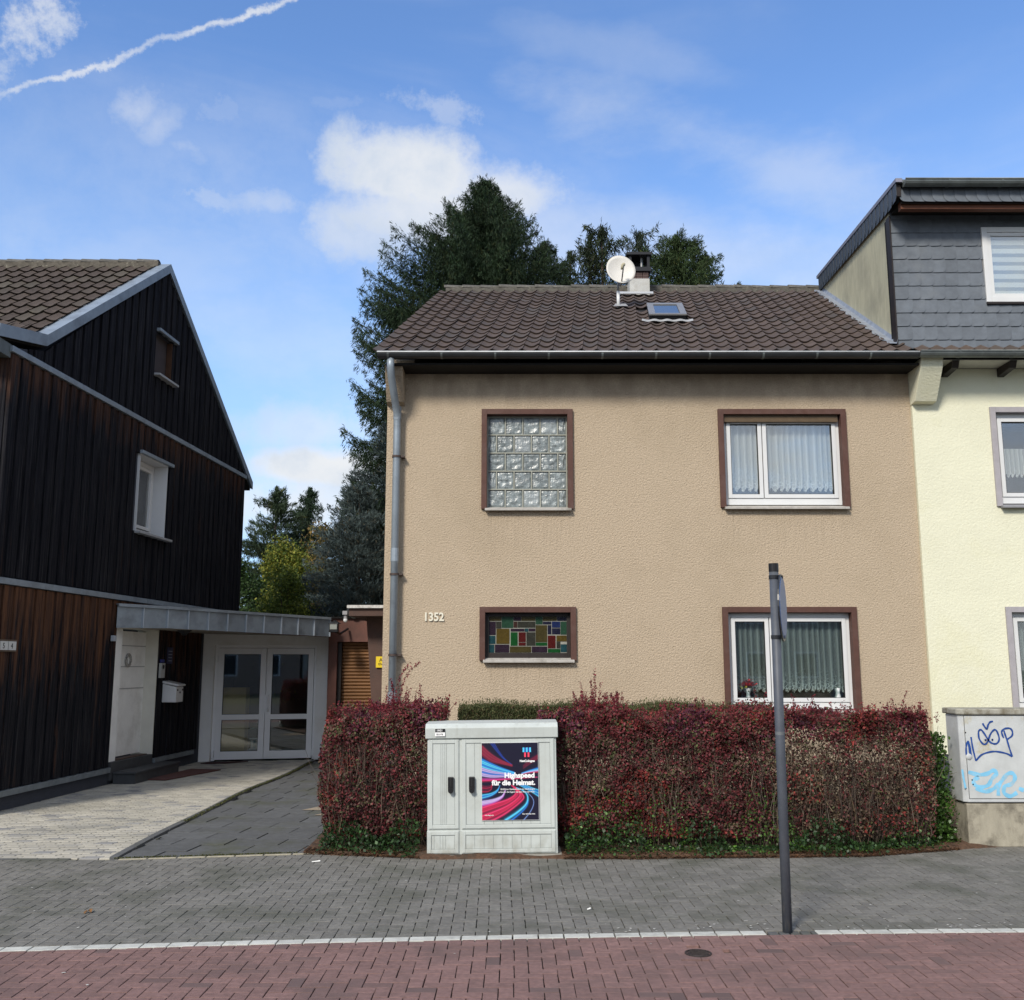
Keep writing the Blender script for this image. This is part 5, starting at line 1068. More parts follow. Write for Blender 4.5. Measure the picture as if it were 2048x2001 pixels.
text_mesh('Ac', .075, 'lettering', m_black, ys_, (x0_ + .05, 15.162, z1_ - .075), extrude=.001); text_mesh('tho', .06, 'lettering', m_black, ys_, (x0_ + .035, 15.162, z0_ + .035), extrude=.001)
fl = thing('floodlight', 'black floodlight at the end of the zinc canopy above the brown wall', 'floodlight', tuple(at(637, 1200, 17.4))); p = at(637, 1193, 17.4)
b = MB(); b.box(p.x - .09, p.x + .07, 17.33, 17.45, p.z - .10, p.z + .06); b.build('housing', m_black, fl, bevel=.01)
b = MB(); b.box(p.x - .07, p.x + .05, 17.322, 17.329, p.z - .05, p.z + .035); b.build('lens', M('milky lens', (.34, .36, .33), .3, .1, 20), fl)
b = MB(); b.tube([p + Vector((.02, .0, -.09)), p + Vector((.06, .2, -.12)), p + Vector((.14, .55, -.02))], .02, 6); b.prism([p + Vector((-.11, -.02, .05)), p + Vector((0, -.02, .11)), p + Vector((.09, -.02, .05))], (0, .16, 0)); b.build('bracket', m_black, fl)
sn = thing('sensor_lamp', 'small grey sensor with bright dome at the corner of the annex roof', 'sensor', tuple(at(658, 1170, 14.9))); p = at(658, 1168, 14.9)
b = MB(); b.box(p.x - .04, p.x + .03, 14.85, 14.93, p.z - .02, p.z + .035); b.tube([p + Vector((0, 0, -.02)), p + Vector((.0, 0, -.09))], .028, 10); b.build('housing', M('dull grey housing', (.3, .29, .3), .5, .1, 9), sn)
b = MB(); b.lathe([(.001, -.135), (.025, -.125), (.034, -.1), (.03, -.08)], p); b.build('dome', m_white_pvc, sn, smooth=True)

# ------------------------------------------------------------------ light grey street cabinet with poster
CY = 9.07
def cx_(p): return at((850 + p / 6.346) / K, 1500, CY).x
def cz_(p): return at(950, (1430 + p / 6.346) / K, CY).z
cab = thing('street_cabinet', 'light grey telecom cabinet with colourful poster, standing in front of the red hedge gap', 'cabinet', (-.17, CY, 0))
m_cab = M('pale grey cabinet plastic', (.50, .535, .515), .55, .05, 5, .08, 60, stain=(.42, .44, .41), sscale=3.5, sramp=(.5, .8))
m_cabline = M('grooves of the cabinet', (.20, .22, .22), .8, .1, 10)
add_streaks(m_cab, [(-2, 2, .0, .30, False)], (.26, .25, .20), .6, (14, 14, 9), .35, .7); add_streaks(m_cab, [(-2, 2, .2, 1.25, True)], (.36, .37, .34), .45, (30, 30, 1.2), .5, .75)
X0, X1 = cx_(22), cx_(1702); Zt, Zl, Zd = cz_(108), cz_(295), cz_(1458)
b = MB(); b.box(X0 - .02, X1 + .02, CY - .01, CY + .37, -.02, .025); b.build('plinth', m_conc, cab)
b = MB(); b.box(X0 + .012, X1 - .012, CY + .012, CY + .34, .026, Zl - .002); body = b.build('body', m_cab, cab, bevel=.006)
b = MB(); b.prism([(X0 - .005, CY - .012, Zl), (X0 - .005, CY - .022, Zt - .035), (X0 - .005, CY + .02, Zt), (X0 - .005, CY + .36, Zt + .01), (X0 - .005, CY + .36, Zl)], (X1 - X0 + .01, 0, 0)); b.build('lid', m_cab, cab, bevel=.006)
def cab_door(name, a, c_, za, zb, grooves):
    xa, xb_ = cx_(a), cx_(c_); y = CY + .004
    d = MB(); d.box(xa + .004, xb_ - .004, y, y + .014, zb + .004, za - .004); D = d.build(name, m_cab, cab, bevel=.004)
    r = MB()   # raised rim
    w = .030
    frame_bars(r, xa + .012, xb_ - .012, zb + .012, za - .012, w, y - .006, y - .0005); r.build('rim', m_cab, D, bevel=.004)
    g = MB()
    for f_ in grooves:
        gx = xa + .045 + (xb_ - xa - .09) * f_; g.box(gx, gx + .0025, y - .0012, y - .0002, zb + .046, za - .046)
    if grooves: g.build('groove', m_cabline, D)
    g = MB(); frame_bars(g, xa + .0445, xb_ - .0445, zb + .0445, za - .0445, .0018, y - .0014, y - .0002); g.build('inner_line', m_cabline, D); return D
d1 = cab_door('narrow_door', 45, 452, Zl, Zd, (.36, .45, .54, .62)); d2 = cab_door('wide_door', 468, 1668, Zl, Zd, (.1, .21, .32, .43, .54, .65, .76, .87))
cab_door('lower_panel', 30, 450, Zd, .03, (.1, .36, .48, .6)); cab_door('lower_panel', 462, 1668, Zd, .03, (.1, .21, .32, .43, .54, .65, .76, .87))
def handle(D, px0, px1):
    xa, xb_ = cx_(px0), cx_(px1); zt, zb = cz_(780), cz_(990); xm = (xa + xb_) / 2
    b = MB(); b.box(xa, xb_, CY - .032, CY - .001, zb + .028, zt); h_ = b.build('handle', m_black, D, bevel=.006)
    b = MB(); b.lathe([(.001, -.045), (.0215, -.045), (.024, -.04), (.024, -.0)], (xm, CY, zb + .026), 18, 'y'); b.build('lock', m_black, D, smooth=False)
    b = MB(); b.box(xm - .0045, xm + .0045, CY - .0345, CY - .0325, zb + .06, zt - .014); b.build('groove', M('handle groove', (.03, .03, .032), .3, .1, 9), D)
handle(d1, 303, 375); handle(d2, 570, 642)
# poster printed with light trails (flat print)
PX0, PX1, PZ1, PZ0 = cx_(733), cx_(1450), cz_(358), cz_(1336)
gw, gh = 150, 204
U, Vv = np.meshgrid(np.linspace(0, 1, gw + 1), np.linspace(0, 1, gh + 1)); U = U.ravel(); Vv = Vv.ravel()     # v from top
C = np.zeros((len(U), 3)); C[:] = (.012, .011, .028)
pxu = lambda x: (x - 733) / 717; pzv = lambda y: (y - 358) / 978
def polydist(pts):
    P = np.array([(pxu(a), pzv(c_) * 978 / 717) for a, c_ in pts]); t = np.linspace(0, len(P) - 1, 90); k0 = np.clip(np.floor(t).astype(int), 0, len(P) - 2); f_ = t - k0
    Pp = P[np.clip(k0 - 1, 0, len(P) - 1)]; Pn = P[np.clip(k0 + 2, 0, len(P) - 1)]; A, B = P[k0], P[k0 + 1]; f_ = f_[:, None]
    S = .5 * (2 * A + (B - Pp) * f_ + (2 * Pp - 5 * A + 4 * B - Pn) * f_ ** 2 + (3 * A - Pp - 3 * B + Pn) * f_ ** 3)
    Q = np.stack([U, Vv * 978 / 717], 1); best = np.full(len(Q), 9.); bi = np.zeros(len(Q))
    for i in range(len(S) - 1):
        a, d = S[i], S[i + 1] - S[i]; l = max(1e-9, d @ d); tt = np.clip(((Q - a) @ d) / l, 0, 1); dd_ = np.hypot(*(Q - a - tt[:, None] * d).T); m_ = dd_ < best; best[m_] = dd_[m_]; bi[m_] = (i + tt[m_]) / len(S)
    return best, bi
def trail(pts, w0, w1, c_, op=1., glow=2.2):
    d, t = polydist(pts); w = (w0 + (w1 - w0) * t) / 717; a = np.exp(-(d / w) ** 2.2) * op; gl = np.exp(-(d / (w * glow)) ** 2) * .3 * op
    global C; C += gl[:, None] * np.array(c_) * .5; C[:] = C * (1 - a[:, None]) + a[:, None] * np.array(c_)
blue, cyan, lil, red, pink, dred, dblue = (.02, .20, .75), (.10, .62, .95), (.55, .45, .85), (.55, .02, .07), (.85, .05, .17), (.20, .015, .04), (.02, .05, .30)
rs = random.Random(4)
for i in range(6): trail([(740, 400 + i * 22), (850, 500 + i * 18), (980, 580 + i * 9), (1120, 640 + i * 4)], 11, 3, dred if i % 2 else (.30, .03, .06), .8)
for i in range(3): trail([(850 + i * 22, 365), (930 + i * 14, 470), (1010 + i * 8, 560), (1110, 630)], 5, 2, dblue, .9)
for i, c_ in enumerate((blue, cyan, cyan, blue, cyan, lil, lil, blue, lil, lil)): trail([(735, 565 + i * 23), (850, 620 + i * 19), (980, 675 + i * 13), (1150, 735 + i * 6)], 9, 3, c_, .85)
for i, c_ in enumerate(((.35, .05, .25), (.6, .05, .3), pink, dred)): trail([(735, 810 + i * 14), (900, 815 + i * 9), (1100, 812 + i * 4), (1440, 800)], 6, 3, c_, .8)
for i, c_ in enumerate((blue, cyan, lil, red)): trail([(1240, 745 + i * 6), (1340, 715 + i * 9), (1450, 685 + i * 16)], 3, 8, c_, .8)
for i in range(3): trail([(1260, 690 - i * 18), (1340, 630 - i * 22), (1450, 560 - i * 20)], 3, 10, dred, .7)
for i in range(5): trail([(1180, 850 + i * 8), (1290, 900 + i * 11), (1380, 940 + i * 14), (1455, 965 + i * 20)], 3, 6, blue if i % 2 else cyan, .8)
for i in range(4): trail([(735, 905 + i * 24), (800, 910 + i * 22), (850, 900 + i * 16), (862, 870 + i * 8)], 6, 2, red if i % 2 else dred, .8)
for i, c_ in enumerate((cyan, blue, cyan, dblue)): trail([(735, 1020 + i * 18), (850, 1000 + i * 12), (930, 955 + i * 8), (960, 900)], 7, 2, c_, .85)
for i, c_ in enumerate((lil, (.7, .5, .85), lil, (.5, .1, .5))): trail([(735, 1100 + i * 18), (880, 1075 + i * 14), (990, 1030 + i * 8), (1030, 960)], 8, 3, c_, .85)
for i in range(9): trail([(735, 1180 + i * 26), (900, 1130 + i * 24), (1060, 1080 + i * 19), (1150 + i * 11, 1020 + i * 9), (1165 + i * 11, 960 + i * 8), (1110 + i * 6, 900 + i * 4)], 12, 4, (pink, red, (.65, .03, .1), dred)[i % 4], .85)
trail([(1030, 1336), (1180, 1240), (1290, 1140), (1312, 1050), (1270, 980), (1170, 930)], 13, 3, cyan, 1.); trail([(1110, 1336), (1230, 1240), (1300, 1160), (1318, 1100)], 8, 4, blue, .9)
trail([(1260, 1336), (1340, 1240), (1385, 1140), (1370, 1060), (1290, 980)], 3.5, 2, (.25, .4, .85), .9)
C = np.clip(C, 0, 1)
pm_ = bpy.data.meshes.new('poster'); XX = PX0 + (PX1 - PX0) * U; ZZ = PZ1 + (PZ0 - PZ1) * Vv
pv = np.stack([XX, np.full_like(XX, CY - .0085), ZZ], 1); n1_ = gw + 1
fcs = [(j * n1_ + i, (j + 1) * n1_ + i, (j + 1) * n1_ + i + 1, j * n1_ + i + 1) for j in range(gh) for i in range(gw)]
pm_.from_pydata(pv.tolist(), [], fcs); ca = pm_.color_attributes.new('tint', 'FLOAT_COLOR', 'POINT'); cc4 = np.ones((len(C), 4), dtype=np.float32); cc4[:, :3] = C; ca.data.foreach_set('color', cc4.ravel())
m_print = M('glossy poster print', (1, 1, 1), .35, .0, 5, vcol='tint'); pm_.materials.append(m_print); po = bpy.data.objects.new('poster', pm_); link(po, cab)
b = MB(); b.box(PX0 - .003, PX1 + .003, CY - .0075, CY - .0015, PZ0 - .003, PZ1 + .003); b.build('backing', m_white_pvc, po)
m_wp = M('white print', (.85, .85, .85), .5, .0, 5); m_cy = M('cyan print', (.08, .55, .85), .5, 0, 5); m_rp = M('red print', (.85, .06, .12), .5, 0, 5); m_db = M('deep blue print', (.02, .05, .35), .5, 0, 5)
yt = CY - .0105
def ptext(s, px, py, size, xs=1., off=.0012): return text_mesh(s, size, 'lettering', m_wp, po, (cx_(px), yt, cz_(py)), align='RIGHT', extrude=.0004, offset=off, xs=xs)
unit = (cx_(1000) - cx_(900)) / 100
ptext('Highspeed', 1404, 800, 86 * unit, 1.06, .0026); ptext('für die Heimat.', 1410, 892, 86 * unit, 1.05, .0026); ptext('NetCologne', 1407, 602, 37 * unit, 1.02, .0012)
ptext('28.000 km Glasfaserkabel von NetCologne', 1404, 955, 27 * unit, .93, .0002); ptext('verbinden die Region mit dem Rest der Welt.', 1404, 990, 27 * unit, .93, .0002)
ptext('Das verbindet mehr.', 1407, 1268, 22 * unit, .9, .0003); text_mesh('netcologne.de', 22 * unit, 'lettering', m_wp, po, (cx_(766), yt, cz_(1280)), extrude=.0004, offset=.0002, xs=.9)
for i in range(3): b = MB(); b.box(cx_(1255 + i * 42), cx_(1278 + i * 42), yt - .0005, yt + .001, cz_(478), cz_(420)); b.build('logo_bar', m_cy, po)
for i in range(2):
    b = MB(); b.box(cx_(1279 + i * 42), cx_(1296 + i * 42), yt - .0005, yt + .001, cz_(478), cz_(420)); b.build('logo_bar', m_db, po)
    b = MB(); b.box(cx_(1274 + i * 44), cx_(1297 + i * 44), yt - .0005, yt + .001, cz_(540), cz_(482)); b.build('logo_bar', m_rp, po)
# inventory sticker, upside down as in the place
stk = MB(); stk.box(cx_(140), cx_(268), CY - .0265, CY - .0235, cz_(262), cz_(168)); SK_ = stk.build('sticker', m_wp, cab)
b = MB(); b.box(cx_(142), cx_(268), CY - .0275, CY - .0267, cz_(212), cz_(168)); b.build('black_band', m_black, SK_)
text_mesh('1361', 36 * unit, 'lettering', m_wp, SK_, (cx_(238), CY - .0278, cz_(177)), rot=(R(90), R(180), 0), extrude=.0002, offset=.0006, xs=1.1)
text_mesh('RHYB', 30 * unit, 'lettering', m_black, SK_, (cx_(244), CY - .0268, cz_(228)), rot=(R(90), R(180), 0), extrude=.0002, offset=.0004, xs=1.15)
cab.rotation_euler = (0, R(-.7), 0)

# ------------------------------------------------------------------ grey graffitied cabinet at the right edge
GC = 9.57
def gx_(p): return at((1850 + p / 4.757) / K, 1500, GC).x
def gz_(p): return at(1900, (1350 + p / 4.757) / K, GC).z
gcab = thing('graffiti_cabinet', 'dirty pale cabinet on a concrete base with blue graffiti, cut by the right edge', 'cabinet', (4.9, GC, 0))
m_gc = M('dirty pale cabinet paint', (.50, .52, .53), .6, .12, 6, .1, 50, stain=(.40, .36, .24), sscale=3.2, sramp=(.56, .72))
gX0, gX1 = gx_(375), gx_(375) + 1.25; bz_ = gz_(1215); tz_ = gz_(382)
b = MB(); b.box(gX0 + .015, gX1 - .02, GC + .012, GC + .27, 0, bz_ - .012); b.build('concrete_base', M('stained concrete base', (.36, .33, .26), .95, .14, 7, .45, 60, stain=(.15, .135, .105), sscale=3.6, sramp=(.48, .66), stretch=(2, 1, .5)), gcab, bevel=.008)
b = MB(); b.prism([(gX0 + .035, GC + .0, bz_), (gX1 - .035, GC, bz_), (gX1, GC + .04, bz_), (gX1, GC + .30, bz_), (gX0 - .005, GC + .30, bz_), (gX0 - .005, GC + .035, bz_)], (0, 0, tz_ - bz_)); BD = b.build('body', m_gc, gcab, bevel=.008)
b = MB(); b.prism([(gX0 + .02, GC - .025, tz_ + .002), (gX1 - .02, GC - .025, tz_ + .002), (gX1 + .02, GC + .02, tz_ + .002), (gX1 + .02, GC + .33, tz_ + .002), (gX0 - .025, GC + .33, tz_ + .002), (gX0 - .025, GC + .02, tz_ + .002)], (0, 0, .055)); b.build('lid', M('grimy lid', (.34, .33, .28), .85, .2, 12, .2, 60, stain=(.17, .15, .11), sscale=9, sramp=(.45, .62)), gcab, bevel=.012)
dx0, dx1, dz0, dz1 = gx_(418), gx_(418) + .56, gz_(1175), gz_(392)
b = MB(); frame_bars(b, dx0 - .005, dx1 + .005, dz0 - .005, dz1 + .005, .0045, GC - .003, GC - .0005); b.build('door_gap', M('door gap', (.12, .12, .12), .8, .1, 5), gcab)
m_gdoor = M('dirty door paint', (.50, .52, .52), .6, .1, 6, .1, 50, stain=(.42, .36, .20), sscale=4.2, sramp=(.55, .68)); 
b = MB(); b.box(dx0, dx1, GC - .004, GC - .0007, dz0, dz1); GD = b.build('door', m_gdoor, gcab)
b = MB(); b.box(dx1 + .01, gX1 - .05, GC - .004, GC - .0007, dz0, dz1); b.build('door', m_gdoor, gcab)
for (a, c_) in ((420, 550), (458, 1042), (452, 1000)): b = MB(); b.lathe([(.001, -.0065), (.007, -.006), (.007, -.004)], (gx_(a), GC, gz_(c_)), 10, 'y'); b.build('rivet', m_black, GD)
b = MB(); b.lathe([(.001, -.009), (.028, -.009), (.03, -.004)], (gx_(438), GC, gz_(780)), 18, 'y'); b.build('lock', m_gc, GD, smooth=True)
def brush(name, strokes, w, mat, lay=0., parent=GD):
    b = MB()
    for q, st in enumerate(strokes):
        P = [Vector((gx_(a), 0, gz_(c_))) for a, c_ in st]; S = []
        for i in range(len(P) - 1):
            p0, p1, p2, p3 = P[max(i - 1, 0)], P[i], P[i + 1], P[min(i + 2, len(P) - 1)]
            for k_ in range(8): f_ = k_ / 8; S.append(.5 * (2 * p1 + (p2 - p0) * f_ + (2 * p0 - 5 * p1 + 4 * p2 - p3) * f_ ** 2 + (3 * p1 - p0 - 3 * p2 + p3) * f_ ** 3))
        S.append(P[-1]); V = []
        for i, p in enumerate(S):
            d = (S[min(i + 1, len(S) - 1)] - S[max(i - 1, 0)]).normalized(); nn = Vector((-d.z, 0, d.x)); ww = w * (.85 + .3 * abs(math.sin(i * .31 + q)))
            for s in (-1, 1): V.append((p.x + nn.x * ww * s, GC - .0052 - lay - q * .0003, p.z + nn.z * ww * s))
        b.add(V, [(2 * i, 2 * i + 1, 2 * i + 3, 2 * i + 2) for i in range(len(S) - 1)])
    return b.build(name, mat, parent, recalc=False)
m_tag = M('blue marker paint', (.015, .06, .25), .5, .15, 20); m_spray = M('light blue spray', (.20, .50, .72), .8, .15, 10, stain=(.40, .47, .50), sscale=12, sramp=(.5, .7))
brush('graffiti', [[(413, 765), (415, 700), (424, 655), (438, 635), (448, 660), (458, 740), (460, 790)], [(440, 630), (444, 700), (455, 790)], [(470, 592), (478, 690), (500, 818)], [(500, 818), (560, 760), (650, 732), (720, 732), (800, 750), (850, 778)], [(850, 778), (830, 700), (812, 620), (796, 560), (790, 530)],
  [(812, 615), (862, 580), (870, 540), (850, 510), (800, 512), (770, 535), (768, 560), (782, 600)],
  [(545, 535), (545, 600), (572, 650), (600, 660), (625, 635), (660, 560), (700, 522), (725, 545), (738, 610), (715, 650), (680, 655), (640, 630), (600, 560), (570, 522), (545, 535)],
  [(590, 460), (605, 490), (628, 515), (640, 480), (662, 450), (692, 442)], [(598, 622), (608, 618), (604, 628)], [(664, 620), (674, 616), (668, 626)]], .0075, m_tag, .0014)
brush('graffiti', [[(420, 925), (520, 950), (600, 940), (660, 910), (690, 940), (640, 990), (600, 1050), (520, 1070), (470, 1040), (470, 1000), (520, 975)], [(480, 1075), (560, 1110), (640, 1090), (700, 1040)], [(690, 1150), (700, 1060), (740, 1000), (800, 940), (845, 940), (860, 985), (820, 1040), (760, 1060), (745, 1120), (800, 1155), (870, 1120)], [(890, 1080), (935, 1100)]], .017, m_spray, .0)
b = MB(); 
brush('graffiti', [[(366, 900), (372, 980), (385, 1080)]], .009, m_spray, -.003, BD)

# ------------------------------------------------------------------ sign post
post = thing('sign_post', 'slim dark grey post with a round sign seen edge-on, standing at the white edging', 'sign post', (1.75, 6.63, 0))
m_post = M('dark grey post paint', (.075, .085, .105), .5, .12, 10, .1, 60, stain=(.10, .11, .12), sscale=6, sramp=(.55, .75)); tx, tz2 = at(1472, 1073, 6.63).x, at(1472, 1073, 6.63).z
bx_ = at(1499, 1775, 6.63).x
def pp(z, o=0.): return Vector((bx_ + (tx - bx_) * z / tz2 + o, 6.63, z))
add_streaks(m_post, [(1, 3, .0, .5, False)], (.16, .155, .14), .7, (60, 60, 9), .5, .68)
b = MB(); b.tube([pp(-.03), pp(tz2 * .5), pp(tz2 - .03)], .0305, 20); b.build('pole', m_post, post, smooth=True)
b = MB(); b.tube([pp(tz2 - .055), pp(tz2)], .0325, 20); b.build('cap', m_black, post)
b = MB(); b.tube([pp(1.205), pp(1.225)], .0312, 20); b.build('joint_band', M('worn band', (.13, .14, .15), .6, .2, 20), post)
m_cl = M('black clamp band', (.02, .022, .026), .35, .1, 10)
for py_ in (1099, 1213):
    z_ = at(1478, py_, 6.63).z; b = MB(); b.tube([pp(z_ - .012), pp(z_ + .012)], .0345, 16); b.box(pp(z_).x + .03, pp(z_).x + .055, 6.61, 6.65, z_ - .01, z_ + .01); b.build('clamp', m_cl, post)
zc = (at(1478, 1098, 6.63).z + at(1478, 1217, 6.63).z) / 2; rad = .215; ang = R(21)
sgx = pp(zc).x + .045
def disc(b, off, r, th):
    V = []; n_ = 36; dirx = Vector((math.sin(ang), math.cos(ang), 0)); nr = Vector((math.cos(ang), -math.sin(ang), 0))
    for s in (0, th):
        for i in range(n_): t = 2 * math.pi * i / n_; V.append(Vector((sgx, 6.63, zc)) + nr * (off + s) + dirx * (r * math.cos(t)) + Vector((0, 0, r * math.sin(t))))
    b.add(V, [tuple(range(n_)), tuple(range(n_, 2 * n_))] + [(i, (i + 1) % n_, n_ + (i + 1) % n_, n_ + i) for i in range(n_)])
ang = R(21)
b = MB(); disc(b, 0, rad, .004); SP = b.build('sign_plate', M('grey aluminium back', (.30, .29, .26), .55, .1, 10, metal=.3), post)
b = MB(); disc(b, -.003, rad + .006, .010); b.build('edge_rim', m_cl, SP)
b = MB(); disc(b, -.004, rad - .012, .0145); b.build('sign_face', M('blue sign face', (.03, .10, .30), .4, .05, 9), SP)

# ------------------------------------------------------------------ small street things
mh = thing('valve_cover', 'small round cast iron cover set in the red cycle path', 'cover', (HX, HY, 0))
m_ci = M('worn cast iron', (.055, .045, .042), .55, .3, 40, .5, 60, metal=.4)
b = MB(); b.lathe([(.078, -.02), (.078, .004), (.067, .005), (.067, -.004), (.064, -.004), (.060, .004), (.001, .004)], (HX, HY, 0), 28); b.build('cover', m_ci, mh)
b = MB()
for i in range(7): b.box(HX - .045, HX + .045, HY - .045 + i * .014, HY - .039 + i * .014, .0041, .0065)
b.build('ribs', m_ci, mh)
b = MB()
ring = [(HX + a, HY + c_) for a, c_ in ((-.155, -.115), (.155, -.115), (.155, .115), (-.155, .115))]
for i in range(4):
    (xa, ya), (xb_, yb_) = [(HX - .155, HY - .115), (HX, HY - .115), (HX - .155, HY), (HX, HY)][i], [(HX, HY), (HX + .155, HY), (HX, HY + .115), (HX + .155, HY + .115)][i]; b.box(xa + .002, xb_ - .002, ya + .002, yb_ - .002, -.02, -.001)
b.build('collar_slab', m_red, mh)
m_leaf1 = M('dry brown leaves', (.22, .11, .04), .8, .3, 30, trans=.2)
def leaf_poly(c, s, rx, tilt):
    d = Vector((math.cos(rx), math.sin(rx), tilt)); e = Vector((-math.sin(rx), math.cos(rx), .1)); c = Vector(c); return [c - d * s, c - d * .2 * s + e * s * .45, c + d * s, c + d * .1 * s - e * s * .5 + Vector((0, 0, .012))]
def single_leaf(px, py, s, label, mat=m_leaf1):
    r = ray(px, py); t = -EYE / r[2]; p = Vector((r[0] * t, r[1] * t, .008)); b = MB()
    for _ in range(3): b.add([tuple(q) for q in leaf_poly(p + Vector((random.uniform(-.5, .5) * s, random.uniform(-.5, .5) * s, random.uniform(0, .01))), s * random.uniform(.5, 1), random.uniform(0, 3), .25)], [(0, 1, 2, 3)])
    o = b.build('dry_leaf', mat, None, recalc=False); props(o, label, 'leaf')
single_leaf(168, 1738, .035, 'curled dry brown leaf lying on the grey paving at the left')
single_leaf(302, 1598, .035, 'dark leaf on the beige drive paving', M('greenish leaf', (.05, .05, .02), .8, .3, 30))
m_paper = M('white litter', (.75, .74, .70), .8, .05, 10)
for px, py, sx_, lb in ((603, 1640, .035, 'short white paper strip near the left end of the hedge'), (1385, 1620, .03, 'crumpled white paper scrap at the foot of the hedge'), (1120, 1744 - 14, .012, 'small white crumb on the grey paving')):
    r = ray(px, py); t = -EYE / r[2]; p = Vector((r[0] * t, r[1] * t - .05, .02 if py < 1630 else .004)); b = MB(); b.add([p + Vector(q) for q in ((-sx_, 0, 0), (sx_, .01, .004), (sx_, .022, .012), (-sx_, .015, .004))], [(0, 1, 2, 3)]); b.add([p + Vector(q) for q in ((-sx_ * .2, -.01, 0), (sx_ * .5, .0, .03), (sx_ * .3, .01, .03), (-sx_ * .4, .0, .0))], [(0, 1, 2, 3)] if py < 1630 else []); o = b.build('paper_scrap', m_paper, None, recalc=False); props(o, lb, 'litter')
V = []   # pale crumbs and chips scattered over the paving
for _ in range(150):
    if rng.random() < .45: x = rng.uniform(.3, 3.6); y = strip_y(x) + abs(rng.normal(.12, .09))
    else: x = rng.uniform(-4.5, 4.8); y = rng.uniform(5.0, 8.95)
    if y > back_y(x): continue
    s = rng.uniform(.002, .007); a = rng.uniform(0, 3.14); d = np.array([math.cos(a) * s * 1.6, math.sin(a) * s * 1.6, 0]); e = np.array([-math.sin(a) * s, math.cos(a) * s, 0]); c = np.array([x, y, .0035]); V.append([c - d - e, c + d - e, c + d + e, c - d + e])
o = npmesh('paving_crumbs', V, 4, M('pale chips', (.5, .49, .45), .9, .2, 30), kind='stuff'); props(o, 'pale crumbs and chips scattered over the paving', 'crumbs')
# brown needles and leaf litter along the soil edge
N_ = 9000; x = rng.uniform(-1.85, 4.05, N_); yb_ = np.array([back_y(t) for t in x]); y = yb_ + np.abs(rng.normal(0, .13, N_)) - .05; a = rng.uniform(0, 6.28, N_); s = rng.uniform(.008, .03, N_); w = rng.uniform(.0008, .004, N_); z = .022 + rng.uniform(0, .02, N_) - .018 * (y < yb_ + .01)
c = np.stack([x, y, z], 1); d = np.stack([np.cos(a) * s, np.sin(a) * s, rng.uniform(-.2, .3, N_) * s], 1); e = np.stack([-np.sin(a) * w, np.cos(a) * w, 0 * a], 1); keep = ~((x > -.8) & (x < .45) & (y < CY + .36))
cl = np.array([(.16, .075, .035), (.10, .05, .03), (.22, .13, .07), (.07, .04, .025)])[rng.integers(0, 4, N_)]
m_veg = M('small leaves and needles', (1, 1, 1), .65, .12, 40, vcol='tint', trans=.22, spec=.25)
o = npmesh('leaf_litter', np.stack([c - d - e, c + d - e, c + d + e, c - d + e], 1)[keep], 4, m_veg, colors=cl[keep], kind='stuff'); props(o, 'brown needles and leaf litter at the foot of the hedge', 'litter')

# ------------------------------------------------------------------ plants
def unit_(v): return v / np.maximum(1e-9, np.linalg.norm(v, axis=1, keepdims=True))
def leaves(c, s, up=.0, asp=.6, dirs=None):
    """diamond leaves of half length s at the points c"""
    n = len(c); d = unit_(rng.normal(size=(n, 3)) + np.array([0, 0, up])) if dirs is None else unit_(dirs); q = unit_(rng.normal(size=(n, 3))); e = unit_(np.cross(d, q)); s = np.asarray(s).reshape(-1, 1)
    return np.stack([c - d * s, c - e * s * asp + d * s * .1, c + d * s, c + e * s * asp + d * s * .1], 1)
def twig_tubes(paths, radii):
    """paths (n, k, 3) thin three-sided stems -> quads"""
    P = np.asarray(paths); n, k_, _ = P.shape; out = []
    d = unit_((P[:, -1] - P[:, 0])); a = unit_(np.cross(d, rng.normal(size=(n, 3)))); b_ = np.cross(d, a); r = np.asarray(radii).reshape(n, 1)
    offs = [a * math.cos(t) + b_ * math.sin(t) for t in (0, 2.094, 4.189)]
    for i in range(k_ - 1):
        r0 = r * (1 - .6 * i / (k_ - 1)); r1 = r * (1 - .6 * (i + 1) / (k_ - 1))
        for j in range(3):
            o0, o1 = offs[j], offs[(j + 1) % 3]; out.append(np.stack([P[:, i] + o0 * r0, P[:, i] + o1 * r0, P[:, i + 1] + o1 * r1, P[:, i + 1] + o0 * r1], 1))
    return np.concatenate(out)
m_twig = M('grey brown twigs', (1, 1, 1), .8, .2, 30, vcol='tint')
m_bark = M('conifer bark', (.07, .05, .04), .9, .3, 12, .5, 30)
m_barkd = M('dark branch bark', (.028, .023, .018), .9, .3, 12)  # darker tone so the branches do not show as brown lines
def nz3(p, s, o=0.): return np.array([mnoise.noise(Vector((q[0] * s + o, q[1] * s, q[2] * s))) for q in p])
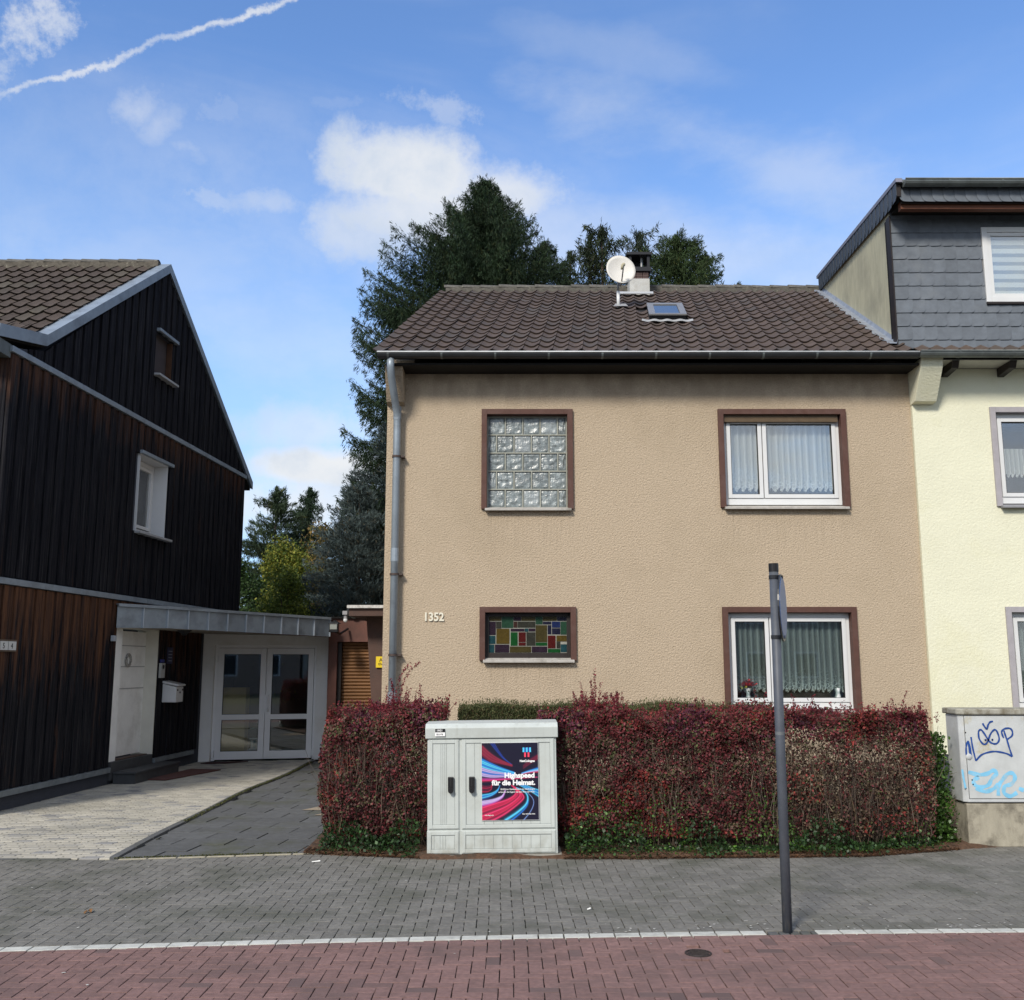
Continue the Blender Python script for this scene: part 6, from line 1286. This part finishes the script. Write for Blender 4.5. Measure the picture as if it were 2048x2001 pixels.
def barberry(label, x0, x1, yf, yb_, zt, nl, nt, thin, shoots, rnd_end=0.):
    t = thing('barberry_hedge', label, 'hedge', ((x0 + x1) / 2, (yf + yb_) / 2, 0)); W = x1 - x0; D = yb_ - yf
    u = rng.random(nl); face = np.where(u < .52, 0, np.where(u < .68, 1, np.where(u < .76, 2, 3)))   # front, top, ends, inside
    x = rng.uniform(x0, x1, nl); y = rng.uniform(yf, yb_, nl); z = rng.uniform(.12, zt, nl)
    dep = np.abs(rng.normal(0, .06, nl)); y = np.where(face == 0, yf + dep, y); z = np.where(face == 1, zt - dep * .9, z)
    side = rng.random(nl) < .5; x = np.where(face == 2, np.where(side, x0 + dep, x1 - dep), x)
    # rounded shoulders, bulging front
    fz = z / zt; bul = .10 * np.sin(np.clip(fz, 0, 1) * 3.1) ** .7 + .10 * np.array([mnoise.noise(Vector((a * 2.6, b_ * 3.2, 3))) for a, b_ in zip(x, z)])
    y = y - bul * (1 - np.clip((y - yf) / D, 0, 1)); tn = .12 * np.array([mnoise.noise(Vector((a * 1.9, b_ * 2, 8))) + .45 * mnoise.noise(Vector((a * 7, b_ * 6, 4))) for a, b_ in zip(x, y)]); z = z + tn * 1.25 * np.clip(fz, 0, 1) ** 2 + np.where(rng.random(nl) < .10, rng.uniform(0, .09, nl) ** 1.0, 0) * (fz > .92)
    if rnd_end: e0 = np.clip((x0 + rnd_end - x) / rnd_end, 0, 1); z = z - e0 ** 2 * .12 * fz; x = x + (np.abs(fz - .55) * 1.2) ** 2 * .22 * e0; y = y + e0 ** 2 * .2 * (1 - (y - yf) / D)
    c = np.stack([x, y, z], 1); nn = nz3(c, 2.6); nf = nz3(c, 8, 4.); fz = c[:, 2] / zt
    # density: full near the top and in patches, twiggy in the middle
    patch = np.clip((nn + .12) * 3.2, 0, 1); dens = np.clip(.40 + .7 * np.clip((fz - .74 + .25 * nn) * 4, 0, 1) + .55 * patch * (1 - thin(c[:, 0])) + .35 * nf - .22 * thin(c[:, 0]), .05, 1)
    dens = np.where((face == 3), np.where(thin(c[:, 0]) > .5, np.where(fz > .62, .34, .95), .95), dens); kp = rng.random(nl) < dens; c, nn, nf, fz = c[kp], nn[kp], nf[kp], fz[kp]; n = len(c)
    palette = np.array([(.150, .030, .034), (.112, .028, .034), (.078, .042, .036), (.175, .032, .028), (.085, .060, .040), (.085, .022, .04)])
    w_top = np.clip((fz - .78) * 5, 0, 1); pr = rng.random(n) + nf * .6; k_ = np.where(pr < .25 + .35 * w_top, 0, np.where(pr < .55 + .2 * w_top, 1, np.where(pr < .92, 2, 4))); k_ = np.where((nn > .24) & (rng.random(n) < .5), 3, k_); k_ = np.where((nn < -.2) & (rng.random(n) < .5) & (w_top > .3), 5, k_)
    palette = np.concatenate([palette, [(.060, .068, .028)]]); k_ = np.where(rng.random(n) < .08 + .10 * (nf > .1), 6, k_); k_ = np.where((thin(c[:, 0]) > .5) & (fz < .8) & (rng.random(n) < .42), 4, k_); cl = palette[k_] * rng.uniform(.6, 1.4, (n, 1)) * (1 + nf[:, None] * .9) * HEDGE_GAIN
    npmesh('leaves', leaves(c, rng.uniform(.008, .019, n), .3, .66), 4, m_veg, t, colors=cl, kind='stuff')
    # stems
    xs = rng.uniform(x0 + .03 + (.14 if rnd_end else 0), x1 - .06, nt); ys_ = yf + np.abs(rng.normal(.02, .22, nt)); ys_ = np.clip(ys_, yf - .06, yb_); K_ = 6; P = np.zeros((nt, K_, 3)); zt_ = rng.uniform(.55, 1.0, nt) * zt
    z0s = rng.uniform(0, .5, nt) * (rng.random(nt) < .5)
    lean = rng.normal(0, .13, nt); 
    for i in range(K_): f_ = i / (K_ - 1); P[:, i, 2] = z0s + (zt_ - z0s) * f_; bb = .10 * np.sin(np.clip(P[:, i, 2] / zt, 0, 1) * 3.1); P[:, i, 0] = xs + lean * f_ + rng.normal(0, .024, nt); P[:, i, 1] = ys_ - bb + rng.normal(0, .018, nt)
    ct = np.array([(.12, .09, .065), (.075, .055, .042), (.20, .17, .13), (.05, .036, .03), (.16, .12, .07)])[rng.choice(5, nt, p=[.22, .34, .05, .35, .04])]
    V = twig_tubes(P, rng.uniform(.0012, .0042, nt)); C1 = np.tile(ct, (15, 1))
    nb = nt * 4; b0 = np.stack([rng.uniform(x0 + .02 + (.16 if rnd_end else 0), x1 - .08, nb), yf + np.abs(rng.normal(-.02, .16, nb)), rng.uniform(.1, .97, nb) * zt], 1); b0[:, 1] -= .10 * np.sin(np.clip(b0[:, 2] / zt, 0, 1) * 3.1); dd_ = unit_(rng.normal(size=(nb, 3)) * np.array([1, .7, .8]) + np.array([0, 0, .7])) * rng.uniform(.04, .15, (nb, 1))
    Q = np.stack([b0, b0 + dd_ * .5 + rng.normal(0, .008, (nb, 3)), b0 + dd_], 1); V2 = twig_tubes(Q, rng.uniform(.0007, .0018, nb)); C2 = np.tile(ct[rng.integers(0, nt, nb)] * .9, (6, 1))
    npmesh('stems', np.concatenate([V, V2]), 4, m_twig, t, colors=np.concatenate([C1, C2]) , kind='stuff')
    # shoots above the top
    LV = []; LC = []; TP = []
    for sx_, sy_, h, bend in shoots:
        k2 = 5; p = []; L_ = h
        for i in range(k2): f_ = i / (k2 - 1); p.append((sx_ + bend * f_ ** 1.8, sy_ + .02 * math.sin(f_ * 3), zt - .08 + (L_ + .08) * (f_ if abs(bend) < .12 else math.sin(f_ * 1.35) / math.sin(1.35))))
        p = np.array(p); TP.append(p); m_ = int((L_ + .08) / .0035); f_ = rng.random(m_) * (k2 - 1); i0 = np.clip(f_.astype(int), 0, k2 - 2); f_ = f_ - i0; q = p[i0] * (1 - f_)[:, None] + p[i0 + 1] * f_[:, None] + rng.normal(0, .008, (m_, 3))
        LV.append(leaves(q, rng.uniform(.006, .013, m_), .5, .55)); LC.append(np.array([(.15, .022, .032)]) * rng.uniform(.55, 1.4, (m_, 1)) * HEDGE_GAIN)
    if TP: npmesh('shoots', np.concatenate([twig_tubes(np.array(TP), np.full(len(TP), .0018)), ]), 4, m_twig, t, colors=np.tile(np.array([(.12, .05, .045)]), (12 * len(TP), 1)), kind='stuff'); npmesh('shoot_leaves', np.concatenate(LV), 4, m_veg, t, colors=np.concatenate(LC), kind='stuff')
    return t
HEDGE_GAIN = 1.25
def sh(px, z_extra, bend=0., y=9.75): return (at(px, 1360, y).x, y, z_extra, bend)
def sh_many(px0, px1, n, h0, h1, y0=9.6, y1=10.1): return [(at(random.uniform(px0, px1), 1360, 9.8).x, random.uniform(y0, y1), random.uniform(h0, h1), random.gauss(0, .03)) for _ in range(n)]
HZ = 1.19
barberry('clipped dark red barberry hedge with rounded end left of the pale street cabinet', -1.80, -.62, 9.42, 10.2, HZ + .03, 66000, 420, lambda x: np.full_like(x, .25),
         [sh(752, .30, -.05), sh(748, .45, .16), (-1.12, 9.9, .46, .22), sh(765, .22, .08), sh(822, .10, .12), sh(853, .09, .08)] + sh_many(735, 800, 22, .08, .26) + sh_many(640, 735, 26, .02, .10) + sh_many(700, 830, 30, .02, .12), .35)
barberry('long clipped red and brown barberry hedge right of the pale street cabinet', .25, 3.83, 9.42, 10.2, HZ, 190000, 1300, lambda x: np.clip((x - 1.9) * 1.2, 0, 1) * .95,
         [sh(1133, .42, .0), sh(1127, .34, -.01), sh(1140, .30, .02), sh(1112, .30, -.03), sh(1168, .22, .04), sh(1150, .2), sh(1440, .24, -.01, 9.7), sh(1454, .22, .03, 9.7), sh(1520, .20, -.06, 9.7), sh(1540, .18, .06, 9.7), sh(1716, .22, .07, 9.7), sh(1745, .12, .05, 9.7), sh(1600, .12, .03), sh(1700, .15), sh(1340, .16), sh(1325, .15), sh(1260, .14, .04)]
         + sh_many(1095, 1200, 40, .06, .22) + sh_many(1210, 1420, 40, .02, .11) + sh_many(1420, 1560, 30, .02, .10) + sh_many(1560, 1770, 34, .0, .10) + sh_many(1085, 1780, 90, .0, .05))
# green hedge behind
def green_hedge(label, x0, x1, y0, y1, z1, n):
    t = thing('green_hedge', label, 'hedge', ((x0 + x1) / 2, y0, 0)); x = rng.uniform(x0, x1, n); y = rng.uniform(y0, y1, n); f_ = rng.random(n) < .55; dep = np.abs(rng.normal(0, .05, n)); z = np.where(f_, z1 - dep * 1.6, rng.uniform(.75, z1, n)); y = np.where(f_, y, y0 + dep)
    z = z + .05 * np.array([mnoise.noise(Vector((a * 1.6, b_, 1))) for a, b_ in zip(x, y)]) * (z / z1) ** 3; c = np.stack([x, y, z], 1); d = rng.normal(size=(n, 3)) * .6 + np.array([0, -.1, 1.0]); cl = np.array([(.075, .092, .035), (.10, .11, .045), (.055, .07, .03), (.14, .12, .055), (.10, .06, .035)])[rng.choice(5, n, p=[.35, .25, .2, .12, .08])] * rng.uniform(.7, 1.3, (n, 1))
    c[:, 2] += np.where(rng.random(n) < .12, rng.uniform(0, .07, n), 0) * (c[:, 2] > z1 - .12)
    npmesh('foliage', leaves(c, rng.uniform(.010, .022, n), 0, .24, d), 4, m_veg, t, colors=cl, kind='stuff')
    b = MB()
    for i in range(int((x1 - x0) / .3)): xx = x0 + .15 + i * .3; b.tube([(xx, (y0 + y1) / 2, 0), (xx + .03, (y0 + y1) / 2, z1 * .8)], .012, 5)
    b.build('stems', m_bark, t, kind='stuff')
green_hedge('olive green clipped hedge running behind the red hedge below the windows', -.55, 2.75, 10.35, 10.95, 1.235, 90000)
# ivy and weeds at the foot of the hedges
def ivy(label, x0, x1, n, zmax, y0=None, big=.022, hump=3.1, base=(.026, .058, .018)):
    x = rng.uniform(x0, x1, n); yb_ = np.array([back_y(t) for t in x]) if y0 is None else np.full(n, y0); m_ = np.array([mnoise.noise(Vector((t * hump, 0, 2.5))) for t in x]); H = zmax * np.clip(.40 + m_ * 2.0, .05, 1.15); y = yb_ + .04 + rng.normal(.10, .09, n) - .22 * np.clip(m_, -.3, .5); z = .03 + H * rng.random(n) ** 1.3; y = y + (z / zmax) * .12
    kp = ~((x > -.82) & (x < .47) & (y < CY + .42)); c = np.stack([x, y, z], 1)[kp]; n = len(c); d = rng.normal(size=(n, 3)) * .7 + np.array([0, -.7, .35]); b_ = np.array(base); cl = b_ * rng.uniform(.5, 1.5, (n, 1)) * np.where(rng.random((n, 1)) < .15, 1.7, 1)
    s = rng.uniform(.45, 1., n) * big; return npmesh('ivy', leaves(c, s, .2, .72, d), 4, m_ivy, None, colors=cl, kind='stuff'), label
m_ivy = M('ivy leaves', (1, 1, 1), .45, .12, 30, vcol='tint', trans=.25, spec=.5)
for o, l in (ivy('dark ivy creeping along the foot of the long red hedge', .42, 3.95, 4600, .24), ivy('ivy patch under the left hedge', -1.72, -.8, 1500, .22, None, .024), ): props(o, l, 'ivy')
o, l = ivy('bright green weeds between the hedge stems', .45, 3.9, 3000, .46, None, .016, 2.3, (.055, .115, .02)); o.name = 'weeds'; props(o, l, 'weeds')
o, l = ivy('bushy green weeds in the gap before the dark plinth', 3.93, 4.14, 4200, .85, 9.75, .024, 1.3, (.05, .105, .02)); o.name = 'weeds'; props(o, l, 'weeds')
# moss tufts in joints of the yard
x = rng.uniform(-3.42, -1.9, 2600); y = 8.97 + (x + 3.42) * .174 + np.abs(rng.normal(0, .02, 2600)); c = np.stack([x, y, np.full(2600, .008) + rng.uniform(0, .008, 2600)], 1)
y2 = rng.uniform(11, 17.6, 2600); x2 = np.array([kerb_x(t) for t in y2]) + .02 + rng.normal(0, .014, 2600); c = np.concatenate([c[rng.random(2600) < .35], np.stack([x2, y2, np.full(2600, .02)], 1)]); n = len(c)
o = npmesh('moss', leaves(c, rng.uniform(.004, .012, n), 1, .5), 4, m_veg, colors=np.array([(.07, .075, .022)]) * rng.uniform(.5, 1.4, (n, 1)), kind='stuff'); props(o, 'moss and grass in the joints of the yard', 'moss')

def conifer(label, kind, x, y, H, Rb, zb, col_, nbr, dens=1., pw=.85, droop=.35, gaps=0., spr=.13, top_jit=.25, lean=0., seed=0, cat='tree', rise=.25, asym=0., narrow=False, zcut=0., curt=.5, cap=99.):
    """boughs round a tapered trunk, each carrying upright tips and hanging sprays"""
    rg = np.random.default_rng(seed + 11); t = thing(kind, label, cat, (x, y, 0)); b = MB(); b.tube([(x, y, -.1), (x + lean * .5, y, H * .5), (x + lean, y, H * .985)], .02 * H * .75, 8, True, .02); b.build('trunk', m_bark, t, smooth=True)
    f_ = np.sort(rg.random(nbr)) ** 1.0; h = zb + (H - zb) * f_; th = rg.uniform(0, 2 * math.pi, nbr); L = Rb * np.clip(1 - f_, .02, 1) ** pw * rg.uniform(1 - top_jit * 1.6, 1 + top_jit, nbr) + .18
    L = np.minimum(L, cap * rg.uniform(.8, 1.1, nbr))
    if asym: L = L * (1 + asym * -np.cos(th))
    keep = h > zcut; h, th, L = h[keep], th[keep], L[keep]
    C_ = []; D_ = []; S_ = []; K_ = []; BP = []
    for hi, ti, Li in zip(h, th, L):
        dr = np.array([math.cos(ti), math.sin(ti), 0]); n = int(max(8, Li * 75 * dens)); s = rg.random(n) ** .75; lat = rg.normal(0, 1, n) * (.12 * Li * (1 - s) ** .8 + .05)
        prof = -droop * Li * s + rise * Li * s ** 2.4
        px_ = x + lean * hi / H + dr[0] * Li * s - dr[1] * lat; py_ = y + dr[1] * Li * s + dr[0] * lat; pz = hi + prof + rg.normal(0, .05, n) - np.abs(lat) * .25
        hang = rg.random(n) < curt; pz = pz - np.where(hang, rg.uniform(0, .38, n) * min(1.3, Li), 0); C_.append(np.stack([px_, py_, pz], 1))
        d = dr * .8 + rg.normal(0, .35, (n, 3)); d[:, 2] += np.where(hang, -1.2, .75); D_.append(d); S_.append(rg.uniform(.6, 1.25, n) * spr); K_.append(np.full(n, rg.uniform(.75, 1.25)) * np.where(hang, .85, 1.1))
        nt_ = 5; tipn = np.linspace(0, 1, nt_); BP.append(np.stack([x + lean * hi / H + dr[0] * Li * tipn, y + dr[1] * Li * tipn, hi + (-droop * tipn + rise * tipn ** 2.4) * Li], 1))
    m_ = int(260 * dens); tt = rg.random(m_) ** 1.3; C_.append(np.stack([x + lean + rg.normal(0, .03, m_) + rg.normal(0, .22, m_) * tt, y + rg.normal(0, .2, m_) * tt, H - tt * 1.1 + .05], 1)); D_.append(rg.normal(0, .35, (m_, 3)) + np.array([0, 0, 1.])); S_.append(rg.uniform(.7, 1.3, m_) * spr); K_.append(np.full(m_, 1.05))
    c = np.concatenate(C_); d = np.concatenate(D_); s = np.concatenate(S_); k_ = np.concatenate(K_)[:, None]
    if gaps: kp = nz3(c, .9, 7.) > -1 + gaps; c, d, s, k_ = c[kp], d[kp], s[kp], k_[kp]
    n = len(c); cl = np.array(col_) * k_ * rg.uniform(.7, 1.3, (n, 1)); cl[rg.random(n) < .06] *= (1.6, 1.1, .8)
    V = [leaves(c, s, 0, .13, d)]; CC = [cl]
    for _ in range(2): V.append(leaves(c + rg.normal(0, spr * .35, (n, 3)), s * .7, 0, .15, unit_(d) + rg.normal(0, .38, (n, 3)))); CC.append(cl * rg.uniform(.8, 1.15, (n, 1)))
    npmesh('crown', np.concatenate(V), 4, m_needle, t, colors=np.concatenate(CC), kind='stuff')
    npmesh('branch', twig_tubes(np.array(BP), .006 + L * .004), 4, m_barkd, t, colors=None, kind='stuff'); return t
m_needle = M('conifer needles', (1, 1, 1), .7, .15, 6, vcol='tint', trans=.12, spec=.2)
def tree_at(px, py, Y): p = at(px, py, Y); return p.x, p.z
SPR = (.024, .044, .020)
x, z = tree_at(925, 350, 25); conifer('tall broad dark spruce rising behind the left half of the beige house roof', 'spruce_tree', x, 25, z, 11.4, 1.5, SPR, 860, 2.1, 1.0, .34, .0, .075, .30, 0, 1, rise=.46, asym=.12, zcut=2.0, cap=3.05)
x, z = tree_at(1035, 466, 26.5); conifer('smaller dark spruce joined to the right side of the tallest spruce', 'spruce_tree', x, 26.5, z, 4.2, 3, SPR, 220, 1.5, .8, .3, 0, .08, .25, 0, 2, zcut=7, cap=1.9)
x, z = tree_at(1152, 438, 25); conifer('thin sparse conifer behind the satellite dish', 'spruce_tree', x, 25, z, 1.5, 4, (.028, .042, .02), 190, .9, .5, .15, 0, .10, .5, -.1, 3, rise=.5, zcut=8.5, curt=.7)
x, z = tree_at(1122, 455, 25.6); conifer('slender bare-topped conifer left of the satellite dish', 'spruce_tree', x, 25.6, z, .8, 4, (.028, .042, .02), 140, .9, .42, .1, 0, .09, .5, 0, 31, rise=.5, zcut=8.5, curt=.7)
x, z = tree_at(1210, 448, 27); conifer('sparse conifer with see-through top behind the chimney', 'spruce_tree', x, 27, z, 1.6, 4, (.032, .045, .024), 150, .8, .42, .1, 0, .10, .5, .1, 4, rise=.6, zcut=9, curt=.6)
x, z = tree_at(1285, 455, 26); conifer('rounded green spruce top right of the chimney', 'spruce_tree', x, 26, z, 3.4, 4, (.040, .066, .024), 330, 1.9, .5, .3, 0, .08, .2, 0, 5, rise=.34, zcut=8, cap=1.8)
x, z = tree_at(1085, 484, 27); conifer('ragged low conifer between the big spruce and the dish', 'spruce_tree', x, 27, z, 1.6, 4, (.028, .042, .02), 150, .9, .5, .2, 0, .10, .5, 0, 6, zcut=9)
x, z = tree_at(1338, 492, 26.5); conifer('small conifer tip at the right end of the tree group', 'spruce_tree', x, 26.5, z, 1.7, 4, (.028, .05, .018), 160, 1.2, .55, .3, 0, .10, .3, 0, 7, zcut=8.5)
# trees in the gap between the houses
x, z = tree_at(527, 932, 38); conifer('dark pine with spreading boughs seen in the gap, nearest the timber house', 'pine_tree', x, 38, z, 3.0, .5, (.040, .062, .032), 230, .9, .7, .05, 0, .11, .4, 0, 8, rise=.22, curt=.15)
x, z = tree_at(590, 934, 40); conifer('pointed dark fir in the gap left of the blue cedar', 'fir_tree', x, 40, z, 2.3, .5, (.030, .052, .028), 240, .8, .75, .15, 0, .13, .3, 0, 9, rise=.2, curt=.3)
x, z = tree_at(770, 790, 24); conifer('large blue grey cedar with layered boughs beside the beige house', 'cedar_tree', x, 24, z, 2.75, .3, (.062, .086, .086), 330, 1.4, .55, .16, 0, .075, .25, 0, 10, rise=.12, curt=.12, zcut=1.5)
x, z = tree_at(685, 925, 22); conifer('lower blue cedar bough mass above the brown annex', 'cedar_tree', x, 22, z, 1.6, .3, (.074, .100, .098), 200, 1.5, .55, .1, 0, .065, .3, 0, 12, rise=.1, curt=.12, zcut=1.5)
def broadleaf(label, kind, x, y, H, Rx, zb, n, col_, s=.07, up=0., seed=0, cols=None, lobes=26, tall=1.):
    rg = np.random.default_rng(seed + 50); t = thing(kind, label, 'tree', (x, y, 0)); b = MB(); b.tube([(x, y, -.1), (x, y, H * .5)], .10, 8, True, .05)
    LC = []
    for i in range(lobes): a = rg.uniform(0, 6.28); r_ = Rx * rg.uniform(.1, .85); hz = zb + (H - zb) * rg.uniform(.08, .95); r_ *= (1 - ((hz - zb) / (H - zb)) ** 2.2 * .85); LC.append((x + math.cos(a) * r_, y + math.sin(a) * r_, hz, Rx * rg.uniform(.18, .36)))
    for lx, ly_, lz, lr in LC[:14]: b.tube([(x, y, min(H * .4, lz * .6)), (lx, ly_, lz)], .03, 5, True, .01)
    b.build('trunk', m_bark, t); P = []; per = n // lobes
    for lx, ly_, lz, lr in LC: v = unit_(rg.normal(size=(per, 3))) * (rg.random((per, 1)) ** .4); v[:, 2] *= tall; P.append(np.array([lx, ly_, lz]) + v * lr + rg.normal(0, .04, (per, 3)))
    c = np.concatenate(P); n = len(c); cc_ = np.array(cols if cols else [col_]); cl = cc_[rg.integers(0, len(cc_), n)] * rg.uniform(.65, 1.4, (n, 1)); hi = np.clip((c[:, 2:3] - zb) / (H - zb), 0, 1)
    npmesh('crown', leaves(c, rg.uniform(.6, 1.2, n) * s, up, .5), 4, m_veg, t, colors=cl, kind='stuff')
x, z = tree_at(548, 1035, 24); broadleaf('yellow green bushy tree in the gap above the zinc canopy', 'hornbeam_tree', x, 24, z, 1.35, .5, 30000, None, .035, .6, 1, [(.19, .20, .03), (.12, .16, .025), (.25, .24, .04), (.07, .11, .02)], 40, 1.4)
x, z = tree_at(590, 1075, 23); broadleaf('yellow green lower bush in front of the cedar', 'hornbeam_tree', x - .2, 21.5, z - .35, 1.5, .5, 20000, None, .032, .5, 2, [(.16, .185, .03), (.10, .14, .025), (.06, .095, .018)], 30, 1.3)
x, z = tree_at(475, 1065, 27); broadleaf('dark green bush right behind the timber house', 'laurel_tree', x, 27, z, 1.3, .3, 18000, None, .045, .2, 3, [(.028, .06, .015), (.045, .085, .02), (.03, .05, .018)], 30)
x, z = tree_at(610, 1000, 34); broadleaf('rusty olive tree behind the yellow green one', 'oak_tree', x, 34, z, 2.0, .5, 18000, None, .06, .2, 4, [(.14, .105, .025), (.09, .10, .03), (.17, .11, .03)], 34)
x, z = tree_at(520, 1120, 30); broadleaf('dark tree filling the background of the gap', 'oak_tree', x, 30, z, 3.0, .2, 14000, None, .09, .2, 5, [(.025, .045, .014), (.04, .06, .018)], 34)

# ------------------------------------------------------------------ the other side of the street (seen only as reflections)
m_ow = M('opposite render', (.36, .33, .28), .9, .1, 2); m_or = M('opposite roof', (.07, .05, .045), .85, .2, 4)
def far_house(x0, x1, h, rz, lbl, mt):
    t = thing('brick_house', lbl, 'house', ((x0 + x1) / 2, -24, 0)); b = MB(); b.box(x0, x1, -33, -24, -.05, h); b.build('wall', mt, t)
    b = MB(); b.prism([(x0 - .2, -23.6, h - .05), (x0 - .2, -28.5, rz), (x0 - .2, -33.4, h - .05)], (x1 - x0 + .4, 0, 0)); b.build('roof', m_or, t)
    n = int((x1 - x0) / 2.4)
    for i in range(n):
        for z_ in (1.0, 3.7):
            xx = x0 + .7 + i * (x1 - x0 - .6) / n; b = MB(); b.box(xx, xx + 1.2, -23.99, -23.95, z_, z_ + 1.3); w = b.build('window', m_white_pvc, t); b = MB(); b.box(xx + .08, xx + 1.12, -23.948, -23.94, z_ + .08, z_ + 1.22); b.build('pane', m_seal, w)
far_house(-13, -2.4, 5.6, 8.6, 'plain rendered house across the street behind the viewer, left one', m_ow)
far_house(-2.2, 8.5, 5.6, 8.6, 'plain rendered house across the street behind the viewer, middle one', M('opposite brick', (.28, .2, .15), .9, .15, 5))
far_house(8.7, 19, 5.4, 8.2, 'plain rendered house across the street behind the viewer, right one', m_ow)
GROUPS = {'lace_curtain': 'curtains behind the front windows', 'spruce_tree': 'spruces behind the beige house', 'cedar_tree': 'blue cedars in the gap', 'hornbeam_tree': 'yellow green trees in the gap', 'door_mat': 'mats by the porch', 'dry_leaf': 'fallen leaves', 'paper_scrap': 'scraps of litter', 'barberry_hedge': 'red barberry hedges', 'oak_tree': 'background trees in the gap', 'brick_house': 'houses across the street'}
for o in list(col.objects):
    k_ = o.name.split('.')[0]
    if o.parent is None and k_ in GROUPS: o['group'] = GROUPS[k_]
